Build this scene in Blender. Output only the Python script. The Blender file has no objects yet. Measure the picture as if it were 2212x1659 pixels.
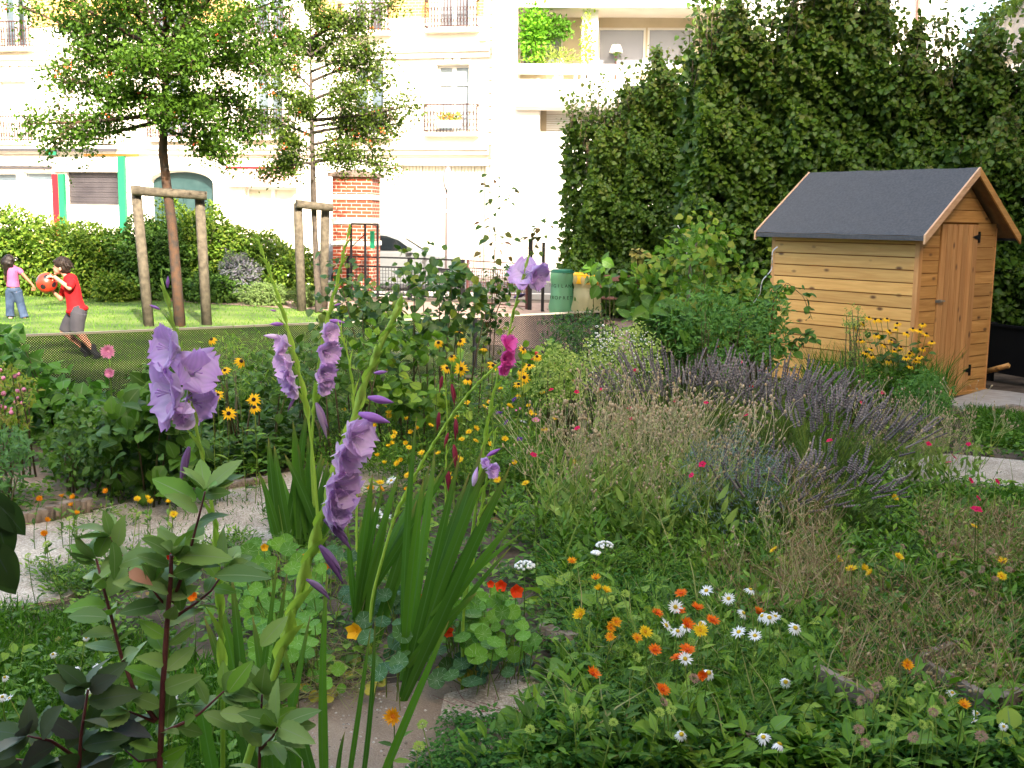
import bpy, math, random
import numpy as np
from mathutils import Matrix, Vector
random.seed(7); rng = np.random.default_rng(11)
S = bpy.context.scene; COL = S.collection
PI = math.pi
# ------------------------------------------------------------------ camera
CH = 1.8; PITCH = 0.1435; ROLL = 0.0157; F = 2445.0; CU, CV = 1106.0, 829.5   # focal length and centre in a 2212 x 1659 view
fwd = np.array([0, math.cos(PITCH), -math.sin(PITCH)]); up0 = np.array([0, math.sin(PITCH), math.cos(PITCH)]); xh = np.array([1.0, 0, 0])
cr, sr = math.cos(ROLL), math.sin(ROLL)
rightv = cr*xh + sr*up0; upv = -sr*xh + cr*up0
cam = bpy.data.cameras.new("camera"); camo = bpy.data.objects.new("camera", cam); COL.objects.link(camo)
cam.sensor_width = 36; cam.lens = 36*F/2212; cam.clip_end = 600; cam.clip_start = .05
M = Matrix(((rightv[0], upv[0], -fwd[0], 0), (rightv[1], upv[1], -fwd[1], 0), (rightv[2], upv[2], -fwd[2], CH), (0, 0, 0, 1)))
camo.matrix_world = M; S.camera = camo
CAM = np.array([0, 0, CH])
# ------------------------------------------------------------------ world and sun
SUN_AZ = math.radians(160); SUN_EL = math.radians(33)
w = bpy.data.worlds.new("World"); S.world = w; w.use_nodes = True
nt = w.node_tree; nt.nodes.clear()
sky = nt.nodes.new('ShaderNodeTexSky'); sky.sky_type = 'NISHITA'; sky.sun_disc = False
sky.sun_elevation = SUN_EL; sky.sun_rotation = SUN_AZ; sky.air_density = 1.0; sky.dust_density = 3.5; sky.ozone_density = .8
bg = nt.nodes.new('ShaderNodeBackground'); bg.inputs[1].default_value = 0.15
wo = nt.nodes.new('ShaderNodeOutputWorld'); wb = nt.nodes.new('ShaderNodeMix'); wb.data_type = 'RGBA'; wb.blend_type = 'MULTIPLY'; wb.inputs[0].default_value = 1; wb.inputs[7].default_value = (1.0, .93, .80, 1)   # camera balanced for the shade
nt.links.new(sky.outputs[0], wb.inputs[6]); nt.links.new(wb.outputs[2], bg.inputs[0]); nt.links.new(bg.outputs[0], wo.inputs[0])
sl = bpy.data.lights.new("sun", 'SUN'); sl.energy = 2.2; sl.angle = math.radians(.5); sl.color = (1, .93, .80)
so = bpy.data.objects.new("sun", sl); COL.objects.link(so)
sd = Vector((math.sin(SUN_AZ)*math.cos(SUN_EL), math.cos(SUN_AZ)*math.cos(SUN_EL), math.sin(SUN_EL)))
so.rotation_euler = sd.to_track_quat('Z', 'Y').to_euler(); so.location = (8, -20, 30)
S.view_settings.view_transform = 'Standard'; S.view_settings.look = 'None'; S.view_settings.gamma = 1
S.view_settings.exposure = 2.92
S.cycles.max_bounces = 6; S.cycles.diffuse_bounces = 4; S.cycles.transparent_max_bounces = 8
S.cycles.transmission_bounces = 3; S.cycles.glossy_bounces = 2
# ------------------------------------------------------------------ pixel helpers (2212 x 1659 view of the photograph)
def ray(u, v):
    d = fwd + rightv*((u-CU)/F) - upv*((v-CV)/F)
    return d
def G(u, v, z=0.0):                 # where the sight line meets the level z
    d = ray(u, v); t = (z-CH)/d[2]; return CAM + d*t
def AT(u, v, y):                    # the point of the sight line at distance y
    d = ray(u, v); return CAM + d*(y/d[1])
def PX(p):
    q = np.asarray(p, float)-CAM; dep = q@fwd
    return CU+F*(q@rightv)/dep, CV-F*(q@upv)/dep
# ------------------------------------------------------------------ objects
def tag(o, label=None, cat=None, group=None, kind=None):
    if label: o['label'] = label
    if cat: o['category'] = cat
    if group: o['group'] = group
    if kind: o['kind'] = kind
    return o
def empty(name, loc=(0, 0, 0), rz=0, label=None, cat=None, group=None):
    o = bpy.data.objects.new(name, None); COL.objects.link(o); o.location = tuple(loc); o.rotation_euler = (0, 0, rz)
    o.empty_display_size = .1
    return tag(o, label, cat, group)
def copy_tree(o, parent=None):
    c = o.copy(); COL.objects.link(c)
    if parent is not None: c.parent = parent
    for ch in list(o.children): copy_tree(ch, c)
    return c
class MB:
    def __init__(s): s.V = []; s.F = []; s.M = []; s.T = []; s.R = []; s.n = 0; s.sm = []
    def add(s, V, F, m=0, tuv=None, rnd=None, smooth=False):
        V = np.asarray(V, float).reshape(-1, 3); n = len(V)
        if isinstance(F, np.ndarray): F = [F]
        for f in F:
            f = np.asarray(f, int)
            if f.ndim == 1: f = f[None]
            s.F.append(f+s.n); s.M.append(np.full(len(f), m)); s.sm.append(np.full(len(f), smooth))
        s.V.append(V); s.T.append(np.zeros((n, 3)) if tuv is None else np.asarray(tuv, float))
        s.R.append(np.full(n, rng.random()) if rnd is None else np.broadcast_to(np.asarray(rnd, float), (n,)))
        s.n += n; return s
    def box(s, a, b, m=0, fr=None, smooth=False, rnd=None):
        x0, y0, z0 = a; x1, y1, z1 = b
        V = np.array([[x0,y0,z0],[x1,y0,z0],[x1,y1,z0],[x0,y1,z0],[x0,y0,z1],[x1,y0,z1],[x1,y1,z1],[x0,y1,z1]], float)
        if fr is not None: V = fr(V)
        return s.add(V, [[0,3,2,1],[4,5,6,7],[0,1,5,4],[1,2,6,5],[2,3,7,6],[3,0,4,7]], m, rnd=rnd)
    def bar(s, p, q, r, seg=8, m=0, r2=None, cap=True, rnd=None):
        return s.tube([p, q], [r, r if r2 is None else r2], seg, m, cap, rnd=rnd)
    def tube(s, P, R, seg=8, m=0, cap=True, smooth=True, rnd=None, flat=1.0):
        P = np.asarray(P, float); n = len(P); R = np.broadcast_to(np.asarray(R, float), (n,))
        T = np.gradient(P, axis=0); T /= np.linalg.norm(T, axis=1)[:, None]+1e-9
        a = np.array([0, 0, 1.0]) if abs(T[0, 2]) < .9 else np.array([1.0, 0, 0])
        X = np.cross(T, a); X /= np.linalg.norm(X, axis=1)[:, None]+1e-9
        Y = np.cross(T, X)
        th = np.arange(seg)*2*PI/seg
        V = P[:, None]+R[:, None, None]*(np.cos(th)[None, :, None]*X[:, None]+flat*np.sin(th)[None, :, None]*Y[:, None])
        V = V.reshape(-1, 3); i = np.arange(n-1)[:, None]*seg; j = np.arange(seg)[None]
        k = (j+1) % seg
        Fq = np.stack([i+j, i+k, i+seg+k, i+seg+j], -1).reshape(-1, 4)
        tuv = np.zeros((n*seg, 3)); tuv[:, 0] = np.tile(th/(2*PI), n); tuv[:, 1] = np.repeat(np.linspace(0, 1, n), seg)
        fs = [Fq]
        s.add(V, fs, m, tuv, rnd, smooth)
        if cap:
            b = s.n-n*seg
            s.F.append(np.array([np.arange(seg)[::-1]+b])); s.M.append(np.array([m])); s.sm.append(np.array([False]))
            s.F.append(np.array([np.arange(seg)+b+(n-1)*seg])); s.M.append(np.array([m])); s.sm.append(np.array([False]))
        return s
    def ell(s, c, r, seg=12, rings=8, m=0, rot=None, rnd=None, fn=None):
        th = np.linspace(0, PI, rings+1); ph = np.arange(seg)*2*PI/seg
        V = np.stack([np.sin(th)[:, None]*np.cos(ph), np.sin(th)[:, None]*np.sin(ph), np.cos(th)[:, None]+0*ph], -1).reshape(-1, 3)
        if fn is not None: V = fn(V)
        V = V*np.asarray(r)
        if rot is not None: V = V@np.asarray(rot).T
        V = V+np.asarray(c); i = np.arange(rings)[:, None]*seg; j = np.arange(seg)[None]; k = (j+1) % seg
        Fq = np.stack([i+j, i+seg+j, i+seg+k, i+k], -1).reshape(-1, 4)
        return s.add(V, [Fq], m, None, rnd, True)
    def scat(s, tpl, Rm, Tp, m=0, rnd=None):          # tpl = (V, F list, tuv); Rm (N,3,3) columns are the axes times scale
        V, Fl, tuv = tpl; N = len(Tp); n = len(V)
        if N == 0: return s
        W = np.einsum('nij,vj->nvi', Rm, V)+np.asarray(Tp)[:, None]
        off = (np.arange(N)*n)[:, None, None]
        fs = [(np.asarray(f)[None]+off).reshape(-1, np.asarray(f).shape[1]) for f in Fl]
        r = rng.random(N) if rnd is None else np.asarray(rnd)
        return s.add(W.reshape(-1, 3), fs, m, np.tile(tuv, (N, 1)), np.repeat(r, n), True)
    def obj(s, name, mats, parent=None, loc=None, label=None, cat=None, group=None, kind=None):
        me = bpy.data.meshes.new(name)
        V = np.concatenate(s.V) if s.V else np.zeros((0, 3))
        nf = sum(len(f) for f in s.F); sizes = np.concatenate([np.full(len(f), f.shape[1]) for f in s.F]) if s.F else np.zeros(0, int)
        loops = np.concatenate([f.ravel() for f in s.F]) if s.F else np.zeros(0, int)
        me.vertices.add(len(V)); me.vertices.foreach_set('co', V.ravel().astype(np.float32))
        me.loops.add(len(loops)); me.loops.foreach_set('vertex_index', loops.astype(np.int32))
        me.polygons.add(nf); st = np.concatenate([[0], np.cumsum(sizes)[:-1]])
        me.polygons.foreach_set('loop_start', st.astype(np.int32))
        me.polygons.foreach_set('loop_total', sizes.astype(np.int32))
        me.polygons.foreach_set('material_index', np.concatenate(s.M).astype(np.int32))
        me.polygons.foreach_set('use_smooth', np.concatenate(s.sm).astype(bool))
        a = me.attributes.new('rnd', 'FLOAT', 'POINT'); a.data.foreach_set('value', np.concatenate(s.R).astype(np.float32))
        a = me.attributes.new('tuv', 'FLOAT_VECTOR', 'POINT'); a.data.foreach_set('vector', np.concatenate(s.T).ravel().astype(np.float32))
        for mm in (mats if isinstance(mats, (list, tuple)) else [mats]): me.materials.append(mm)
        me.update(calc_edges=True)
        o = bpy.data.objects.new(name, me); COL.objects.link(o)
        if parent is not None: o.parent = parent
        if loc is not None: o.location = tuple(loc)
        return tag(o, label, cat, group, kind)
def nrm(a): a = np.asarray(a, float); return a/(np.linalg.norm(a, axis=-1, keepdims=True)+1e-9)
def frames(D, Nn, sx, sy=None, sz=None):              # axes: y along D, z close to Nn
    y = nrm(D); x = nrm(np.cross(y, Nn)); z = np.cross(x, y)
    sx = np.broadcast_to(sx, len(y)); sy = sx if sy is None else np.broadcast_to(sy, len(y)); sz = sx if sz is None else np.broadcast_to(sz, len(y))
    return np.stack([x*sx[:, None], y*sy[:, None], z*sz[:, None]], -1)
def rdir(N, zmin=-1, zmax=1):
    z = rng.uniform(zmin, zmax, N); p = rng.uniform(0, 2*PI, N); r = np.sqrt(1-z*z)
    return np.stack([r*np.cos(p), r*np.sin(p), z], -1)
# leaf templates: blade along +y of length 1, half width w, folded along the midrib, bent down
def leaf(n=4, w=.3, fold=.25, bend=.25, tip=.6, ser=0.0, stalk=0.0):
    t = np.linspace(0, 1, n+1); prof = w*np.sin(PI*np.clip(t**tip, 0, 1))**.8*(1-.0*t); prof[0] = .012; prof[-1] = .004
    if ser: prof = prof*(1+ser*np.where(np.arange(n+1) % 2, 1, -1)); prof[0] = .012; prof[-1] = .004
    y = stalk+t*(1-stalk); zc = -bend*y**2
    L = np.stack([-prof, y, zc+fold*prof], -1); C = np.stack([0*t, y, zc], -1); Rr = np.stack([prof, y, zc+fold*prof], -1)
    V = np.concatenate([L, C, Rr]); m = n+1; i = np.arange(n)
    Fa = np.stack([i, m+i, m+i+1, i+1], -1); Fb = np.stack([m+i, 2*m+i, 2*m+i+1, m+i+1], -1)
    tuv = np.concatenate([np.stack([0*t-1, t, 0*t], -1), np.stack([0*t, t, 0*t], -1), np.stack([0*t+1, t, 0*t], -1)])
    return V, [np.concatenate([Fa, Fb])], tuv
def diamond(w=.35, fold=.2, bend=.15):
    V = np.array([[0, 0, 0], [w, .45, fold*w], [0, 1, -bend], [-w, .45, fold*w]]); tuv = np.array([[0, 0, 0], [1, .5, 0], [0, 1, 0], [-1, .5, 0]], float)
    return V, [np.array([[0, 1, 2], [0, 2, 3]])], tuv
def blade(n=4, w=.02, bend=.5, fold=.0):              # grass or sword blade along +y, height 1, bending towards +z
    t = np.linspace(0, 1, n+1); ww = w*(1-t**2.2)**.9+.0005; z = bend*t**2
    y = t*(1-.35*bend*t); L = np.stack([-ww, y, z+fold*ww], -1); Rr = np.stack([ww, y, z+fold*ww], -1); C = np.stack([0*t, y, z], -1)
    V = np.concatenate([L, C, Rr]); m = n+1; i = np.arange(n)
    Fa = np.stack([i, m+i, m+i+1, i+1], -1); Fb = np.stack([m+i, 2*m+i, 2*m+i+1, m+i+1], -1)
    tuv = np.concatenate([np.stack([0*t-1, t, 0*t], -1), np.stack([0*t, t, 0*t], -1), np.stack([0*t+1, t, 0*t], -1)])
    return V, [np.concatenate([Fa, Fb])], tuv
def stemt(n=3, r=.01, bend=.12, seg=3):
    mb = MB(); t = np.linspace(0, 1, n+1); mb.tube(np.stack([0*t, t, bend*t*t], -1), r*(1-.5*t), seg, cap=False)
    return np.concatenate(mb.V), mb.F, np.concatenate(mb.T)
def ballt(r=1.0, seg=6, rings=4, sy=1.0):
    mb = MB(); mb.ell((0, 0, 0), (r, r*sy, r), seg, rings); return np.concatenate(mb.V), mb.F, np.concatenate(mb.T)
def roundleaf(seg=12, dish=.12, wob=.05):
    th = np.arange(seg)*2*PI/seg; r = 1+wob*np.sin(5*th+.5)
    V = [[0, 0, 0]]; T = [[0, 0, 0]]
    for q, zz in ((.5, .35*dish), (1, dish)):
        for a, b in zip(th, r): V.append([q*b*math.cos(a), q*b*math.sin(a), zz+.04*math.sin(5*a)*q]); T.append([a/(2*PI), q, 1])
    V = np.array(V); j = np.arange(seg); k = (j+1) % seg
    return V, [np.stack([0*j, 1+j, 1+k], -1), np.stack([1+j, 1+seg+j, 1+seg+k, 1+k], -1)], np.array(T)
LEAF2 = diamond(); LEAF_O = leaf(3, .32, .3, .25); LEAF_OV = leaf(4, .42, .25, .3, .75); LEAF_L = leaf(3, .17, .2, .25, .8); LEAF_NAR = leaf(2, .07, .1, .2, .9)
# ------------------------------------------------------------------ materials
MC = {}
def mat(name, col, rough=.8, var=.0, scale=8, col2=None, bump=0, bscale=60, metal=0, spec=.3, emit=None, trans=0, detail=4):
    if name in MC: return MC[name]
    m = bpy.data.materials.new(name); m.use_nodes = True; n = m.node_tree; p = n.nodes['Principled BSDF']; L = n.links
    p.inputs['Roughness'].default_value = rough; p.inputs['Metallic'].default_value = metal; p.inputs['Specular IOR Level'].default_value = spec
    p.inputs['Base Color'].default_value = (*col, 1)
    if trans: p.inputs['Transmission Weight'].default_value = trans
    if col2 is not None or bump:
        tc = n.nodes.new('ShaderNodeTexCoord')
    if col2 is not None:
        ns = n.nodes.new('ShaderNodeTexNoise'); ns.inputs['Scale'].default_value = scale; ns.inputs['Detail'].default_value = detail
        rp = n.nodes.new('ShaderNodeValToRGB'); rp.color_ramp.elements[0].position = .35; rp.color_ramp.elements[1].position = .65
        rp.color_ramp.elements[0].color = (*col, 1); rp.color_ramp.elements[1].color = (*col2, 1)
        L.new(tc.outputs['Object'], ns.inputs['Vector']); L.new(ns.outputs['Fac'], rp.inputs[0]); L.new(rp.outputs[0], p.inputs['Base Color'])
    if bump:
        nb = n.nodes.new('ShaderNodeTexNoise'); nb.inputs['Scale'].default_value = bscale; nb.inputs['Detail'].default_value = 6
        bp = n.nodes.new('ShaderNodeBump'); bp.inputs['Strength'].default_value = bump; bp.inputs['Distance'].default_value = .01
        L.new(tc.outputs['Object'], nb.inputs['Vector']); L.new(nb.outputs['Fac'], bp.inputs['Height']); L.new(bp.outputs[0], p.inputs['Normal'])
    MC[name] = m; return m
def lmat(name, cols, rough=.5, transl=.35, vein=None, vw=.1, spec=.35, edge=None, radial=False, tip=None, tpow=2.0, ribs=0):
    """leaf or petal: colour varies from leaf to leaf (rnd), optional pale midrib, thin and translucent"""
    if name in MC: return MC[name]
    m = bpy.data.materials.new(name); m.use_nodes = True; n = m.node_tree; p = n.nodes['Principled BSDF']; L = n.links; out = n.nodes['Material Output']
    p.inputs['Roughness'].default_value = min(1, rough+.08); p.inputs['Specular IOR Level'].default_value = spec*.65
    a = n.nodes.new('ShaderNodeAttribute'); a.attribute_name = 'rnd'
    rp = n.nodes.new('ShaderNodeValToRGB'); els = rp.color_ramp.elements
    while len(els) < len(cols): els.new(.5)
    cols = [(c[0]*1.12+.004, c[1]*1.30, c[2]*.55) if c[1] > c[0]*1.05 and c[1] > c[2]*1.25 else c for c in cols]
    for i, c in enumerate(cols): els[i].position = i/(max(1, len(cols)-1)); els[i].color = (*c, 1)
    L.new(a.outputs['Fac'], rp.inputs[0]); cur = rp.outputs[0]
    t = n.nodes.new('ShaderNodeAttribute'); t.attribute_name = 'tuv'; sp = n.nodes.new('ShaderNodeSeparateXYZ'); L.new(t.outputs['Vector'], sp.inputs[0])
    def mix(fac, cc):
        nonlocal cur
        mx = n.nodes.new('ShaderNodeMix'); mx.data_type = 'RGBA'; L.new(fac, mx.inputs[0]); L.new(cur, mx.inputs[6]); mx.inputs[7].default_value = (*cc, 1); cur = mx.outputs[2]
    def math_(op, x, y=None, c=None):
        q = n.nodes.new('ShaderNodeMath'); q.operation = op; q.use_clamp = False
        for i, s_ in enumerate((x, y)):
            if s_ is None: continue
            if isinstance(s_, (int, float)): q.inputs[i].default_value = s_
            else: L.new(s_, q.inputs[i])
        return q.outputs[0]
    if radial and vein:
        f = math_('ABSOLUTE', math_('SUBTRACT', math_('FRACT', math_('MULTIPLY', sp.outputs[0], 8.0)), .5))
        f = math_('LESS_THAN', math_('MULTIPLY', f, math_('ADD', sp.outputs[1], .05)), .022)
        f = math_('MULTIPLY', f, .5); mix(f, vein)
    elif vein:
        f = math_('LESS_THAN', math_('ABSOLUTE', sp.outputs[0]), vw); f = math_('MULTIPLY', f, .75); mix(f, vein)
    if tip:
        f = math_('POWER', sp.outputs[1], tpow); f = math_('MINIMUM', f, 1.0); f = math_('MAXIMUM', f, 0.0); mix(f, tip)
    if ribs:
        f = math_('MULTIPLY', math_('ADD', math_('SINE', math_('MULTIPLY', sp.outputs[0], ribs)), 1.0), .16 if cols[0][1] > cols[0][0] else .07)
        mx = n.nodes.new('ShaderNodeMix'); mx.data_type = 'RGBA'; mx.blend_type = 'MULTIPLY'; L.new(f, mx.inputs[0]); L.new(cur, mx.inputs[6]); mx.inputs[7].default_value = (.35, .35, .4, 1); cur = mx.outputs[2]
    L.new(cur, p.inputs['Base Color'])
    if transl:
        tr = n.nodes.new('ShaderNodeBsdfTranslucent'); ms = n.nodes.new('ShaderNodeMixShader'); ms.inputs[0].default_value = transl*.8
        br = n.nodes.new('ShaderNodeMix'); br.data_type = 'RGBA'; br.blend_type = 'MULTIPLY'; br.inputs[0].default_value = 1; L.new(cur, br.inputs[6]); br.inputs[7].default_value = (1.25, 1.35, .8, 1)
        L.new(br.outputs[2] if len(cols[0]) and cols[0][1] > cols[0][0] and cols[0][1] > cols[0][2] else cur, tr.inputs[0])
        L.new(p.outputs[0], ms.inputs[1]); L.new(tr.outputs[0], ms.inputs[2]); L.new(ms.outputs[0], out.inputs[0])
    MC[name] = m; return m
def ordinal(i):
    w_ = ['first', 'second', 'third', 'fourth', 'fifth', 'sixth', 'seventh', 'eighth', 'ninth', 'tenth', 'eleventh', 'twelfth', 'thirteenth', 'fourteenth', 'fifteenth', 'sixteenth', 'seventeenth', 'eighteenth', 'nineteenth', 'twentieth']
    if i < 20: return w_[i]
    n_ = i+1; sfx = 'th' if 10 <= n_ % 100 <= 20 else {1: 'st', 2: 'nd', 3: 'rd'}.get(n_ % 10, 'th'); return f'{n_}{sfx}'
def label_row(objs, fmt):           # one distinct label each, by place from left to right
    objs = sorted(objs, key=lambda o: PX(o.location)[0])
    for i, o in enumerate(objs):
        o['label'] = fmt.format(o=ordinal(i), d=o.get('_d', ''))
        if '_d' in o: del o['_d']
# ================================================================== SETTING: ground, lawn, paths, street
def gpoly(name, pts, z, m, kind='structure', sub=0, thick=0):
    mb = MB(); P = np.array([[p[0], p[1], z] for p in pts]); n = len(P)
    if thick:
        Q = P.copy(); Q[:, 2] -= thick; mb.add(np.concatenate([P, Q]), [np.arange(n)]+[np.array([i, i+n, (i+1) % n+n, (i+1) % n]) for i in range(n)])
    else: mb.add(P, [np.arange(n)])
    return mb.obj(name, m, kind=kind)
def ccw(P):
    a = sum(P[i][0]*P[(i+1) % len(P)][1]-P[(i+1) % len(P)][0]*P[i][1] for i in range(len(P)))
    return P if a > 0 else P[::-1]
def inpoly(X, Y, P):
    ins = np.zeros(len(X), bool); n = len(P)
    for i in range(n):
        x0, y0 = P[i][:2]; x1, y1 = P[(i+1) % n][:2]
        c = ((y0 > Y) != (y1 > Y)) & (X < (x1-x0)*(Y-y0)/(y1-y0+1e-12)+x0); ins ^= c
    return ins
M_soil = mat('soil', (.045, .030, .02), .95, col2=(.15, .11, .078), scale=3.0, bump=.8, bscale=45, detail=9)
M_turf = mat('turf', (.035, .075, .012), .95, col2=(.13, .18, .035), scale=.9, bump=.5, bscale=60)  # yellowish patches, contrast raised to paint dappled tree shade into the colour
def gravelmat(name, c1, c2, c3, sc=220):
    m = bpy.data.materials.new(name); m.use_nodes = True; n = m.node_tree; p = n.nodes['Principled BSDF']; L = n.links; p.inputs['Roughness'].default_value = .85
    tc = n.nodes.new('ShaderNodeTexCoord'); vo = n.nodes.new('ShaderNodeTexVoronoi'); vo.inputs['Scale'].default_value = sc
    rp = n.nodes.new('ShaderNodeValToRGB'); rp.color_ramp.elements[0].color = (*c1, 1); rp.color_ramp.elements[1].color = (*c2, 1)
    e = rp.color_ramp.elements.new(.75); e.color = (*c3, 1)
    sx = n.nodes.new('ShaderNodeSeparateColor'); L.new(tc.outputs['Object'], vo.inputs['Vector']); L.new(vo.outputs['Color'], sx.inputs[0]); L.new(sx.outputs[0], rp.inputs[0])
    ns = n.nodes.new('ShaderNodeTexNoise'); ns.inputs['Scale'].default_value = 2.2; ns.inputs['Detail'].default_value = 8; L.new(tc.outputs['Object'], ns.inputs['Vector'])
    mx = n.nodes.new('ShaderNodeMix'); mx.data_type = 'RGBA'; mx.blend_type = 'MULTIPLY'; mx.inputs[0].default_value = .55
    r2 = n.nodes.new('ShaderNodeValToRGB'); r2.color_ramp.elements[0].position = .38; r2.color_ramp.elements[1].position = .6; r2.color_ramp.elements[0].color = (.42, .36, .30, 1); r2.color_ramp.elements[1].color = (1, 1, 1, 1)
    L.new(ns.outputs['Fac'], r2.inputs[0]); L.new(rp.outputs[0], mx.inputs[6]); L.new(r2.outputs[0], mx.inputs[7]); L.new(mx.outputs[2], p.inputs['Base Color'])
    bp = n.nodes.new('ShaderNodeBump'); bp.inputs['Strength'].default_value = .7; bp.inputs['Distance'].default_value = .006; L.new(vo.outputs['Distance'], bp.inputs['Height']); L.new(bp.outputs[0], p.inputs['Normal'])
    return m
M_slab = gravelmat('pebble_concrete', (.36, .29, .22), (.74, .66, .55), (.56, .48, .38), 130)
M_sand = gravelmat('sand', (.30, .21, .14), (.44, .33, .24), (.38, .28, .19), 320)
M_path = mat('pink_path', (.24, .155, .12), .9, col2=(.31, .215, .17), scale=6, bump=.3, bscale=90)
M_asph = mat('asphalt', (.055, .055, .058), .9, col2=(.075, .075, .078), scale=14, bump=.3, bscale=200)
M_conc = mat('concrete', (.42, .39, .35), .9, col2=(.34, .31, .28), scale=9, bump=.3, bscale=120)
gpoly('ground', [(-150, -60), (150, -60), (150, 300), (-150, 300)], 0, M_soil)
# lawn behind the low fence (left) with its path and planted strip
FL0 = np.array([-4.9, 10.0]); FL1 = np.array([1.05, 14.1])        # run of the low mesh fence
L_far = [G(-700, 640)[:2], G(0, 634)[:2], G(160, 637)[:2], G(420, 655)[:2], G(700, 671)[:2], G(900, 680)[:2], G(1060, 697)[:2], (-.4, 16.4)]
lawnP = ccw([(-14, 8), (FL0[0]-.3, FL0[1]-.1), (FL0[0], FL0[1]+.15), (FL1[0]-1.2, FL1[1]-.7)]+[tuple(p) for p in L_far[::-1]])
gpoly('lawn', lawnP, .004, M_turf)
pathP = ccw([tuple(p) for p in L_far]+[(2.6, 14.6), (4.2, 18.5), (2.2, 24), tuple(G(1200, 655)[:2]), tuple(G(760, 652)[:2]), tuple(G(420, 640)[:2]), tuple(G(160, 622)[:2]), tuple(G(0, 620)[:2]), tuple(G(-700, 622)[:2])])
gpoly('path', pathP, .008, M_path)
gpoly('street', [(-60, 26.6), (60, 26.6), (60, 33.5), (-60, 33.5)], .004, M_asph)
mbp = MB(); mbp.box((-60, 33.5, 0), (60, 50, .13)); mbp.box((-60, 26.2, 0), (60, 26.6, .12)); mbp.obj('pavement', mat('pavement_stone', (.38, .36, .33), .9, col2=(.44, .42, .39), scale=5), kind='structure')
# garden paths of pebbled concrete, laid as slabs
slabA = ccw([tuple(G(*p)[:2]) for p in ((-260, 1190), (0, 1148), (190, 1112), (330, 1080), (480, 1052), (700, 1010), (900, 980), (960, 1030), (740, 1080), (610, 1120), (590, 1180), (480, 1200), (300, 1225), (140, 1300), (-20, 1330), (-260, 1420))])
gpoly('garden_path', slabA, .02, M_slab, thick=.03)
slabB = ccw([tuple(G(*p)[:2]) for p in ((1900, 1000), (2050, 985), (2230, 1002), (2420, 1010), (2420, 1090), (2230, 1062), (2080, 1048), (1950, 1062), (1880, 1040))])
gpoly('garden_path', slabB, .02, M_slab, thick=.03)
slabC = ccw([tuple(G(*p)[:2]) for p in ((960, 1510), (1090, 1478), (1230, 1478), (1290, 1520), (1250, 1590), (1150, 1612), (1040, 1590), (950, 1560))])
gpoly('garden_path', slabC, .02, M_slab, thick=.03)
sandP = ccw([tuple(G(*p)[:2]) for p in ((560, 1560), (660, 1510), (820, 1480), (960, 1468), (1130, 1452), (1330, 1490), (1280, 1600), (1150, 1700), (900, 1900), (500, 1900), (500, 1700))])
gpoly('sand', sandP, .004, M_sand)
soilP = ccw([tuple(G(*p)[:2]) for p in ((-40, 1040), (150, 985), (260, 1010), (300, 1085), (160, 1108), (0, 1140), (-100, 1150))])
gpoly('bare_soil', soilP, .006, M_sand)
PATHS = [slabA, slabB, slabC, sandP]
# ================================================================== FACADES
def planeframe(P0, yaw):
    e = np.array([math.cos(yaw), math.sin(yaw), 0]); n = np.array([math.sin(yaw), -math.cos(yaw), 0])   # n towards the camera
    P0 = np.array([P0[0], P0[1], 0.0])
    fr = lambda V: P0+V[:, :1]*e+V[:, 1:2]*n+V[:, 2:3]*np.array([0, 0, 1.0])
    def fp(u, v, off=0):
        d = ray(u, v); q = P0+n*off-CAM; t = (q@n)/(d@n); p = CAM+d*t
        return float((p-P0)@e), float(p[2])
    return fr, fp, e, n
def holes(mb, s0, s1, z0, z1, rects, fr, m=0, off=0, mfn=None):
    ss = sorted({s0, s1} | {min(max(r[k], s0), s1) for r in rects for k in (0, 1)}); zz = sorted({z0, z1} | {min(max(r[k], z0), z1) for r in rects for k in (2, 3)})
    for a, b in zip(ss, ss[1:]):
        for c, d in zip(zz, zz[1:]):
            x, y = (a+b)/2, (c+d)/2
            if b-a < 1e-5 or d-c < 1e-5 or any(r[0] < x < r[1] and r[2] < y < r[3] for r in rects): continue
            mb.add(fr(np.array([[a, off, c], [b, off, c], [b, off, d], [a, off, d]])), [[0, 1, 2, 3]], m if mfn is None else mfn(x, y))
M_stone = bpy.data.materials.new('pale_stone'); M_stone.use_nodes = True
def _stone():
    n = M_stone.node_tree; p = n.nodes['Principled BSDF']; L = n.links; p.inputs['Roughness'].default_value = .85
    tc = n.nodes.new('ShaderNodeTexCoord'); sp = n.nodes.new('ShaderNodeSeparateXYZ'); L.new(tc.outputs['Object'], sp.inputs[0])
    def mt(op, a, b):
        q = n.nodes.new('ShaderNodeMath'); q.operation = op
        for i, s_ in enumerate((a, b)):
            if isinstance(s_, (int, float)): q.inputs[i].default_value = s_
            else: L.new(s_, q.inputs[i])
        return q.outputs[0]
    f = mt('LESS_THAN', mt('FRACT', mt('DIVIDE', sp.outputs[2], .43), 0), .055)
    ns = n.nodes.new('ShaderNodeTexNoise'); ns.inputs['Scale'].default_value = .8; ns.inputs['Detail'].default_value = 8; L.new(tc.outputs['Object'], ns.inputs['Vector'])
    rp = n.nodes.new('ShaderNodeValToRGB'); rp.color_ramp.elements[0].position = .3; rp.color_ramp.elements[1].position = .62; rp.color_ramp.elements[0].color = (.60, .53, .43, 1); rp.color_ramp.elements[1].color = (.74, .69, .61, 1); L.new(ns.outputs['Fac'], rp.inputs[0])
    mx = n.nodes.new('ShaderNodeMix'); mx.data_type = 'RGBA'; L.new(f, mx.inputs[0]); L.new(rp.outputs[0], mx.inputs[6]); mx.inputs[7].default_value = (.26, .13, .06, 1); L.new(mx.outputs[2], p.inputs['Base Color'])
_stone()
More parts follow.
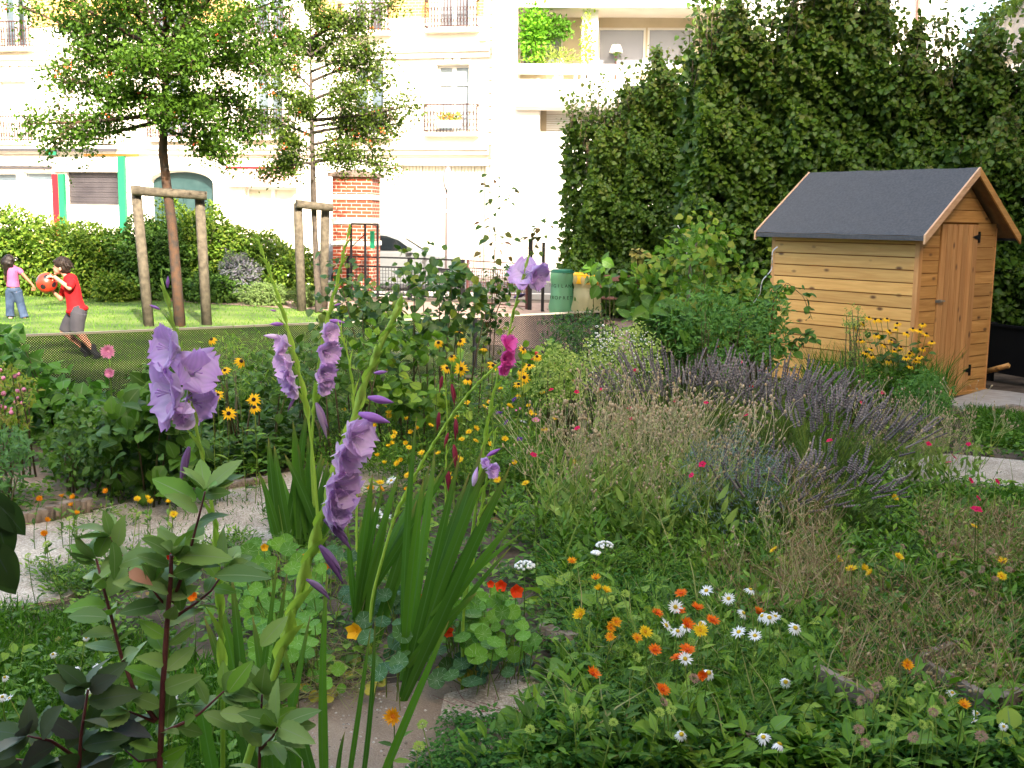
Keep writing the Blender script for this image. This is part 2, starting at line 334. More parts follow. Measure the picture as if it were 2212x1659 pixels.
def brickmat(name, c1, c2, cm, sc, bw=.22, rh=.065, ms=.012, flat=False):
    m = bpy.data.materials.new(name); m.use_nodes = True; n = m.node_tree; p = n.nodes['Principled BSDF']; L = n.links; p.inputs['Roughness'].default_value = .85
    a = n.nodes.new('ShaderNodeAttribute'); a.attribute_name = 'tuv'
    b = n.nodes.new('ShaderNodeTexBrick'); b.inputs['Scale'].default_value = 1; b.inputs['Brick Width'].default_value = bw; b.inputs['Row Height'].default_value = rh; b.inputs['Mortar Size'].default_value = ms
    b.inputs['Color1'].default_value = (*c1, 1); b.inputs['Color2'].default_value = (*c2, 1); b.inputs['Mortar'].default_value = (*cm, 1)
    L.new(a.outputs['Vector'], b.inputs['Vector']); L.new(b.outputs['Color'], p.inputs['Base Color']); return m
M_ybrick = brickmat('yellow_brick', (.50, .26, .07), (.44, .23, .07), (.56, .38, .18), 1, .23, .10, .014)
M_rbrick = brickmat('red_brick', (.34, .055, .018), (.26, .045, .018), (.46, .36, .28), 1, .24, .082, .009)
M_white = mat('white_paint', (.72, .70, .66), .6, col2=(.66, .63, .58), scale=1.5)
M_wall = mat('white_render', (.74, .71, .66), .85, col2=(.66, .61, .54), scale=.5, bump=.2, bscale=30)
M_beige = mat('beige_render', (.46, .38, .26), .9, col2=(.54, .46, .34), scale=.8)
M_glass = mat('window_glass', (.05, .07, .09), .08, spec=.8, col2=(.11, .14, .17), scale=.7)
M_curt = mat('net_curtain', (.27, .31, .33), .8, col2=(.20, .25, .28), scale=2)
M_iron = mat('wrought_iron', (.05, .022, .02), .6)
M_black = mat('black_paint', (.007, .007, .008), .65, spec=.15)
M_green = mat('green_paint', (.008, .15, .07), .5)
M_red = mat('red_paint', (.28, .008, .014), .5)
M_dark = mat('dark_interior', (.03, .03, .035), .7)
M_teal = mat('teal_door', (.018, .045, .045), .5, col2=(.028, .058, .058), scale=3)
P1r = AT(1062, 300, 39.2); P1l = AT(0, 300, 43.6); yaw1 = math.atan2(P1r[1]-P1l[1], P1r[0]-P1l[0])
fr1, fp1, e1, n1 = planeframe(P1l, yaw1)
sR = fp1(1064, 300)[0]; sL = fp1(-330, 300)[0]; zC1 = fp1(530, 318)[1]; zC2 = fp1(530, 115)[1]; zTop = 16.5
B1 = empty('stone_apartment_building', fr1(np.array([[0, 0, 0]]))[0], 0, 'long sunlit pale stone apartment building with brick upper wall and iron balconies', 'building')
B1o = np.array(B1.location)
def fr1l(V): return fr1(V)-B1o
def R1(u0, u1, v0, v1, off=0):
    a = fp1(u0, (v0+v1)/2, off)[0]; b = fp1(u1, (v0+v1)/2, off)[0]; c = fp1((u0+u1)/2, v1, off)[1]; d = fp1((u0+u1)/2, v0, off)[1]; return [a, b, c, d]
upper = [(945, 1013, -90, 62), (757, 823, -86, 70), (545, 612, -82, 78), (330, 396, -80, 84), (0, 52, -74, 104), (-180, -125, -70, 108)]
lower = [(943, 1013, 140, 286), (762, 828, 147, 292), (548, 610, 155, 295), (345, 405, 162, 298), (157, 226, 170, 303), (0, 58, 176, 306), (-180, -120, 182, 310)]
top3 = [(946, 1014, -320, -165), (757, 824, -320, -160), (545, 612, -320, -150), (330, 396, -320, -145), (130, 190, -320, -142), (0, 52, -320, -140)]
doors1 = {'shutter': (146, 259, 372, 494), 'arch': (326, 462, 371, 590), 'shop': (530, 642, 405, 560), 'garage': (868, 1050, 358, 600), 'w1': (-60, 35, 372, 396), 'w2': (45, 112, 370, 394)}
rects = [R1(*q) for q in upper+lower+top3+list(doors1.values())]
mb = MB()
def mfn(s, z):
    return 1 if (z > zC2+1.05 and s < sR-.35 and not (abs(((s-fp1(655, 60)[0]))) < .45)) else 0
# upper storeys brick between stone surrounds: extra cuts around windows
sur = [[r[0]-.28, r[1]+.28, r[2]-.6, r[3]+.5] for r in rects[:len(upper)]]+[[r[0]-.28, r[1]+.28, r[2]-.6, r[3]+.5] for r in rects[len(upper)+len(lower):len(upper)+len(lower)+len(top3)]]
ss = sorted({sL, sR, sR-.35, fp1(655, 60)[0]-.45, fp1(655, 60)[0]+.45} | {r[k] for r in rects+sur for k in (0, 1)})
zz = sorted({0, zTop, zC2+1.05, zC2+3.4} | {r[k] for r in rects+sur for k in (2, 3) if r[k] < zTop})
for a, b in zip(ss, ss[1:]):
    for c, d in zip(zz, zz[1:]):
        x, y = (a+b)/2, (c+d)/2
        if a < sL or b-a < 1e-5 or d-c < 1e-5 or c < 0: continue
        if any(r[0] < x < r[1] and r[2] < y < r[3] for r in rects): continue
        brick = mfn(x, y) and not any(r[0] < x < r[1] and r[2] < y < r[3] for r in sur)
        mb.add(fr1l(np.array([[a, 0, c], [b, 0, c], [b, 0, d], [a, 0, d]])), [[0, 1, 2, 3]], 1 if brick else 0, tuv=[[a, c, 0], [b, c, 0], [b, d, 0], [a, d, 0]])
for r in rects:      # reveals
    for q in ([r[0]-.02, r[0], r[2], r[3]], [r[1], r[1]+.02, r[2], r[3]], [r[0], r[1], r[3], r[3]+.02], [r[0], r[1], r[2]-.02, r[2]]):
        mb.box((q[0], -.32, q[2]), (q[1], -.001, q[3]), 0, fr1l)
mb.box((sL, -9, 0), (sR, -.34, zTop), 0, fr1l)
mb.obj('wall', [M_stone, M_ybrick], B1)
def cornice(z, h, d, name='cornice', s0=sL, s1=sR-.1, par=B1, fr=fr1l, m=None):
    c = MB(); c.box((s0, .002, z-h), (s1, d*.6, z-h*.45), 0, fr); c.box((s0, .002, z-h*.45+.001), (s1, d, z), 0, fr); return c.obj(name, m or M_stone2, par)
M_stone2 = mat('smooth_stone', (.70, .65, .57), .8, col2=(.60, .53, .44), scale=1.2)
cornice(zC1+.05, .30, .28); cornice(zC2+.05, .34, .22); cornice(zC2+4.2, .3, .22)
cornice(zTop+.3, .5, .5)
def window(r, par, fr, leaves=2, glass=None, transom=.72, shutter=False, name='window', dep=-.22):
    s0, s1, z0, z1 = r; f = MB(); t = .07
    if shutter:
        f.box((s0, dep-.03, z0), (s1, dep, z1), 0, fr)
        for k in range(int((z1-z0)/.16)): f.box((s0+.05, dep, z0+.03+k*.16), (s1-.05, dep+.02, z0+.13+k*.16), 0, fr)
        return f.obj('shutter', M_white, par)
    f.box((s0, dep-.05, z0), (s0+t, dep+.03, z1), 0, fr); f.box((s1-t, dep-.05, z0), (s1, dep+.03, z1), 0, fr)
    f.box((s0+t, dep-.05, z1-t), (s1-t, dep+.03, z1), 0, fr); f.box((s0+t, dep-.05, z0), (s1-t, dep+.03, z0+t*1.6), 0, fr)
    for k in range(1, leaves): x = s0+(s1-s0)*k/leaves; f.box((x-t, dep-.048, z0+t*1.6), (x+t, dep+.035, z1-t), 0, fr)
    if transom: zt = z0+(z1-z0)*transom; f.box((s0+t, dep-.046, zt-.04), (s1-t, dep+.025, zt+.04), 0, fr)
    o = f.obj(name, M_white, par); g = MB(); g.box((s0+.02, dep-.06, z0+.02), (s1-.02, dep-.03, z1-.02), 0, fr); g.obj('pane', glass or M_glass, o); return o
def balcony(r, par, fr, h=.95, proj=.3, side=.35, curved=True):
    s0, s1, z0, z1 = r; a, b = s0-side, s1+side; m_ = MB(); z = z0-.02
    m_.box((a, proj-.03, z+h-.04), (b, proj+.02, z+h), 0, fr); m_.box((a, proj-.02, z+.06), (b, proj+.01, z+.09), 0, fr)
    for x in (a, b): m_.box((x-.015, 0, z+h-.04), (x+.015, proj-.03, z+h), 0, fr); m_.box((x-.015, 0, z+.06), (x+.015, proj-.02, z+.09), 0, fr)
    n_ = int((b-a)/.11)
    for k in range(n_+1):
        x = a+(b-a)*k/n_; m_.box((x-.010, proj-.02, z-.02), (x+.010, proj+.005, z+h-.04), 0, fr)
    for k in range(n_):       # scrolls
        x = a+(b-a)*(k+.5)/n_
        for zz_ in (z+.25, z+.62): m_.tube(fr(np.array([[x+.045*math.cos(q), proj-.005, zz_+.07*math.sin(q)] for q in np.linspace(0, 2*PI, 7)])), .008, 3, 0, False)
    for x in (a, b):
        for k in range(5): m_.tube(fr(np.array([[x+.06*math.sin(q*1.5)*(1 if x == b else -1)*0+.0, proj*.5+.12*math.cos(q), z+.15+k*.17+.08*math.sin(q)] for q in np.linspace(0, 2*PI, 7)])), .012, 3, 0, False)
    o = m_.obj('balcony_rail', M_iron, par); sl_ = MB(); sl_.box((a-.05, .002, z0-.14), (b+.05, proj+.06, z0-.03), 0, fr); sl_.obj('window_sill', M_stone2, par); return o
M_curtdark = mat('reflecting_pane', (.10, .11, .13), .3, col2=(.19, .20, .22), scale=1.2)
for i, q in enumerate(upper): window(R1(*q), B1, fr1l, 2, M_curtdark if i < 2 else M_glass); balcony(R1(*q), B1, fr1l)
for i, q in enumerate(lower): window(R1(*q), B1, fr1l, 2, M_curt if i == 0 else M_glass, shutter=(i in (4, 5, 6))); balcony(R1(*q), B1, fr1l)
for i, q in enumerate(top3): window(R1(*q), B1, fr1l, 2)
for q in upper+lower:
    kb = MB(); r = R1(*q); zt = r[3]; ztop = min(zt+.75, 99)
    for j, (x0, x1, sk) in enumerate(((-.62, -.30, -.14), (-.27, -.02, -.05), (.02, .27, .05), (.30, .62, .14))):
        c_ = (r[0]+r[1])/2; d_ = .03 if j in (0, 3) else .07
        kb.add(fr1l(np.array([[c_+x0, d_, zt+.02], [c_+x1, d_, zt+.02], [c_+x1+sk, d_, ztop-.1], [c_+x0+sk, d_, ztop-.1], [c_+x0, .002, zt+.02], [c_+x1, .002, zt+.02], [c_+x1+sk, .002, ztop-.1], [c_+x0+sk, .002, ztop-.1]])), [[0, 1, 2, 3], [0, 4, 5, 1], [1, 5, 6, 2], [2, 6, 7, 3], [3, 7, 4, 0]])
    kb.obj('window_keystone', M_stone2, B1)
dp = MB(); s_ = fp1(655, 100)[0]; dp.bar(fr1l(np.array([[s_, .16, .1]]))[0], fr1l(np.array([[s_, .16, zTop]]))[0], .055, 8); dp.obj('drainpipe', M_white, B1)
dp = MB(); s_ = fp1(47, 60, .2)[0]; dp.bar(fr1l(np.array([[s_, .2, zC2+.6]]))[0], fr1l(np.array([[s_, .2, zTop]]))[0], .06, 8); dp.obj('drainpipe', mat('dark_green_pipe', (.03, .05, .045), .5), B1)
# ground floor shopfronts
def part(name, m, boxes, par=B1, fr=fr1l):
    b_ = MB()
    for (s0, s1, n0, n1_, z0, z1) in boxes: b_.box((s0, n0, z0), (s1, n1_, z1), 0, fr)
    return b_.obj(name, m, par)
def RB(u0, u1, v0, v1, n0, n1_): r = R1(u0, u1, v0, v1); return (r[0], r[1], n0, n1_, r[2], r[3])
r = R1(*doors1['shutter']); sh = MB(); zt = fp1(200, 441)[1]
k = 0; z = zt
while z < r[3]: sh.box((r[0], -.2+.02*(k % 2), z), (r[1], -.15+.02*(k % 2), z+.085), 0, fr1l); z += .09; k += 1
sh.obj('roller_shutter', mat('shutter_metal', (.035, .030, .034), .5, col2=(.055, .048, .052), scale=2), B1)
zp = fp1(200, 494)[1]
part('shop_door', M_white, [(r[0], (r[0]+r[1])/2-.02, -.2, -.14, 0, zt-.05), ((r[0]+r[1])/2+.02, r[1], -.2, -.14, 0, zt-.05), (r[0], r[1], -.3, -.21, 0, zt)])
part('signboard', M_white, [RB(118, 272, 340, 371, .03, .14)]); part('signboard', M_white, [RB(-200, 116, 338, 358, .03, .12)])
part('shop_pillar', M_red, [RB(119, 132, 376, 520, .02, .14)]); part('shop_pillar', M_green, [RB(133, 145, 376, 520, .02, .16)]); part('shop_pillar', M_green, [RB(261, 275, 338, 520, .02, .15)])
part('sign_bracket', M_green, [RB(112, 133, 324, 336, .29, .36)])
part('awning_box', mat('awning_dark', (.05, .045, .05), .7), [RB(118, 262, 322, 328, .29, .38)]); part('awning_box', MC['awning_dark'], [RB(-200, 110, 322, 327, .29, .38), RB(-60, 112, 360, 364, .03, .10)])
part('orange_banner', mat('orange_cloth', (.70, .35, .06), .8), [RB(182, 300, 331, 337, .01, .04)])
for k_ in ('w1', 'w2'): window(R1(*doors1[k_]), B1, fr1l, 1, M_glass, None)
r = R1(*doors1['arch']); ar = MB(); n_ = 14; cs = (r[0]+r[1])/2; hw = (r[1]-r[0])/2; zs = r[3]-.42
ar.box((r[0], -.30, 0), (r[1], -.26, r[3]), 0, fr1l)
for x0, x1 in ((r[0]+.12, cs-.06), (cs+.06, r[1]-.12)):
    ar.box((x0, -.26, .3), (x1, -.22, 1.3), 0, fr1l); ar.box((x0+.1, -.26, 1.5), (x1-.1, -.215, 1.62), 0, fr1l); ar.box((x0, -.26, 1.75), (x1, -.22, zs-.15), 0, fr1l)
ad = ar.obj('arched_door', M_teal, B1)
sp_ = MB(); th = np.linspace(PI, 0, n_+1); ax = cs+hw*np.cos(th); az = zs+.42*np.sin(th)
for i in range(n_):        # stone spandrels close the corners above the arch, with a moulded rim
    sp_.add(fr1l(np.array([[ax[i], .004, az[i]], [ax[i+1], .004, az[i+1]], [ax[i+1], .004, r[3]+.03], [ax[i], .004, r[3]+.03], [ax[i], -.25, az[i]], [ax[i+1], -.25, az[i+1]]])), [[0, 1, 2, 3], [0, 4, 5, 1]])
rim = fr1l(np.stack([np.concatenate([[r[0]-.1]*2, cs+(hw+.1)*np.cos(th[1:-1]), [r[1]+.1]*2]), np.full(n_+3, .05), np.concatenate([[0, zs], zs+.52*np.sin(th[1:-1]), [zs, 0]])], -1)); sp_.tube(rim, .07, 6)
sp_.obj('door_surround', M_stone2, B1)
r = R1(*doors1['shop']); window([r[0], r[1], .5, r[3]], B1, fr1l, 2, mat('shop_blind', (.42, .38, .26), .8, col2=(.55, .52, .42), scale=1.5), None)
part('shop_base', M_white, [(r[0], r[1], -.2, -.1, 0, .49)])
aw = part('awning', mat('pink_awning', (.66, .42, .38), .8), [RB(497, 642, 366, 404, .03, .30)]); st_ = MB(); rr = R1(497, 642, 361, 365); st_.box((rr[0], .03, rr[2]), (rr[1], .32, rr[3]), 0, fr1l); st_.obj('awning_trim', M_red, aw)
r = R1(*doors1['garage']); gm = MB(); n_ = 26
for k in range(n_):
    a = r[0]+(r[1]-r[0])*k/n_; b = r[0]+(r[1]-r[0])*(k+1)/n_
    if k == 13: a += .12
    gm.box((a+.01, -.2, 0), (b-.01, -.16+.015*(k % 2), r[3]), 0, fr1l)
gm.box((r[0], -.24, 0), (r[1], -.2, r[3]), 0, fr1l); gm.obj('garage_door', mat('cream_door', (.60, .56, .46), .7), B1)
part('garage_lintel', M_stone2, [RB(800, 1062, 347, 357, .003, .12)])
for q in ((1050, 1062, 358, 600), (800, 866, 358, 600)): part('garage_pier', M_stone2, [RB(*q, .003, .05)])
for q in ((703, 712, 88, 92), (1000, 1012, 327, 330)): part('wall_vent', mat('ochre_metal', (.45, .30, .08), .6), [RB(q[0]+510 if q[0] == 703 else q[0]+205, (q[1]+510 if q[1] == 712 else q[1]+205), q[2], q[3], .003, .03)] if False else [RB(1210*.0+1036, 1050, q[2]-1, q[3], .003, .03)])
# planters hanging in the balcony of the first floor window
r = R1(975-12, 1003, 262, 276, .35)
pl = empty('balcony_planter', fr1(np.array([[r[0], .3, r[2]]]))[0], 0, 'white planter box of small flowers hung on the balcony of the first floor window', 'planter')
po = np.array(pl.location); frp = lambda V: fr1(V)-po
m_ = MB(); m_.box((r[0]-.25, .32, r[2]), (r[1]-.1, .55, r[3]+.02), 0, frp); m_.obj('planter_box', M_white, pl)
m_ = MB(); N = 160; T = np.stack([rng.uniform(r[0]-.25, r[1]-.1, N), rng.uniform(.32, .55, N), rng.uniform(r[3], r[3]+.28, N)], -1); m_.scat(LEAF2, frames(rdir(N), rdir(N), .10), frp(T)); m_.obj('foliage', lmat('planter_leaf', [(.05, .10, .02), (.35, .30, .05), (.45, .12, .04)]), pl)

# ------------------------------------------------------------------ modern building on the right
P2l = AT(1064, 200, 38.9); P2r = AT(1560, 200, 38.4); yaw2 = math.atan2(P2r[1]-P2l[1], P2r[0]-P2l[0])
fr2, fp2, e2, n2 = planeframe(P2l, yaw2)
B2 = empty('white_apartment_building', fr2(np.array([[0, 0, 0]]))[0], 0, 'modern white apartment building with a deep planted balcony, right of the stone building', 'building'); B2o = np.array(B2.location)
fr2l = lambda V: fr2(V)-B2o
def R2(u0, u1, v0, v1, off=0):
    a = fp2(u0, (v0+v1)/2, off)[0]; b = fp2(u1, (v0+v1)/2, off)[0]; c = fp2((u0+u1)/2, v1, off)[1]; d = fp2((u0+u1)/2, v0, off)[1]; return [a, b, c, d]
hr = R2(1117, 1600, 16, 222); lo = R2(1162, 1600, 223, 660); tp = R2(1117, 1600, -230, -60)
wn = [R2(1868, 1930, 32, 120), R2(1868, 1930, -160, -60), R2(1868, 1930, 230, 320)]
s2R = fp2(2075, 100)[0]
mb = MB(); holes(mb, 0, s2R, 0, 15.5, [hr, lo, tp]+wn, fr2l)
dep = -1.9
for r in (hr, lo, tp):
    d_ = dep if r is not lo else -.9
    mb.box((r[0]-.02, d_, r[2]), (r[0], -.001, r[3]), 0, fr2l); mb.box((r[1], d_, r[2]), (r[1]+.02, -.001, r[3]), 0, fr2l)
    mb.box((r[0], d_, r[3]), (r[1], -.001, r[3]+.02), 0, fr2l); mb.box((r[0], d_, r[2]-.02), (r[1], -.001, r[2]), 0, fr2l)
for r in wn:
    mb.box((r[0]-.02, -.25, r[2]), (r[0], -.001, r[3]), 0, fr2l); mb.box((r[1], -.25, r[2]), (r[1]+.02, -.001, r[3]), 0, fr2l); mb.box((r[0], -.25, r[3]), (r[1], -.001, r[3]+.02), 0, fr2l)
mb.box((0, -9, 0), (s2R, dep-.3, 15.5), 0, fr2l)
mb.box((-.02, -9, 0), (-.001, -.001, 15.5), 0, fr2l); mb.box((s2R, -9, 0), (s2R+.02, -.001, 15.5), 0, fr2l)
mb.obj('wall', M_wall, B2)
for r in wn: window(r, B2, fr2l, 1, M_glass, None, dep=-.16)
# recess back walls with windows
bw = MB(); zb = hr[2]+.0; w_all = [R2(1128, 1170, 62, 150, dep), R2(1173, 1216, 62, 150, dep), R2(1291, 1394, 60, 150, dep), R2(1398, 1500, 60, 150, dep)]
holes(bw, hr[0], hr[1], hr[2], hr[3], w_all, fr2l, off=dep); bw.obj('balcony_back_wall', M_beige, B2)
for r in w_all: window(r, B2, fr2l, 1, mat('grey_glass', (.15, .16, .20), .25, spec=.6, col2=(.20, .21, .24), scale=.4), None, dep=dep-.05)
part('recess_wall', M_beige, [(lo[0], lo[1], -.95, -.9, 0, lo[3])], B2, fr2l)
q = R2(1180, 1500, 247, 274, -.6); sh = MB()
for k in range(9): z = q[3]-.075*(k+1); sh.box((q[0], -.88, z), (q[1], -.82, z+.055), 0, fr2l)
sh.obj('roller_shutter', M_white, B2); part('shutter_box', M_wall, [(q[0], q[1], -.89, -.78, q[3], q[3]+.3)], B2, fr2l)
part('ground_floor_wall', M_wall, [(lo[0], lo[1], -.6, -.5, 0, q[2]-.2)], B2, fr2l)
# balcony front: parapet, gap, white band
pr = R2(1114, 1640, 174, 218, .35); bd = R2(1117, 1640, 140, 162, .35)
pm = MB(); pm.box((pr[0], .002, pr[2]), (pr[1], .50, pr[3]), 0, fr2l)
th = np.linspace(0, PI/2, 7)
cap = np.array([[pr[0]+.001, .50-.35*(1-math.cos(a)), pr[2]-.30*math.sin(a)] for a in th]+[[pr[0]+.001, .003, pr[2]-.30], [pr[0]+.001, .003, pr[2]]])
cap2 = cap.copy(); cap2[:, 0] = pr[1]; n_ = len(cap)
pm.add(fr2l(np.concatenate([cap, cap2])), [np.arange(n_)[::-1], np.arange(n_)+n_]+[np.array([i, (i+1) % n_, (i+1) % n_+n_, i+n_]) for i in range(n_-1)])
pm.obj('balcony_parapet', M_wall, B2)
part('balcony_band', M_wall, [(bd[0], bd[1], .3, .45, bd[2], bd[3])], B2, fr2l)
for u in (1240, 1418, 1520): part('balcony_post', M_wall, [tuple(R2(u, u+7, 160, 175, .35)[:2])+(.32, .42)+(bd[2]-.3, bd[2])], B2, fr2l)
part('balcony_pillar', M_wall, [tuple(R2(1256, 1291, 60, 150, -.6)[:2])+(-.75, -.5, hr[2], hr[3])], B2, fr2l)
dp = MB(); s_ = fp2(1981, 50, .12)[0]; dp.bar(fr2l(np.array([[s_, .12, 0]]))[0], fr2l(np.array([[s_, .12, 15.4]]))[0], .06, 8); dp.obj('drainpipe', mat('brown_pipe', (.16, .09, .07), .6), B2)
la = MB(); q = R2(1316, 1345, 96, 142, -1.4); la.tube(fr2l(np.array([[(q[0]+q[1])/2, -1.5, q[2]+.5], [(q[0]+q[1])/2, -1.5, q[3]]])), [.26, .16], 12)
lam = empty('table_lamp', (0, 0, 0), 0, 'white shaded table lamp standing behind the modern balcony railing', 'lamp')
lp = fr2(np.array([[(q[0]+q[1])/2, -1.5, hr[2]+.02]]))[0]; lam.location = tuple(lp)
m_ = MB(); m_.tube([(0, 0, q[2]-lp[2]+.45), (0, 0, q[3]-lp[2])], [.24, .15], 14, 0, False); m_.obj('lamp_shade', M_white, lam); m_ = MB(); m_.bar((0, 0, 0), (0, 0, q[3]-lp[2]-.15), .03); m_.bar((0, 0, 0), (0, 0, .04), .14, 12); m_.obj('lamp_base', M_iron, lam)
def clump(name, label, cat, c, rad, N, size, lm, tpl=LEAF2, stems=0, group=None, squash=None, up=.2):
    c = np.asarray(c, float); base = np.array([c[0], c[1], c[2]-rad[2]])
    o = empty(name, base, 0, label, cat, group); D = rdir(N); rr = rng.random(N)**.45
    T = D*rr[:, None]*np.asarray(rad)+c-base; T += .12*np.asarray(rad)*rng.normal(size=(N, 3))
    m_ = MB(); m_.scat(tpl, frames(D+.6*rdir(N)+[0, 0, up], D+rdir(N)*.7+[0, 0, .5], size*rng.uniform(.6, 1.3, N)), T); m_.obj('foliage', lm, o)
    if stems:
        s_ = MB()
        for k in range(stems): q = T[rng.integers(N)]*.8; s_.tube([(0, 0, -.02), q*[.4, .4, .5], q], [.03, .02, .008], 5)
        s_.obj('stem', M_bark, o)
    return o
M_bark = mat('bark', (.13, .09, .06), .95, col2=(.22, .17, .12), scale=20, bump=.6, bscale=60)
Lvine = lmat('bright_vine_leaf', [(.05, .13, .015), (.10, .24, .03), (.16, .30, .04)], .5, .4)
q = fr2(np.array([[R2(1117, 1165, 30, 140, 0)[0]+.55, -.1, (hr[3]+bd[3])/2+.1]]))[0]
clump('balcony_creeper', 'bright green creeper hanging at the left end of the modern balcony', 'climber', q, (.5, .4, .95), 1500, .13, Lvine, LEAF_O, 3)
q = fr2(np.array([[R2(1165, 1215, 30, 140, 0)[0]+.45, -.3, hr[3]-.65]]))[0]
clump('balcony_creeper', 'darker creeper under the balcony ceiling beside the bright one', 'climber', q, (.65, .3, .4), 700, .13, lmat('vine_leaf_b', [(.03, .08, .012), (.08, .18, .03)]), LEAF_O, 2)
q = fr2(np.array([[R2(1190, 1240, 100, 140, .2)[0]+.1, .0, bd[3]+.25]]))[0]
clump('balcony_plant', 'feathery grey green plant rising above the left of the balcony band', 'plant', q, (.75, .25, .35), 600, .11, lmat('grey_green_leaf', [(.14, .18, .10), (.30, .32, .12)]), LEAF_L)
q = fr2(np.array([[R2(1262, 1285, 60, 140, .2)[0]+.1, -.3, bd[3]+.75]]))[0]
clump('balcony_plant', 'thin yellow green climber on the balcony pillar', 'plant', q, (.25, .2, 1.1), 260, .11, lmat('lime_leaf', [(.22, .34, .03), (.35, .42, .08)]), LEAF_O, 2)

# ------------------------------------------------------------------ terraced building far right, and unseen blocks shaped to shade the garden
B3 = empty('terraced_apartment_building', (14.8, 27, 0), 0, 'pale terraced apartment building with planted roof edge at the far right', 'building')
pA = AT(2129, 79, 31.0); z3 = pA[2]
d3 = np.array([-.195, -.98]); P3 = np.array([pA[0], pA[1]])
fr3 = lambda V: np.stack([P3[0]+V[:, 0]*d3[0]+V[:, 1]*d3[1]*-1*-1*0+V[:, 1]*.98, P3[1]+V[:, 0]*d3[1]-V[:, 1]*.195, V[:, 2]], -1)-np.array(B3.location)
m_ = MB(); m_.box((0, 0, 0), (17, 14, z3-1.0), 0, fr3); m_.box((-.3, .9, z3-1.0), (16, 14, z3+2.4), 0, fr3); m_.obj('wall', mat('warm_render', (.62, .56, .46), .85, col2=(.56, .50, .42), scale=.6), B3)
m_ = MB(); m_.box((-.15, -.2, z3-1.0), (16.5, .05, z3-.02), 0, fr3); m_.obj('terrace_parapet', mat('terrace_concrete', (.48, .42, .36), .9, col2=(.38, .33, .30), scale=1), B3)
m_ = MB(); m_.box((-.2, -.3, z3-2.4), (16.5, -.002, z3-2.3), 0, fr3); m_.obj('gutter', mat('zinc', (.20, .26, .28), .5), B3)
for k in range(5):
    r = [.8+k*2.4, 2.0+k*2.4, z3-2.2, z3-1.15]; window([r[0], r[1], r[2]-.0, r[3]], B3, fr3, 1, M_glass, None, dep=.05)
m_ = MB(); N = 1400; T = np.stack([rng.uniform(.3, 9, N), rng.uniform(-.35, .3, N), z3+rng.uniform(-.5, .55, N)*rng.random(N)], -1); m_.scat(LEAF2, frames(rdir(N), rdir(N), .16), fr3(T)); m_.obj('roof_garden', lmat('terrace_leaf', [(.05, .09, .03), (.14, .18, .06)]), B3)
B4 = empty('tall_apartment_block', (14, 6, 0), 0, 'tall plain apartment block closing the garden on the right, out of the picture', 'building')
m_ = MB(); m_.box((-6.6, -2.8, 0), (10, 9.5, 17.5)); m_.box((-6.6, -16, 0), (10, -2.81, 13.6)); m_.obj('wall', mat('low_bounce_wall', (.22, .20, .18), .9), B4)  # unseen boxes shaped to shade hedge and shed, walls darkened against bounce
B5 = empty('rear_apartment_block', (0, -14, 0), 0, 'long plain apartment block behind the photographer', 'building')
m_ = MB(); m_.box((-40, -6, 0), (30, 5.0, 15.2)); m_.obj('wall', MC['low_bounce_wall'], B5)  # unseen, height set so its shadow covers the front beds
# ================================================================== GARDEN SHED
def woodmat(name, ax, c1, c2, knot=(.16, .07, .025), sc=1.0, rough=.55):
    m = bpy.data.materials.new(name); m.use_nodes = True; n = m.node_tree; p = n.nodes['Principled BSDF']; L = n.links; p.inputs['Roughness'].default_value = rough
    tc = n.nodes.new('ShaderNodeTexCoord'); mp = n.nodes.new('ShaderNodeMapping'); s_ = [14*sc]*3; s_[ax] = 1.1*sc; mp.inputs['Scale'].default_value = s_
    L.new(tc.outputs['Object'], mp.inputs[0]); ns = n.nodes.new('ShaderNodeTexNoise'); ns.inputs['Scale'].default_value = 2.0; ns.inputs['Detail'].default_value = 7; ns.inputs['Distortion'].default_value = .6; L.new(mp.outputs[0], ns.inputs['Vector'])
    rp = n.nodes.new('ShaderNodeValToRGB'); rp.color_ramp.elements[0].position = .3; rp.color_ramp.elements[1].position = .7; rp.color_ramp.elements[0].color = (*c1, 1); rp.color_ramp.elements[1].color = (*c2, 1); L.new(ns.outputs['Fac'], rp.inputs[0])
    m2 = n.nodes.new('ShaderNodeMapping'); s2 = [9.0]*3; s2[ax] = 4.5; m2.inputs['Scale'].default_value = s2; L.new(tc.outputs['Object'], m2.inputs[0])
    vo = n.nodes.new('ShaderNodeTexVoronoi'); vo.inputs['Scale'].default_value = .75; L.new(m2.outputs[0], vo.inputs['Vector'])
    r2 = n.nodes.new('ShaderNodeValToRGB'); r2.color_ramp.elements[0].position = .07; r2.color_ramp.elements[1].position = .17; r2.color_ramp.elements[0].color = (1, 1, 1, 1); r2.color_ramp.elements[1].color = (0, 0, 0, 1); L.new(vo.outputs['Distance'], r2.inputs[0])
    mx = n.nodes.new('ShaderNodeMix'); mx.data_type = 'RGBA'; L.new(r2.outputs[0], mx.inputs[0]); L.new(rp.outputs[0], mx.inputs[6]); mx.inputs[7].default_value = (*knot, 1)
    a = n.nodes.new('ShaderNodeAttribute'); a.attribute_name = 'rnd'; hs = n.nodes.new('ShaderNodeHueSaturation'); mr = n.nodes.new('ShaderNodeMapRange'); mr.inputs[3].default_value = .84; mr.inputs[4].default_value = 1.14
    L.new(a.outputs['Fac'], mr.inputs[0]); L.new(mr.outputs[0], hs.inputs['Value']); L.new(mx.outputs[2], hs.inputs['Color']); L.new(hs.outputs[0], p.inputs['Base Color'])
    bp = n.nodes.new('ShaderNodeBump'); bp.inputs['Strength'].default_value = .25; bp.inputs['Distance'].default_value = .004; L.new(ns.outputs['Fac'], bp.inputs['Height']); L.new(bp.outputs[0], p.inputs['Normal'])
    return m
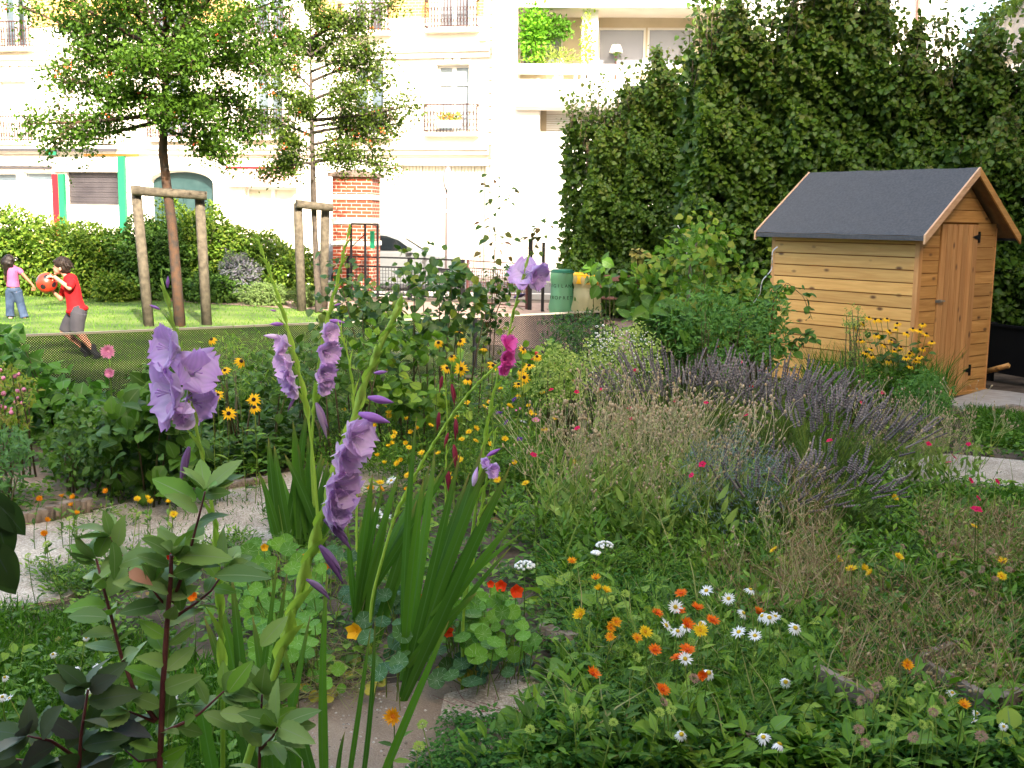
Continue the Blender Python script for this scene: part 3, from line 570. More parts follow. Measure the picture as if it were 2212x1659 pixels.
c1, c2 = (.46, .21, .05), (.64, .35, .11)
Wy = woodmat('pine_side', 1, (.61, .31, .085), (.77, .45, .14)); Wx = woodmat('pine_front', 0, c1, c2); Wz = woodmat('pine_door', 2, (.50, .22, .07), (.68, .37, .14), sc=.8)
W_rake = woodmat('pale_batten', 0, (.55, .32, .17), (.68, .44, .26))
M_felt = mat('roofing_felt', (.062, .064, .071), .85, col2=(.084, .086, .093), scale=40, bump=.5, bscale=200, detail=8)
M_hinge = mat('black_iron', (.02, .02, .02), .5, metal=.6)
M_groove = mat('board_groove', (.30, .13, .035), .9)
ysh = .664; Ash = (4.126, 11.612, 0); Wd, Ld, Hs, Hr = 1.466, 1.885, 1.80, 2.36
SH = empty('garden_shed', Ash, ysh, 'small wooden garden shed with dark felt roof and closed plank door', 'shed')
def boards(mb, z0, z1, bh, fn, r0=.5):
    z = z0; k = 0
    while z < z1-.01:
        t = min(z+bh, z1); fn(z, t, rng.random()); z = t; k += 1
bh = .131
m_ = MB()
def fb(z, t, r):        # shiplap: a board face with a shadow groove under it
    m_.box((-.004, .045, z+.012), (.016, Ld-.045, t), 0, rnd=r); m_.box((.012, .045, z), (.02, Ld-.045, z+.012), 1)
boards(m_, .04, Hs, bh, fb); m_.box((.017, .01, .03), (.04, Ld, Hs-.02)); m_.obj('side_wall', [Wy, M_groove], SH)
m_ = MB()
def fb(z, t, r): m_.box((Wd-.016, .045, z+.009), (Wd, Ld-.045, t), 0, rnd=r)
boards(m_, .04, Hs, bh, fb); m_.box((Wd-.04, .01, .03), (Wd-.017, Ld, Hs-.02)); m_.obj('side_wall', Wy, SH)
d0, d1, dz0, dz1 = .375, 1.075, .03, 1.845
m_ = MB()
def fb(z, t, r):
    if z < dz1-.03:
        m_.box((.06, .0, z+.009), (d0-.012, .016, t), 0, rnd=r); m_.box((d1+.012, .0, z+.009), (Wd-.012, .016, t), 0, rnd=(r*7) % 1)
        m_.box((.06, .012, z), (d0-.012, .02, z+.009), 1); m_.box((d1+.012, .012, z), (Wd-.012, .02, z+.009), 1)
    else:
        def xw(zz): return min(.06+max(0, zz-Hs)*(Wd/2-.06)/(Hr-Hs-.02), Wd/2)
        a0, a1 = xw(z+.009), xw(t)
        m_.add([[a0, 0, z+.009], [Wd-a0, 0, z+.009], [Wd-a1, 0, t], [a1, 0, t], [a0, .016, z+.009], [Wd-a0, .016, z+.009], [Wd-a1, .016, t], [a1, .016, t]], [[0, 1, 2, 3], [4, 7, 6, 5], [0, 4, 5, 1], [1, 5, 6, 2], [2, 6, 7, 3], [3, 7, 4, 0]], 0, rnd=r)
boards(m_, dz1-14*bh, Hr-.05, bh, fb); m_.add([[.02, .021, .03], [Wd-.02, .021, .03], [Wd-.02, .021, Hs], [Wd/2, .021, Hr-.03], [.02, .021, Hs]], [[0, 1, 2, 3, 4]], 1); m_.obj('front_wall', [Wx, M_groove], SH)
m_ = MB(); m_.add([[.02, Ld-.02, .03], [Wd-.02, Ld-.02, .03], [Wd-.02, Ld-.02, Hs], [Wd/2, Ld-.02, Hr-.03], [.02, Ld-.02, Hs]], [[0, 4, 3, 2, 1]]); m_.obj('back_wall', Wx, SH)
for (x0, x1, y0, y1) in ((-.004, .058, -.006, .044), (Wd-.011, Wd+.004, -.006, .044), (-.004, .03, Ld-.044, Ld+.004)):
    m_ = MB(); m_.box((x0, y0, .02), (x1, y1, Hs-.005)); m_.obj('corner_post', Wz, SH)
m_ = MB(); nb = 7
for k in range(nb):
    a = d0+(d1-d0)*k/nb; m_.box((a+.003, -.014, dz0), (a+(d1-d0)/nb-.005, .004, dz1-.012), 0, rnd=rng.random())
m_.box((d0+.01, .005, dz0), (d1-.01, .012, dz1-.02)); dr = m_.obj('door', Wz, SH)
for zz_ in (1.70, .26):
    m_ = MB(); m_.add([[d1-.13, -.016, zz_], [d1+.004, -.018, zz_-.028], [d1+.004, -.018, zz_+.028], [d1-.13, -.022, zz_], [d1+.004, -.024, zz_-.028], [d1+.004, -.024, zz_+.028]], [[3, 4, 5], [0, 2, 1], [0, 1, 4, 3], [1, 2, 5, 4], [2, 0, 3, 5]]); m_.box((d1+.006, -.024, zz_-.06), (d1+.03, -.006, zz_+.06)); m_.obj('hinge', M_hinge, dr)
m_ = MB(); m_.box((d0-.05, -.03, 1.02), (d0+.06, -.016, 1.05)); m_.bar((d0+.01, -.04, 1.035), (d0+.09, -.04, 1.035), .008); m_.obj('latch', mat('zinc_bolt', (.35, .33, .28), .4, metal=.7), dr)
# roof: two felt covered slopes
ov, yf, yb = .19, -.16, Ld+.09; sl_ = (Hr-Hs)/(Wd/2); ze = Hs-ov*sl_+.035; zr = Hr+.035
m_ = MB()
for sgn in (0, 1):
    X = lambda x: x if sgn == 0 else Wd-x
    pr_ = [(-ov, ze), (Wd/2, zr), (Wd/2, zr+.022), (-ov, ze+.022)]
    for a in range(12):       # gently wavy felt
        pass
    nx, ny = 14, 24; xs = np.linspace(-ov, Wd/2, nx+1); ysx = np.linspace(yf, yb, ny+1)
    gx, gy = np.meshgrid(xs, ysx, indexing='ij'); gz = ze+(gx+ov)*(zr-ze)/(Wd/2+ov)+.022+.004*np.sin(gx*23+gy*3+sgn)*np.sin(gy*11)
    V = np.stack([X(gx), gy, gz], -1).reshape(-1, 3); i = np.arange(nx)[:, None]*(ny+1); j = np.arange(ny)[None]; Fq = np.stack([i+j, i+ny+1+j, i+ny+2+j, i+j+1], -1).reshape(-1, 4)
    m_.add(V, [Fq if sgn == 0 else Fq[:, ::-1]], 0, smooth=True)
    m_.add([[X(-ov), yf, ze+.019], [X(-ov), yb, ze+.019], [X(-ov-.004), yb, ze-.028], [X(-ov-.004), yf, ze-.028]], [[0, 1, 2, 3]])
rf = m_.obj('roof', M_felt, SH)
m_ = MB()
for sgn in (0, 1):
    X = lambda x: x if sgn == 0 else Wd-x
    m_.add([[X(-ov+.01), yf+.02, ze], [X(Wd/2), yf+.02, zr], [X(Wd/2), yb-.02, zr], [X(-ov+.01), yb-.02, ze]], [[0, 3, 2, 1]])
m_.obj('roof_deck', mat('roof_boards', (.22, .12, .05), .8, col2=(.30, .17, .07), scale=9), rf)
for yy in (yf-.022, yb+.002):
    for sgn in (0, 1):
        X = lambda x: x if sgn == 0 else Wd-x
        m_ = MB(); dz = .075
        P = [[X(-ov-.005), 0, ze-.062], [X(Wd/2), 0, zr-.062], [X(Wd/2), 0, zr+.028], [X(-ov-.005), 0, ze+.030]]
        V = [[p[0], yy, p[2]] for p in P]+[[p[0], yy+.02, p[2]] for p in P]
        m_.add(V, [[0, 1, 2, 3], [4, 7, 6, 5], [0, 4, 5, 1], [1, 5, 6, 2], [2, 6, 7, 3], [3, 7, 4, 0]], 0, rnd=.6); m_.obj('barge_board', W_rake if sgn == 0 else Wx, rf)
m_ = MB(); m_.box((d0-.02, -.03, .0), (Wd, .0, .028)); m_.obj('threshold', Wx, SH)
q = [G(2040, 872)[:2], G(2128, 845)[:2], G(2180, 850)[:2], G(2300, 868)[:2], G(2340, 905)[:2], G(2190, 878)[:2], G(2080, 890)[:2]]
gpoly('shed_apron', ccw([tuple(p) for p in q]), .025, M_conc, thick=.03)
gpoly('shed_apron', ccw([tuple(G(*p)[:2]) for p in ((2195, 879), (2345, 906), (2345, 960), (2150, 896))]), .015, M_sand, thick=.02)
bpA, bpB = G(2134, 832)[:2], G(2300, 868)[:2]; bpA = bpA+np.array([.12, .35]); bpB = bpB+np.array([.3, .25])
yb_ = math.atan2(bpB[1]-bpA[1], bpB[0]-bpA[0]); Lb = math.hypot(*(bpB-bpA))
bo = empty('black_panel_fence', (*bpA, 0), yb_, 'low black panel fence to the right of the shed', 'fence')
m_ = MB(); m_.box((0, 0, .12), (Lb, .03, .66)); m_.obj('panel', M_black, bo); m_ = MB(); m_.box((0, -.02, .66), (Lb, .05, .69)); m_.obj('rail', M_black, bo)
for k in range(3): m_ = MB(); m_.box((k*Lb/2-.03, .031, 0), (k*Lb/2+.03, .09, .7)); m_.obj('post', M_black, bo)
p0 = AT(2128, 803, 12.75); p1 = AT(2180, 789, 12.5); m_ = MB(); m_.bar(p0-p0, p1-p0, .03, 4); pk = m_.obj('timber_offcut', Wx, None, p0, 'short pine batten sticking out behind the shed against the black fence', 'plank')

# ================================================================== STREET SIDE: gates, pillar, car, sign post, bins, bench
def railing(name, A, B, h, label, cat='gate', rails=(), mesh=None, thick=.035, m=None, posts=(0, 1), pw=.04):
    A = np.array(A[:2]); B = np.array(B[:2]); L = float(np.hypot(*(B-A))); o = empty(name, (*A, 0), math.atan2(B[1]-A[1], B[0]-A[0]), label, cat); m = m or M_iron2
    for x in posts: q_ = MB(); q_.box((x*L-pw/2, -pw/2, 0), (x*L+pw/2, pw/2, h)); q_.obj('post', m, o)
    for z in rails: q_ = MB(); q_.box((pw/2+.001, -thick/2, z-thick/2), (L-pw/2-.001, thick/2, z+thick/2)); q_.obj('rail', m, o)
    if mesh:
        q_ = MB(); n_ = int(L/.07)
        for k in range(1, n_): q_.box((k*L/n_-.004, -.004, mesh[0]), (k*L/n_+.004, .004, mesh[1]))
        nz = int((mesh[1]-mesh[0])/.07)
        for k in range(1, nz): z = mesh[0]+(mesh[1]-mesh[0])*k/nz; q_.box((pw/2, -.0045-.004, z-.004), (L-pw/2, -.0045, z+.004))
        q_.obj('wire_mesh', m, o)
    return o
M_iron2 = mat('dark_grey_steel', (.012, .011, .012), .6, spec=.2)
gA = np.array([-3.55, 26.0]); gB = AT(1000, 600, 24.6); gC = AT(1146, 600, 23.0)
railing('wire_gate', AT(752, 600, 25.9), AT(884, 600, 25.4), .95, 'left dark wire mesh gate leaf between the tall gate frame and the rose bushes', rails=(.93, .72, .1), mesh=(.1, .72), pw=.06)
railing('wire_gate', AT(886, 600, 25.35), gB, .95, 'middle dark wire mesh gate leaf in front of the parked car', rails=(.93, .72, .1), mesh=(.1, .72), pw=.06)
railing('wire_gate', AT(1010, 600, 24.4), AT(1138, 600, 23.1), .95, 'right reddish wire mesh gate leaf beside the square iron post', rails=(.93, .78, .28, .06), mesh=(.28, .78), m=mat('rusty_steel', (.10, .035, .03), .7), pw=.035, thick=.02)
def postobj(u, v0, Y, h, wd, label, name='iron_post', m=None):
    p = AT(u, v0, Y); q_ = MB(); q_.box((-wd/2, -wd/2, 0), (wd/2, wd/2, h)); q_.box((-wd/2-.005, -wd/2-.005, h), (wd/2+.005, wd/2+.005, h+.02)); return q_.obj(name, m or M_iron2, None, (p[0], p[1], 0), label, 'post')
postobj(1145, 600, 23.0, 1.42, .085, 'square black iron gate post left of the tall hedge'); postobj(1173, 600, 22.6, 1.36, .06, 'slimmer dark iron post between the gate post and the tall hedge')
tf = empty('gate_frame', AT(759, 600, 25.6)*[1, 1, 0], -.2, 'tall dark iron frame with three uprights in front of the brick pillar', 'gate')
for x in (0, .33, .62): q_ = MB(); q_.box((x-.022, -.022, 0), (x+.022, .022, 1.66)); q_.obj('upright', M_iron2, tf)
q_ = MB(); q_.box((.0, -.015, 1.661), (.64, .015, 1.69)); q_.obj('rail', M_iron2, tf)
q_ = MB(); q_.bar((.0, 0, 1.15), (.33, 0, 1.45), .012, 6); q_.obj('brace', M_iron2, tf)
q_ = MB(); q_.box((.45, -.03, 1.13), (.56, -.023, 1.52)); q_.obj('sign_plate', M_green, tf)
# brick gate pillar
pp = AT(716, 600, 26.5); pp[2] = 0; k_ = 26.5/2445
bpil = empty('brick_pillar', pp, -.12, 'orange brick gate pillar banded with white stone', 'pillar')
def zat(v, Y, u=760): return AT(u, v, Y)[2]
lv = [0.13, zat(530, 26.5), zat(520, 26.5), zat(484, 26.5), zat(471, 26.5), zat(431, 26.5), zat(420, 26.5), zat(382, 26.5)]
wd = 92*k_
def tbox(mb, a, b, m=0):
    x0, y0, z0 = a; x1, y1, z1 = b
    for P, uvs in (([[x0,y0,z0],[x1,y0,z0],[x1,y0,z1],[x0,y0,z1]], [[x0,z0,0],[x1,z0,0],[x1,z1,0],[x0,z1,0]]), ([[x0,y1,z0],[x0,y0,z0],[x0,y0,z1],[x0,y1,z1]], [[y1,z0,0],[y0,z0,0],[y0,z1,0],[y1,z1,0]]), ([[x1,y0,z0],[x1,y1,z0],[x1,y1,z1],[x1,y0,z1]], [[y0,z0,0],[y1,z0,0],[y1,z1,0],[y0,z1,0]]), ([[x0,y0,z1],[x1,y0,z1],[x1,y1,z1],[x0,y1,z1]], [[x0,y0,0],[x1,y0,0],[x1,y1,0],[x0,y1,0]])):
        mb.add(P, [[0, 1, 2, 3]], m, tuv=np.array(uvs, float))
for i in range(4):
    q_ = MB(); tbox(q_, (0.03, .03, lv[2*i]), (wd-.03, .8, lv[2*i+1] if 2*i+1 < 8 else 3)); q_.obj('brick_course', M_rbrick, bpil)
for i in range(3): q_ = MB(); q_.box((0, 0, lv[2*i+1]+.001), (wd, .83, lv[2*i+2]-.001)); q_.obj('stone_band', M_stone2, bpil)
q_ = MB(); q_.box((-.06, -.06, lv[7]+.001), (wd+.06, .89, lv[7]+.09)); q_.add([[-.02, -.02, lv[7]+.09], [wd+.02, -.02, lv[7]+.09], [wd+.02, .85, lv[7]+.09], [-.02, .85, lv[7]+.09], [wd/2, .42, lv[7]+.2]], [[0, 1, 4], [1, 2, 4], [2, 3, 4], [3, 0, 4]]); q_.obj('coping', mat('dark_coping', (.18, .13, .10), .8), bpil)
# car
M_carp = mat('silver_paint', (.22, .23, .235), .25, metal=.3, spec=.6); M_tyre = mat('tyre', (.015, .015, .015), .8); M_cglass = mat('car_glass', (.008, .011, .013), .12, spec=.4)
M_chr = mat('alloy', (.5, .5, .5), .3, metal=.8)
cc = AT(852, 560, 28.6)
CAR = empty('parked_car', (cc[0]-1.9, 28.2, 0), -.06, 'silver hatchback parked in the street behind the wire gates', 'car')
prof = [(0.02, .45), (.0, .75), (.08, .98), (.22, 1.02), (.42, 1.33), (.62, 1.44), (1.2, 1.50), (1.75, 1.46), (2.15, 1.33), (2.72, 1.0), (3.3, .90), (3.68, .76), (3.78, .52), (3.76, .28), (3.3, .22), (.5, .22), (.1, .28)]
q_ = MB(); n_ = len(prof); ys_ = [0, .10, .35, 1.3, 1.55, 1.65]
def inset(z, y): return (.10*max(0, (z-.9)/.55) if y in (0, .10, 1.55, 1.65) else 0)
V = []
for y in ys_:
    edge = y in (0, 1.65)
    for (x, z) in prof:
        cx = x+(.05*(1 if x < 1.9 else -1) if edge else 0); cz = z-(.05 if edge and z > .5 else 0); yy = y+inset(z, y)*(1 if y < .8 else -1); V.append([cx, yy, cz])
fs = []
for a in range(len(ys_)-1):
    for i in range(n_): fs.append([a*n_+i, a*n_+(i+1) % n_, (a+1)*n_+(i+1) % n_, (a+1)*n_+i])
fs += [list(range(n_))[::-1], [5*n_+i for i in range(n_)]]
q_.add(V, [np.array(f) for f in fs], smooth=False); q_.obj('body', M_carp, CAR)
for (P, nm) in (([(.55, 1.02), (.72, 1.33), (1.25, 1.40), (1.35, 1.02)], 'side_window'), ([(1.41, 1.02), (1.33, 1.40), (1.75, 1.37), (2.05, 1.27), (2.42, 1.02)], 'side_window')):
    for yy, sg in ((-.012, 1), (1.662, -1)):
        q_ = MB(); V = [[x, yy+sg*.10*max(0, (z-.9)/.55), z] for x, z in P]; q_.add(V+[[v[0], v[1]+sg*.02, v[2]] for v in V], [list(range(len(P))), [len(P)+i for i in range(len(P))][::-1]]+[[i, i+len(P), (i+1) % len(P)+len(P), (i+1) % len(P)] for i in range(len(P))]); q_.obj(nm, M_cglass, CAR)
q_ = MB(); q_.add([[2.18, .3, 1.345], [2.18, 1.35, 1.345], [2.70, 1.42, 1.035], [2.70, .23, 1.035]], [[0, 3, 2, 1]]); q_.obj('windscreen', M_cglass, CAR)
q_ = MB(); q_.add([[.40, .3, 1.33], [.40, 1.35, 1.33], [.20, 1.38, 1.045], [.20, .27, 1.045]], [[0, 1, 2, 3]]); q_.obj('rear_window', M_cglass, CAR)
for x in (.68, 3.08):
    for y in (-.01, 1.46):
        q_ = MB(); q_.bar((x, y, .31), (x, y+.2, .31), .31, 20); wh = q_.obj('wheel', M_tyre, CAR); q_ = MB(); q_.bar((x, y-.006 if y < 1 else y+.201, .31), (x, y-.001 if y < 1 else y+.206, .31), .20, 14); q_.obj('rim', M_chr, wh)
for y in (.04, 1.42): q_ = MB(); q_.box((-.03, y, .68), (.05, y+.18, .98)); q_.obj('tail_light', mat('red_lens', (.55, .01, .01), .3), CAR)
for y in (.10, 1.30): q_ = MB(); q_.box((3.55, y, .66), (3.76, y+.24, .80)); q_.obj('headlight', mat('clear_lens', (.7, .7, .7), .15), CAR)
q_ = MB(); q_.box((2.30, -.14, .98), (2.42, -.02, 1.10)); q_.obj('wing_mirror', M_carp, CAR)
# street sign seen nearly edge on
sp0 = AT(963, 600, 26.3); sg = empty('street_sign', (sp0[0], sp0[1], 0), 1.25, 'round white street sign seen almost edge on upon a thin pole', 'sign')
q_ = MB(); q_.bar((0, 0, 0), (0, 0, 2.95), .028, 8); q_.obj('pole', mat('galvanised', (.13, .10, .10), .6), sg)
q_ = MB(); q_.bar((0, -.045, 2.72), (0, -.03, 2.72), .27, 24); q_.obj('sign_disc', M_white, sg); q_ = MB(); a = np.linspace(0, 2*PI, 25); q_.tube(np.stack([.27*np.cos(a), 0*a-.037, 2.72+.27*np.sin(a)], -1), .018, 6, 0, False); q_.obj('sign_rim', MC['galvanised'], sg)
q_ = MB(); q_.box((-.06, -.03, 1.95), (.06, .03, 2.02)); q_.box((-.06, -.03, 2.3), (.06, .03, 2.36)); q_.obj('bracket', M_white, sg)
# bin bags
def text_mesh(txt, size, m, parent, loc, rot):
    cu = bpy.data.curves.new('lettering', 'FONT'); cu.body = txt; cu.size = size; cu.extrude = .001; cu.align_x = 'CENTER'
    to = bpy.data.objects.new('lettering_tmp', cu); COL.objects.link(to); dg = bpy.context.evaluated_depsgraph_get(); me = bpy.data.meshes.new_from_object(to.evaluated_get(dg))
    bpy.data.objects.remove(to); o = bpy.data.objects.new('lettering', me); COL.objects.link(o); me.materials.clear(); me.materials.append(m); o.parent = parent; o.location = loc; o.rotation_euler = rot; return o
def glassy(name, col, al, rough=.35):
    m = bpy.data.materials.new(name); m.use_nodes = True; n = m.node_tree; p = n.nodes['Principled BSDF']; p.inputs['Base Color'].default_value = (*col, 1); p.inputs['Roughness'].default_value = rough; L = n.links
    t = n.nodes.new('ShaderNodeBsdfTransparent'); t.inputs[0].default_value = (*[min(1, c*2.2+.1) for c in col], 1); tl = n.nodes.new('ShaderNodeBsdfTranslucent'); tl.inputs[0].default_value = (*col, 1)
    m1 = n.nodes.new('ShaderNodeMixShader'); m1.inputs[0].default_value = .5; L.new(p.outputs[0], m1.inputs[1]); L.new(tl.outputs[0], m1.inputs[2])
    m2 = n.nodes.new('ShaderNodeMixShader'); m2.inputs[0].default_value = al; L.new(t.outputs[0], m2.inputs[1]); L.new(m1.outputs[0], m2.inputs[2]); L.new(m2.outputs[0], n.nodes['Material Output'].inputs[0]); return m
def bag(name, u, Y, ztop, r0, label, bagm, rimm, lid=False, text=None):
    p = AT(u, 650, Y); o = empty(name, (p[0], p[1], 0), 0, label, 'litter bin')
    V = []; zs_ = [ztop-.02, ztop-.06, ztop-.14, ztop-.22, ztop-.26, .62, .45, .28, .14, .07]; rs = [1.04, 1.10, 1.06, .90, .92, .95, 1.05, 1.12, 1.06, .6]
    seg = 28
    q_ = MB(); th = np.arange(seg)*2*PI/seg
    for z, r in zip(zs_, rs):
        rr = r0*r*(1+.05*np.sin(9*th+z*9)+.05*np.sin(5*th-z*13+1)+.03*np.sin(17*th+z*6)); V.append(np.stack([rr*np.cos(th), rr*np.sin(th), np.full(seg, z)], -1))
    V = np.concatenate(V); n_ = len(zs_); i = np.arange(n_-1)[:, None]*seg; j = np.arange(seg)[None]; k = (j+1) % seg
    q_.add(V, [np.stack([i+j, i+seg+j, i+seg+k, i+k], -1).reshape(-1, 4), np.arange(seg)[::-1]+(n_-1)*seg], smooth=True); b_ = q_.obj('plastic_bag', bagm, o)
    q_ = MB(); cth = np.linspace(0, 2*PI, 25); q_.tube(np.stack([(r0+.01)*np.cos(cth), (r0+.01)*np.sin(cth), np.full(25, ztop)], -1), .014, 6, 0, False); q_.obj('rim', rimm, o)
    if lid:
        q_ = MB(); q_.tube([(0, 0, ztop-.16), (0, 0, ztop+.01), (0, 0, ztop+.03)], [r0*1.05, r0*1.07, r0*.99], 24); q_.obj('lid', rimm, o)
    else:
        q_ = MB(); q_.tube([(0, 0, ztop+.016), (0, 0, ztop+.045)], [r0*1.04, r0*.9], 24); q_.obj('lid', rimm, o)
    q_ = MB(); q_.bar((r0*.2, r0*1.12, 0), (r0*.2, r0*1.12, ztop+.02), .025, 8); q_.bar((0, 0, .0), (0, 0, .02), .2, 12); q_.obj('stand', M_green2, o)
    if text:
        for k_, (tx, z, sz) in enumerate(text):
            for ci, ch in enumerate(tx):      # each letter bends round the bag
                a = -PI/2+(ci-(len(tx)-1)/2)*sz*.72/r0; t_ = text_mesh(ch, sz, M_black, b_, (r0*1.16*math.cos(a), r0*1.16*math.sin(a), z), (PI/2, 0, a+PI/2))
    return o
M_green2 = mat('bin_green', (.015, .12, .08), .5); M_yel = mat('yellow_plastic', (.75, .42, .01), .4)
bag('litter_bin', 1213, 20.4, .90, .195, 'green translucent plastic refuse bag hanging in a round stand, with black lettering', glassy('green_bag', (.20, .40, .27), .66), M_green2, False, [('VIGILANCE', .63, .085), ('PROPRETE', .42, .085)])
bag('litter_bin', 1268, 20.0, .88, .235, 'pale yellow translucent refuse bag under a bright yellow lid', glassy('yellow_bag', (.50, .47, .28), .7), M_yel, True)
# bench
bq = AT(1250, 640, 20.6); be = empty('park_bench', (bq[0], bq[1], 0), -.1, 'brown slatted park bench beside the yellow lidded bin, in front of the hedge', 'bench'); M_bw = mat('bench_brown', (.20, .10, .075), .6, col2=(.25, .13, .10), scale=6)
for z in (.60, .73): q_ = MB(); q_.box((0, .30, z), (1.12, .335, z+.105)); q_.obj('backrest_slat', M_bw, be)
for y in (-.12, 0.0, .12): q_ = MB(); q_.box((0, y-.05, .42), (1.12, y+.05, .45)); q_.obj('seat_slat', M_bw, be)
for x in (.06, 1.06): q_ = MB(); q_.box((x-.02, .336, 0), (x+.02, .38, .86)); q_.box((x-.02, -.16, 0), (x+.02, -.12, .42)); q_.box((x-.02, -.16, .385), (x+.02, .336, .419)); q_.obj('bench_leg', M_black, be)

# ================================================================== LOW PERFORATED FENCE
def perfmat():
    m = bpy.data.materials.new('perforated_steel'); m.use_nodes = True; n = m.node_tree; p = n.nodes['Principled BSDF']; L = n.links; p.inputs['Base Color'].default_value = (.006, .0055, .0055, 1); p.inputs['Specular IOR Level'].default_value = .15; p.inputs['Roughness'].default_value = .6
    a = n.nodes.new('ShaderNodeAttribute'); a.attribute_name = 'tuv'; vo = n.nodes.new('ShaderNodeTexVoronoi'); vo.inputs['Randomness'].default_value = 0; vo.inputs['Scale'].default_value = 1/.017
    sp = n.nodes.new('ShaderNodeSeparateXYZ'); L.new(a.outputs['Vector'], sp.inputs[0]); ad = n.nodes.new('ShaderNodeVectorRotate'); ad.rotation_type = 'Z_AXIS'; ad.inputs['Angle'].default_value = PI/4; L.new(a.outputs['Vector'], ad.inputs['Vector']); L.new(ad.outputs[0], vo.inputs['Vector'])
    lt = n.nodes.new('ShaderNodeMath'); lt.operation = 'LESS_THAN'; lt.inputs[1].default_value = .285; L.new(vo.outputs['Distance'], lt.inputs[0])
    t = n.nodes.new('ShaderNodeBsdfTransparent'); ms = n.nodes.new('ShaderNodeMixShader'); L.new(lt.outputs[0], ms.inputs[0]); L.new(p.outputs[0], ms.inputs[1]); L.new(t.outputs[0], ms.inputs[2]); L.new(ms.outputs[0], n.nodes['Material Output'].inputs[0]); return m
Lf = float(np.hypot(*(FL1-FL0))); yf_ = math.atan2(FL1[1]-FL0[1], FL1[0]-FL0[0])
fe = empty('low_mesh_fence', (*FL0, 0), yf_, 'knee high fence of dark perforated metal between flower beds and lawn', 'fence')
nP = 4; M_perf = perfmat(); hF = .70
for k in range(nP):
    a, b = Lf*k/nP+.025, Lf*(k+1)/nP-.025; q_ = MB(); q_.add([[a, 0, .04], [b, 0, .04], [b, 0, hF-.02], [a, 0, hF-.02]], [[0, 1, 2, 3]], tuv=[[a, .04, 0], [b, .04, 0], [b, hF, 0], [a, hF, 0]]); q_.obj('mesh_panel', M_perf, fe)
for k in range(nP+1): x = Lf*k/nP; q_ = MB(); q_.box((x-.022, -.02, 0), (x+.022, .02, hF-.02)); q_.obj('post', M_black, fe)
q_ = MB(); q_.box((-.03, -.022, hF-.019), (Lf+.03, .022, hF)); q_.obj('top_rail', mat('pale_rail', (.30, .27, .22), .6), fe)

# ================================================================== TREES AND TREE STAKES
M_post = mat('weathered_wood', (.065, .053, .038), .9, col2=(.125, .103, .074), scale=12, bump=.6, bscale=50)
def tripod(name, label, A, B, hA, hB, tiltA, tiltB, zc, r=.075, back=.15):
    o = empty(name, ((A[0]+B[0])/2, (A[1]+B[1])/2, 0), 0, label, 'tree support'); O = np.array(o.location)
    for P, h, t in ((A, hA, tiltA), (B, hB, tiltB)):
        q_ = MB(); p = np.array([P[0], P[1], -.02])-O; q_.tube([p, p+[t[0]*.5, t[1]*.5, h*.5], p+[t[0], t[1], h]], [r, r*.97, r*.92], 10); q_.obj('post', M_post, o)
    q_ = MB(); a = np.array([A[0]+tiltA[0]-.0, A[1]+tiltA[1]-r*1.7, zc])-O; b = np.array([B[0]+tiltB[0]+.16, B[1]+tiltB[1]-r*1.7, zc-.06])-O; q_.bar(a, b, r*.9, 10, r2=r*.85); q_.obj('crossbar', M_post, o); return o
a1, b1 = G(322, 705), G(447, 702); t1a = AT(293, 408, 18.4)-a1; t1b = AT(431, 425, 18.7)-b1
tripod('tree_stake_frame', 'weathered round timber goalpost frame supporting the larger street tree on the lawn', a1, b1, t1a[2]+.07, t1b[2], t1a[:2], t1b[:2], AT(360, 413, 18.4)[2], .085)
a2, b2 = G(652, 672), G(698, 668); t2a = AT(643, 440, 21.9)-a2; t2b = AT(703, 447, 22.2)-b2
tripod('tree_stake_frame', 'greyer timber goalpost frame supporting the slender tree near the gates', a2, b2, t2a[2]+.03, t2b[2], t2a[:2], t2b[:2], AT(670, 441, 21.9)[2], .09)
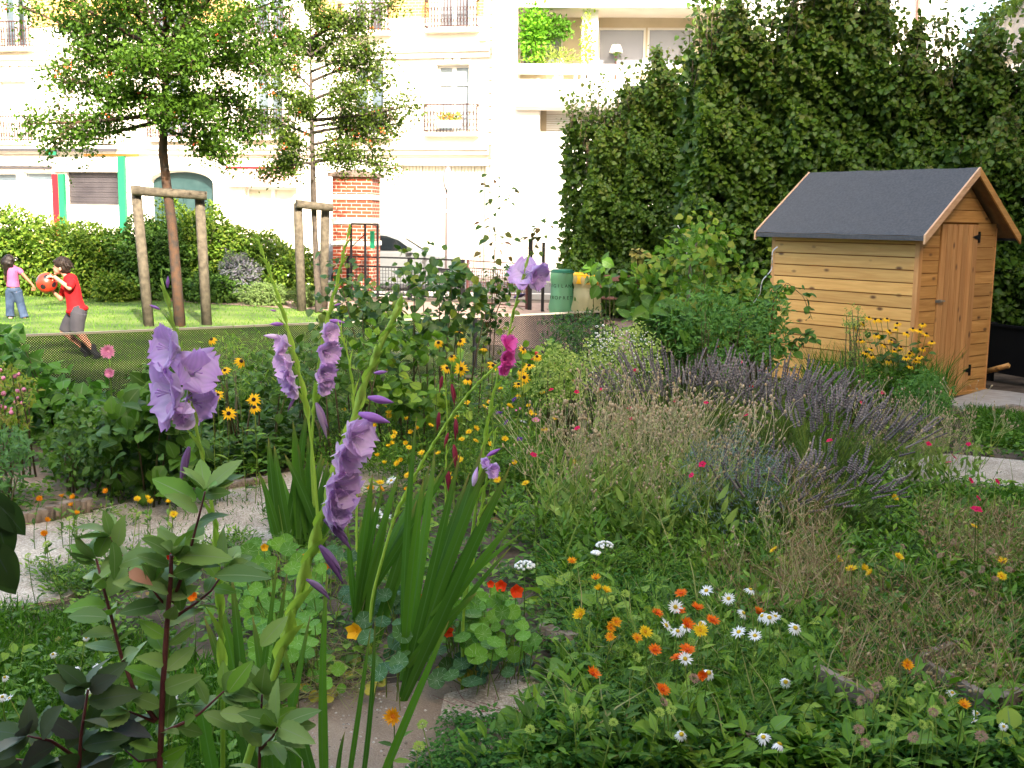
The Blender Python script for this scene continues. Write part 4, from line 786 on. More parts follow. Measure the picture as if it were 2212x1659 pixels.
def tree(name, label, path, rads, limbs, lm, berries, nl, lsize, fans=26, spread=.28, barkm=None):
    """path: trunk points; limbs: end points of main limbs with start fraction along the trunk"""
    P0 = np.array(path[0]); P = np.array(path)-P0; o = empty(name, P0, 0, label, 'tree'); tr = MB(); tr.tube(P, rads, 10)
    T = []; cnt = MB()
    for (e, f) in limbs:
        e = np.array(e)-P0; i = min(int(f*(len(P)-1)), len(P)-2); fr_ = f*(len(P)-1)-i; s = P[i]*(1-fr_)+P[i+1]*fr_
        L_ = np.linalg.norm(e-s); mid = (s+e)/2+np.array([0, 0, .05*L_])+rng.normal(size=3)*.05*L_; t = np.linspace(0, 1, 7)[:, None]
        C = (1-t)**2*s+2*t*(1-t)*mid+t*t*e; tr.tube(C, np.linspace(.035, .008, 7)*min(1.2, L_/1.6), 5)
        for k in range(fans):
            q = rng.uniform(.18, 1)**.8; b = C[0]*0+((1-q)**2*s+2*q*(1-q)*mid+q*q*e); d = nrm((e-s)/L_+rng.normal(size=3)*.75+[0, 0, .1]); l = L_*spread*rng.uniform(.5, 1.15)*(1.15-q*.5)
            tip = b+d*l; m2 = (b+tip)/2+rng.normal(size=3)*.04
            if k % 2 == 0: tr.tube([b, m2, tip], [.010, .007, .003], 3)
            n_ = 9; tt = rng.random(n_)[:, None]; T.append(b*(1-tt)+tip*tt+rng.normal(size=(n_, 3))*.08)
    T = np.concatenate(T); N = nl; idx = rng.integers(len(T), size=N); pos = T[idx]+rng.normal(size=(N, 3))*.08
    tr.obj('trunk', barkm or mat('grey_bark', (.045, .036, .030), .9, col2=(.09, .07, .055), scale=12, bump=.6), o); lf = MB(); lf.scat(LEAF2, frames(rdir(N), rdir(N)+[0, 0, .8], lsize*rng.uniform(.6, 1.3, N)), pos); lf.obj('crown', lm, o)
    if berries:
        b_ = MB(); c_ = T[rng.integers(len(T), size=berries)]; c_ = np.repeat(c_, 7, 0)+rng.normal(size=(berries*7, 3))*.035; b_.scat(ballt(1, 5, 3), np.eye(3)[None]*.016*np.ones((len(c_), 1, 1)), c_); b_.obj('berries', mat('orange_berry', (.55, .10, .02), .5), o, kind='stuff')
    return o
L_tree = lmat('hawthorn_leaf', [(.020, .048, .008), (.038, .085, .012), (.07, .12, .018)], .5, .4)
L_tree2 = lmat('hawthorn_leaf_b', [(.025, .045, .012), (.048, .08, .018), (.09, .12, .03)], .5, .4)
M_bark2 = mat('mottled_bark', (.035, .028, .024), .9, col2=(.085, .042, .022), scale=9, bump=.7, bscale=45)
Y1 = 18.45
def A1(u, v, dy=0): return tuple(AT(u, v, Y1+dy))
ends = [(A1(60, 268, -.4), .72), (A1(105, 300, .5), .70), (A1(150, 60, .3), .8), (A1(90, -40, -.5), .86), (A1(40, 10, .8), .8), (A1(200, -160, 0), .9), (A1(290, -260, .5), 1), (A1(380, -280, -.5), 1), (A1(480, -200, 0), .92), (A1(560, -90, .6), .88), (A1(610, 0, -.3), .85), (A1(630, 90, .4), .82), (A1(560, 140, -.9), .8), (A1(520, 220, .3), .75), (A1(545, 290, .2), .7), (A1(490, 330, -.4), .66), (A1(230, 210, -1.0), .74), (A1(300, 120, -1.5), .8), (A1(420, 130, -1.5), .82), (A1(420, 60, 1.5), .85), (A1(260, 60, 1.5), .85), (A1(350, 240, -1.2), .74), (A1(440, 250, -1.1), .74), (A1(120, 170, .2), .76), (A1(170, 120, -.9), .8), (A1(500, 60, -1.3), .84), (A1(220, -40, -1.2), .88), (A1(330, -60, -1.2), .92), (A1(440, -60, -1.2), .92)]
tree('street_tree', 'larger hawthorn tree with orange berries and leaning mottled trunk on the lawn', [tuple(G(389, 706)), A1(381, 600), A1(371, 480), A1(360, 400), A1(352, 330), A1(355, 250), A1(360, 120), A1(355, 0)], [.092, .084, .078, .074, .07, .06, .04, .02], ends, L_tree, 45, 36000, .070, fans=38, spread=.36, barkm=M_bark2)
Y2 = 22.1
def A2(u, v, dy=0): return tuple(AT(u, v, Y2+dy))
ends = [(A2(570, 372, 0), .46), (A2(600, 350, .5), .45), (A2(760, 330, -.4), .48), (A2(830, 300, 0), .52), (A2(850, 365, .2), .46), (A2(860, 270, .3), .56), (A2(880, 230, -.2), .6), (A2(550, 250, .4), .55), (A2(570, 180, -.3), .62), (A2(590, 120, .2), .7), (A2(630, 80, .4), .8), (A2(720, 40, -.2), .9), (A2(790, 60, .3), .8), (A2(830, 130, 0), .72), (A2(840, 180, -.4), .66), (A2(770, 200, -.8), .6), (A2(650, 220, -.8), .6), (A2(690, 100, .8), .8), (A2(680, 0, 0), 1), (A2(610, 300, -.5), .5), (A2(790, 250, .7), .58), (A2(850, 10, 0), .85), (A2(800, 110, -.6), .75)]
tree('street_tree', 'slender loose hawthorn tree with orange berries beside the gates', [tuple(G(689, 676)), A2(683, 560), A2(678, 450), A2(676, 370), A2(674, 280), A2(672, 180), A2(670, 80), A2(672, 20)], [.07, .062, .056, .05, .042, .03, .02, .01], ends, L_tree2, 40, 18000, .070, fans=30, spread=.36)

# ------------------------------------------------------------------ tall hornbeam hedge, one bush after another
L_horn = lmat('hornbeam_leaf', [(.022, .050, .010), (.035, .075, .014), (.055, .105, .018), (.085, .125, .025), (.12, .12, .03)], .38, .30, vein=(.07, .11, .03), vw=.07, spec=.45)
def hedge_bush(label, x0, x1, y, depth, h, N, size, shoots, htop=None, lm=L_horn, group='tall hornbeam bushes of the hedge', bulge=.25, lean=0):
    o = empty('hornbeam_bush', ((x0+x1)/2, y, 0), 0, label, 'hedge bush', group); w_ = (x1-x0)/2
    N = int(N*1.7); s = rng.uniform(-1, 1, N)*w_*1.06; z = rng.uniform(.02, 1, N)**.9*h; z = z*(1+.09*np.sin(s*5+x0)+.05*np.sin(s*13+2*x0)); gp = np.sin(s*6.3+z*4.1+x0*3)*np.sin(z*6.7-s*3.3+x0)+.45*np.sin(s*17+z*13); kp = (gp > -.72)|(rng.random(N) < .25)|(z < h*.25); s, z = s[kp], z[kp]; N = len(s); gp = gp[kp]
    fy = -depth/2+bulge*.5*np.sin(s*3.1+z*2.3)+bulge*.4*np.sin(z*5.2+s*1.7+x0)+bulge*.3*np.sin(z*11+s*9)+depth*np.abs(rng.normal(size=N))*.30
    T = np.stack([s*(1-.28*np.clip(z/h, 0, 1)**2.5)+lean*z, fy, z], -1); q_ = MB()
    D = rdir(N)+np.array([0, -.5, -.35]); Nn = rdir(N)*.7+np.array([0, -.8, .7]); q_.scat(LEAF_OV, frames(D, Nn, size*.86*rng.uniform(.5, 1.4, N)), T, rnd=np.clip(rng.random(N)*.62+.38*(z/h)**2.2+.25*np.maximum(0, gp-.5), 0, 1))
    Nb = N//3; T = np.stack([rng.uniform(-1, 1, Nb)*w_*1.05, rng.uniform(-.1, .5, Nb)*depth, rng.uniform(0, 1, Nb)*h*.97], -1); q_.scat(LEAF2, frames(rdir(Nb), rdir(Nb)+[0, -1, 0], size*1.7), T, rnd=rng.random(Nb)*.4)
    st = MB()
    for k in range(4): a = np.array([rng.uniform(-.7, .7)*w_, 0, -.02]); st.tube([a, a+[0, 0, h*.5], a+[rng.uniform(-.2, .2), 0, h*.95]], [.05, .035, .015], 6)
    for k in range(shoots):
        a = np.array([rng.uniform(-1, 1)*w_, rng.uniform(-.35, .35)*depth, h*rng.uniform(.85, .98)]); l = rng.uniform(.35, 1.0)*(htop or .6); b = a+np.array([rng.normal()*.18*l, rng.normal()*.12, l]); st.tube([a, (a+b)/2+rng.normal(size=3)*.03, b], [.010, .007, .002], 3)
        n_ = int(26*l/.6); t = rng.random(n_)[:, None]; wd_ = .10*(1-t*.6); q_.scat(LEAF_OV, frames(rdir(n_)+[0, 0, -.1], rdir(n_)*.5+[0, -.4, .8], size*rng.uniform(.6, 1.15, n_)), a*(1-t)+b*t+rng.normal(size=(n_, 3))*wd_, rnd=.35+.65*rng.random(n_))
    st.obj('branches', M_bark, o); q_.obj('foliage', lm, o); return o
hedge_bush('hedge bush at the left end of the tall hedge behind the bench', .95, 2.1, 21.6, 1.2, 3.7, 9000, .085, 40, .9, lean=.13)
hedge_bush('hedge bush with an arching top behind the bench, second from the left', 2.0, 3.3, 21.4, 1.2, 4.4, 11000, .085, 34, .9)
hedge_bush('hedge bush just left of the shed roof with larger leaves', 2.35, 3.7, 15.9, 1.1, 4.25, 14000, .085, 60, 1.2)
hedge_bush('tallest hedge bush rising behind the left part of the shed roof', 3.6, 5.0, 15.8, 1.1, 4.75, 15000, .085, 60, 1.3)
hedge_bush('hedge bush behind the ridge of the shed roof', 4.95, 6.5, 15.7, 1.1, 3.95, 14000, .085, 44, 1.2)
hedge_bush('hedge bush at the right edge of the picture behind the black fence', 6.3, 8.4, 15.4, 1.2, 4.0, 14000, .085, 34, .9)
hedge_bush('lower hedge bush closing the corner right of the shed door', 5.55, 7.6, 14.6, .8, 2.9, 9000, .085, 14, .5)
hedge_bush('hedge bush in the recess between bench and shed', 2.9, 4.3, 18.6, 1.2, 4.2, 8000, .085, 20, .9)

# ------------------------------------------------------------------ shrubs behind the lawn
L_s1 = lmat('privet_leaf', [(.035, .075, .012), (.07, .12, .02), (.12, .17, .035), (.15, .16, .04)], .5, .35)
L_s2 = lmat('dark_shrub_leaf', [(.02, .05, .012), (.04, .085, .02), (.07, .13, .03)], .5, .3)
L_s3 = lmat('grey_shrub_leaf', [(.09, .12, .09), (.14, .17, .12), (.10, .15, .07)], .6, .3)
def shrub(label, u, v0, v1, wpx, Y, N, lm, size=.075, tpl=LEAF_O, dep=1.0, name='shrub', cat='shrub', flowers=None):
    zt = AT(u, v0, Y)[2]; zb = max(0, AT(u, v1, Y)[2]); x = AT(u, (v0+v1)/2, Y)[0]; rx = wpx/2/2445*Y
    o = empty(name, (x, Y, 0), 0, label, cat); D = rdir(N); D[:, 2] = np.abs(D[:, 2])**.8*np.sign(D[:, 2]); rr = (.62+.38*rng.random(N)**.5)*(1+.10*np.sin(D[:, 0]*9+u)+.10*np.sin(D[:, 2]*11+D[:, 0]*5))
    c = np.array([0, 0, zb+(zt-zb)*.42]); R_ = np.array([rx, dep, (zt-zb)*.58]); T = D*rr[:, None]*R_+c; T = T[T[:, 2] > .03]; n_ = len(T); DD = T-c
    q_ = MB(); q_.scat(tpl, frames(nrm(DD)+rdir(n_)*.8, nrm(DD)+[0, 0, .6]+rdir(n_)*.4, size*rng.uniform(.6, 1.4, n_)), T)
    nb = N//3; T2 = rdir(nb)*(rng.random(nb)**.4*.75)[:, None]*R_+c; T2 = T2[T2[:, 2] > .02]; q_.scat(LEAF2, frames(rdir(len(T2)), rdir(len(T2)), size*2.0), T2, rnd=rng.random(len(T2))*.3); q_.obj('foliage', lm, o)
    st = MB()
    for k in range(12): e = T[rng.integers(n_)]; st.tube([(rng.uniform(-.3, .3)*rx, 0, -.02), e*[.5, .5, .5], e*.95], [.02, .013, .005], 4)
    st.obj('branches', M_bark, o)
    if flowers:
        fm, nf, fs_ = flowers; idx = rng.integers(n_, size=nf); q_ = MB(); q_.scat(LEAF2, frames(rdir(nf*3), np.array([[0, -1, .5]])+rdir(nf*3)*.6, fs_), np.repeat(T[idx]+nrm(DD[idx])*.05, 3, 0)); q_.obj('blossoms', fm, o)
    return o
PKf = lmat('pale_pink_petal', [(.75, .50, .48), (.80, .66, .60)], .6, .3); ORf = lmat('apricot_petal', [(.75, .28, .08), (.8, .45, .15)], .6, .3)
shrub('broad light green bush with a few pale blossoms at the left edge behind the girl', 20, 442, 650, 330, 25.3, 8000, L_s1, flowers=(PKf, 12, .05))
shrub('rounded light green bush behind the boy', 190, 478, 655, 230, 24.9, 7000, L_s1, flowers=(ORf, 6, .05))
shrub('small low green bush under the rounded bush beside the path', 245, 590, 655, 90, 23.6, 1800, L_s1, .06, dep=.5)
shrub('dark green bush between the two timber posts', 330, 470, 665, 190, 24.6, 7000, L_s2)
shrub('tall light green bush right of the leaning trunk with drooping twigs', 420, 436, 660, 250, 25.6, 8000, L_s1, flowers=(ORf, 6, .05))
shrub('green bush with pinkish blossoms left of the slender tree', 545, 495, 650, 210, 25.8, 6500, L_s1, flowers=(PKf, 40, .05))
shrub('dark low bush at the foot of the right timber post', 470, 590, 662, 150, 23.9, 3500, L_s2, dep=.6)
shrub('grey mauve flowering bush at the edge of the pink path', 515, 545, 640, 90, 24.0, 2600, lmat('mauve_leaf', [(.12, .15, .12), (.22, .18, .26), (.10, .15, .07)]), .06, LEAF_L, dep=.5)
shrub('low grey green santolina mound beside the pink path', 575, 612, 664, 120, 23.2, 3000, L_s3, .05, LEAF_L, dep=.5)
shrub('green bush with white flowers directly behind the slender tree', 625, 530, 640, 130, 25.6, 4500, L_s1, flowers=(mat('white_petal', (.8, .8, .76), .6), 60, .045))
shrub('low grey lavender tuft just left of the slender tree trunk', 660, 615, 668, 60, 22.9, 1400, L_s3, .05, LEAF_L, dep=.4)
# ================================================================== CHILDREN AND BALL
M_skin = mat('skin', (.42, .20, .13), .55, col2=(.48, .25, .165), scale=6); M_skin2 = mat('tan_skin', (.24, .105, .055), .55)
M_redc = mat('red_cotton', (.40, .004, .007), .85, col2=(.34, .003, .006), scale=8, bump=.5, bscale=12); M_shorts = mat('grey_cotton', (.032, .029, .036), .9, col2=(.046, .042, .050), scale=6, bump=.5, bscale=14)
M_pink = mat('pink_cotton', (.30, .055, .145), .85, col2=(.35, .09, .19), scale=6, bump=.4, bscale=12); M_jean = mat('blue_denim', (.018, .032, .065), .9, col2=(.045, .07, .125), scale=7, bump=.4, bscale=20)
M_hair = mat('brown_hair', (.010, .005, .003), .6, col2=(.022, .011, .006), scale=30, bump=.8, bscale=60); M_hair2 = mat('black_hair', (.006, .0035, .003), .5, col2=(.014, .007, .005), scale=30, bump=.8, bscale=60)
M_shoe = mat('dark_shoe', (.02, .022, .028), .7); M_eye = mat('eye', (.02, .012, .008), .2); M_lip = mat('lip', (.45, .14, .12), .5)
def capsule(mb, p, q, r1, r2, seg=12, flat=1.0):
    p, q = np.array(p, float), np.array(q, float); d = q-p; L_ = np.linalg.norm(d); d = d/L_
    th = np.linspace(0, PI/2, 5); P = [p-d*r1*math.cos(t)*.98 for t in th]+[p+(q-p)*.5]+[q+d*r2*math.sin(t)*.98 for t in th]; R_ = [r1*math.sin(t)+1e-3 for t in th]+[(r1+r2)/2]+[r2*math.cos(t)+1e-3 for t in th]
    mb.tube(P, R_, seg, flat=flat)
def chain(mb, pts, rs, **k):
    for a, b, r, s in zip(pts, pts[1:], rs, rs[1:]): capsule(mb, a, b, r, s, **k)
def fuse(mb, name, m, parent, vox=.006, sm=6, disp=0):
    o = mb.obj(name, m, parent); r = o.modifiers.new('remesh', 'REMESH'); r.mode = 'VOXEL'; r.voxel_size = vox; r.use_smooth_shade = True
    s = o.modifiers.new('smooth', 'SMOOTH'); s.iterations = sm; s.factor = .5
    dg = bpy.context.evaluated_depsgraph_get(); me = bpy.data.meshes.new_from_object(o.evaluated_get(dg)); o.modifiers.clear(); o.data = me
    me.materials.clear(); me.materials.append(m); me.polygons.foreach_set('use_smooth', [True]*len(me.polygons)); return o
def person(lab, cat, base, fn):
    o = empty('person', base, 0, lab, cat); fn(o, np.array(base)); return o
def boy(o, O):
    J = lambda x, y, dy=0: AT(51.8+x*.1667, 518.4+y*.1667, 14.17+dy)-O        # joints read off the photograph
    head = J(478, 345); W = MB(); W.ell(head+[.005, 0, .012], (.086, .072, .096), 18, 14)      # skull
    W.ell(head+[-.038, 0, -.035], (.052, .050, .062), 14, 10)      # face and jaw
    W.ell(head+[-.088, 0, -.022], (.016, .012, .014), 8, 6); W.ell(head+[-.078, 0, -.055], (.012, .020, .009), 8, 6); W.ell(head+[-.068, 0, -.088], (.022, .024, .018), 8, 6)
    W.ell(head+[.018, -.072, -.025], (.018, .010, .026), 8, 6); W.ell(head+[.018, .072, -.025], (.018, .010, .026), 8, 6)
    neck = J(560, 480); sh = J(600, 520); chain(W, [head+[.02, 0, -.05], neck, J(600, 530)], [.042, .038, .05])
    chest = J(625, 640); belly = J(660, 800); hip = J(690, 930); chain(W, [J(610, 560), chest, belly, hip], [.075, .088, .080, .085])
    ns, ne, nh = J(612, 560, -.11), J(590, 625, -.17), J(400, 480, -.10); chain(W, [J(612, 545, -.06), ns, ne], [.05, .036, .030]); chain(W, [ne, nh], [.030, .020])
    fs_, fe_, fh = J(545, 590, .11), J(475, 765, .12), J(385, 680, .06); chain(W, [J(600, 560, .06), fs_, fe_], [.05, .034, .028]); chain(W, [fe_, fh], [.028, .019])
    ball = J(295, 555)
    def hand(wr, C, up_, side):
        pc = wr+nrm(C-wr+np.array([0, 0, up_*.05]))*.035; capsule(W, wr, pc, .019, .022, flat=.8)
        d0 = nrm(C-pc)
        for k in range(4):       # fingers spread over the ball
            a = (k-1.5)*.33; ax = nrm(np.cross(d0, [0, 1, 0])); t1 = nrm(nrm(np.array([-.9, side*.25, up_*.35]))+np.array([0, 1, 0])*a*.8+ax*0); p1 = pc+t1*.028+np.array([0, a*.045, 0])
            p2 = p1+t1*.024; r_ = .136; v2 = p2-C; p2 = C+nrm(v2)*r_ if np.linalg.norm(v2) < .2 else p2; p3 = p2+nrm(t1+nrm(C-p2)*.9)*.022; p3 = C+nrm(p3-C)*.134
            chain(W, [pc+np.array([0, a*.03, 0]), p1, p2, p3], [.010, .0085, .008, .0065], seg=8)
        tt = pc+np.array([-.01, -side*.02, -up_*.03]); chain(W, [wr+(pc-wr)*.4, tt, C+nrm(tt+np.array([-.03, 0, -up_*.02])-C)*.135], [.011, .0095, .007], seg=8)
    hand(nh, ball, 1, -1); hand(fh, ball, -1, 1)
    # legs: both bent, trailing
    nk, na = J(690, 1170, -.09), J(905, 1430, -.08); chain(W, [J(705, 960, -.07), nk, na], [.075, .050, .028]); cal = (nk*.6+na*.4); capsule(W, cal, na*.7+nk*.3, .046, .034)
    fk, fa = J(515, 1180, .07), J(775, 1400, .08); chain(W, [J(650, 960, .07), fk, fa], [.072, .048, .028]); cal = (fk*.6+fa*.4); capsule(W, cal, fa*.7+fk*.3, .044, .033)
    body = fuse(W, 'body', M_skin, o, .0055, 4)
    for s_ in (-1, 1): q_ = MB(); q_.ell(head+[-.076, s_*.028, -.002], (.008, .011, .008), 8, 6); q_.obj('eye', M_eye, o)
    for s_ in (-1, 1): q_ = MB(); q_.tube([head+[-.082, s_*.014, .018], head+[-.079, s_*.03, .022], head+[-.068, s_*.044, .018]], .0035, 5); q_.obj('eyebrow', M_hair, o)
    q_ = MB(); q_.ell(head+[-.087, 0, -.056], (.004, .018, .005), 8, 6); q_.obj('mouth', M_lip, o)
    H = MB(); H.ell(head+[.020, 0, .036], (.100, .088, .092), 18, 12); H.ell(head+[.050, 0, -.012], (.072, .080, .085), 16, 10); H.ell(head+[.075, 0, -.055], (.045, .060, .040), 12, 8); H.ell(head+[-.052, 0, .062], (.042, .066, .030), 12, 8)
    for k in range(46):       # locks
        a = rng.uniform(0, 2*PI); e_ = rng.uniform(-.1, 1.3); d = np.array([math.cos(e_)*math.cos(a), math.cos(e_)*math.sin(a), math.sin(e_)])
        if d[0] < -.35 and d[2] < .55: continue
        b = head+[.024, 0, .02]+d*np.array([.095, .086, .098]); g = b+np.array([.015+.03*d[0], .02*d[1], -.045])+rng.normal(size=3)*.006; capsule(H, b, g, .016, .005, seg=7)
    fuse(H, 'hair', M_hair, o, .006, 2)
    Sx = MB(); chain(Sx, [J(603, 520), J(625, 640), J(655, 790)], [.088, .103, .100]); chain(Sx, [J(655, 790), J(682, 905)], [.100, .118], seg=16); Sx.ell(J(690, 905), (.142, .135, .060), 14, 8, rot=Matrix.Rotation(-.22, 3, 'Y'))
    chain(Sx, [J(600, 535, -.06), ns, ns*.45+ne*.55], [.062, .058, .052]); chain(Sx, [J(600, 560, .06), fs_, fs_*.45+fe_*.55], [.06, .055, .050]); fuse(Sx, 't_shirt', M_redc, o, .007, 4)
    Sh = MB(); Sh.ell(J(700, 935), (.118, .108, .078), 14, 10); capsule(Sh, J(690, 900, -.03), J(700, 960, -.075), .086, .092); Sh.tube([J(712, 950, -.07), J(690, 1060, -.08), J(683, 1190, -.09)], [.098, .094, .086], 14); Sh.tube([J(650, 960, .065), J(580, 1070, .07), J(530, 1185, .07)], [.090, .084, .076], 14); fuse(Sh, 'shorts', M_shorts, o, .007, 3)
    for a_, toe, dy in ((na, J(960, 1500, -.08), 0), (fa, J(850, 1470, .08), 0)):
        q_ = MB(); capsule(q_, a_+[0, 0, .05], a_, .036, .040); capsule(q_, a_+[.0, 0, -.02], toe, .042, .034); capsule(q_, toe, toe+[-.05, 0, -.035], .034, .026); fuse(q_, 'shoe', M_shoe, o, .006, 3)
bb = AT(165, 700, 14.17)
person('boy in red shirt and grey shorts running left with a ball in both hands', 'person', (bb[0], 14.17, 0), boy)
bc = AT(51.8+295*.1667, 518.4+555*.1667, 14.17); q_ = MB(); q_.ell((0, 0, 0), (.127,)*3, 36, 24)
BM = bpy.data.materials.new('red_ball_with_black_patches'); BM.use_nodes = True
def ballmat():
    n = BM.node_tree; p = n.nodes['Principled BSDF']; L = n.links; p.inputs['Roughness'].default_value = .35; tc = n.nodes.new('ShaderNodeTexCoord'); acc = None
    ph = (1+5**.5)/2; dirs = []
    for a in (-1, 1):
        for b in (-ph, ph): dirs += [(0, a, b), (a, b, 0), (b, 0, a)]
    Rm = np.array(Matrix.Rotation(.35, 3, 'X') @ Matrix.Rotation(.55, 3, 'Z'))
    vn = n.nodes.new('ShaderNodeVectorMath'); vn.operation = 'NORMALIZE'; L.new(tc.outputs['Object'], vn.inputs[0])
    for d in dirs:
        d = nrm(Rm@np.array(d, float)); dp = n.nodes.new('ShaderNodeVectorMath'); dp.operation = 'DOT_PRODUCT'; dp.inputs[1].default_value = tuple(d); L.new(vn.outputs[0], dp.inputs[0])
        if acc is None: acc = dp.outputs['Value']
        else: mx = n.nodes.new('ShaderNodeMath'); mx.operation = 'MAXIMUM'; L.new(acc, mx.inputs[0]); L.new(dp.outputs['Value'], mx.inputs[1]); acc = mx.outputs[0]
    g = n.nodes.new('ShaderNodeMath'); g.operation = 'GREATER_THAN'; g.inputs[1].default_value = .962; L.new(acc, g.inputs[0]); mi = n.nodes.new('ShaderNodeMix'); mi.data_type = 'RGBA'; L.new(g.outputs[0], mi.inputs[0]); mi.inputs[6].default_value = (.62, .035, .015, 1); mi.inputs[7].default_value = (.015, .012, .015, 1); L.new(mi.outputs[2], p.inputs['Base Color'])
ballmat(); q_.obj('ball', BM, None, bc, 'red football with black spots held by the running boy', 'ball')
def girl(o, O):
    J = lambda x, y, dy=0: AT(x*.1042, 535.7+y*.1042, 19.45+dy)-O
    head = J(190, 275); W = MB(); W.ell(head, (.075, .088, .098), 16, 12); W.ell(head+[0, .06, -.04], (.05, .045, .055), 12, 8); neck = J(235, 385); chain(W, [head+[.01, 0, -.05], neck, J(255, 450)], [.04, .036, .05])
    W.ell(head+[0, .096, -.02], (.012, .014, .014), 8, 6); W.ell(head+[.078, .01, -.015], (.010, .018, .024), 8, 6); W.ell(head+[-.078, .01, -.015], (.010, .018, .024), 8, 6)
    chain(W, [J(265, 470), J(265, 600), J(275, 740), J(285, 860)], [.085, .082, .078, .095])
    rs_, re, rh = J(405, 470), J(560, 640, -.04), J(680, 770, -.06); chain(W, [J(330, 455), rs_, re], [.05, .034, .027]); chain(W, [re, rh], [.027, .018]); pc = J(705, 820, -.06); capsule(W, rh, pc, .018, .021)
    for k in range(4): a = (k-1.5)*.014; e_ = pc+np.array([a*1.2-.005, a*.8, -.035-.006*(k in (1, 2))]); chain(W, [pc+[a, 0, -.01], e_, e_+[-.012, 0, -.018]], [.009, .008, .006], seg=8)
    chain(W, [pc+[-.012, 0, .005], pc+[-.038, 0, -.018], pc+[-.042, 0, -.035]], [.010, .008, .006], seg=8)
    ls, le, lh = J(140, 480), J(110, 640, .12), J(150, 740, .22); chain(W, [J(200, 460), ls, le], [.05, .034, .027]); chain(W, [le, lh], [.027, .018]); pc = lh+nrm(lh-le)*.04; capsule(W, lh, pc, .018, .020)
    for k in range(4): a = (k-1.5)*.014; chain(W, [pc+[a, 0, 0], pc+[a, .025, .012], pc+[a, .04, .0]], [.009, .008, .006], seg=8)
    chain(W, [pc, pc+[.03, .01, .01]], [.009, .007], seg=8)
    lk, la_ = J(205, 1150, -.02), J(215, 1400, -.05); rk, ra = J(425, 1150, .05), J(505, 1430, 0); chain(W, [J(225, 920), lk, la_], [.08, .05, .03]); chain(W, [J(345, 920), rk, ra], [.08, .05, .03]); fuse(W, 'body', M_skin2, o, .006, 4)
    H = MB(); H.ell(head+[0, -.012, .018], (.096, .100, .104), 16, 12); chain(H, [head+[-.02, -.06, -.02], J(140, 420, -.04), J(115, 560, -.05)], [.07, .06, .02]); chain(H, [head+[.03, -.06, -.04], J(240, 390, -.05)], [.06, .035])
    for k in range(24): a = rng.uniform(-1, 1); b = head+[a*.09, -.07, rng.uniform(-.06, .06)]; capsule(H, b, b+[-.04-.03*rng.random(), -.01, -.10*rng.random()-.04], .014, .004, seg=6)
    fuse(H, 'hair', M_hair2, o, .007, 2)
    Sx = MB(); chain(Sx, [J(265, 465), J(262, 600), J(272, 760)], [.095, .093, .098], seg=16); Sx.tube([J(268, 700), J(272, 805)], [.10, .108], 16); chain(Sx, [J(330, 450), rs_, rs_*.8+re*.2], [.055, .05, .046]); chain(Sx, [J(200, 450), ls, ls*.8+le*.2], [.055, .048, .044]); fuse(Sx, 't_shirt', M_pink, o, .007, 4)
    Sh = MB(); Sh.ell(J(282, 870), (.128, .105, .075), 14, 10); Sh.tube([J(225, 900, 0), J(205, 1150, -.02), J(212, 1420, -.05)], [.092, .070, .072], 14); Sh.tube([J(345, 900, 0), J(425, 1150, .05), J(510, 1450, 0)], [.092, .070, .070], 14); fuse(Sh, 'jeans', M_jean, o, .007, 3)
    for a_ in (la_, ra): q_ = MB(); capsule(q_, a_+[0, 0, -.03], a_+[-.03, .10, -.06], .038, .032); fuse(q_, 'shoe', mat('pink_shoe', (.6, .35, .33), .7), o, .007, 3)
gb = AT(32, 690, 19.45)
person('dark haired girl in a pink shirt and blue jeans running away across the lawn', 'person', (gb[0], 19.45, 0), girl)
# ================================================================== THE GARDEN
def pxpoly(poly, N, z0=0.0, z1=0.0):
    """N points whose sight lines fill a patch of the view, at heights between z0 and z1"""
    P = np.array(poly, float); out = []
    while len(out) < N:
        k = N*3; U = rng.uniform(P[:, 0].min(), P[:, 0].max(), k); V = rng.uniform(P[:, 1].min(), P[:, 1].max(), k); ok = inpoly(U, V, P); out += list(zip(U[ok], V[ok]))
    out = np.array(out[:N]); z = rng.uniform(z0, z1, N); d = fwd[None]+np.outer((out[:, 0]-CU)/F, rightv)-np.outer((out[:, 1]-CV)/F, upv); t = (z-CH)/d[:, 2]; return CAM+d*t[:, None]
def wpoly(poly, N, avoid=()):
    P = np.array(poly, float); out = np.zeros((0, 2))
    while len(out) < N:
        X = rng.uniform(P[:, 0].min(), P[:, 0].max(), N*2); Y = rng.uniform(P[:, 1].min(), P[:, 1].max(), N*2); ok = inpoly(X, Y, P)
        for a in avoid: ok &= ~inpoly(X, Y, a)
        out = np.concatenate([out, np.stack([X[ok], Y[ok]], -1)])
    return out[:N]
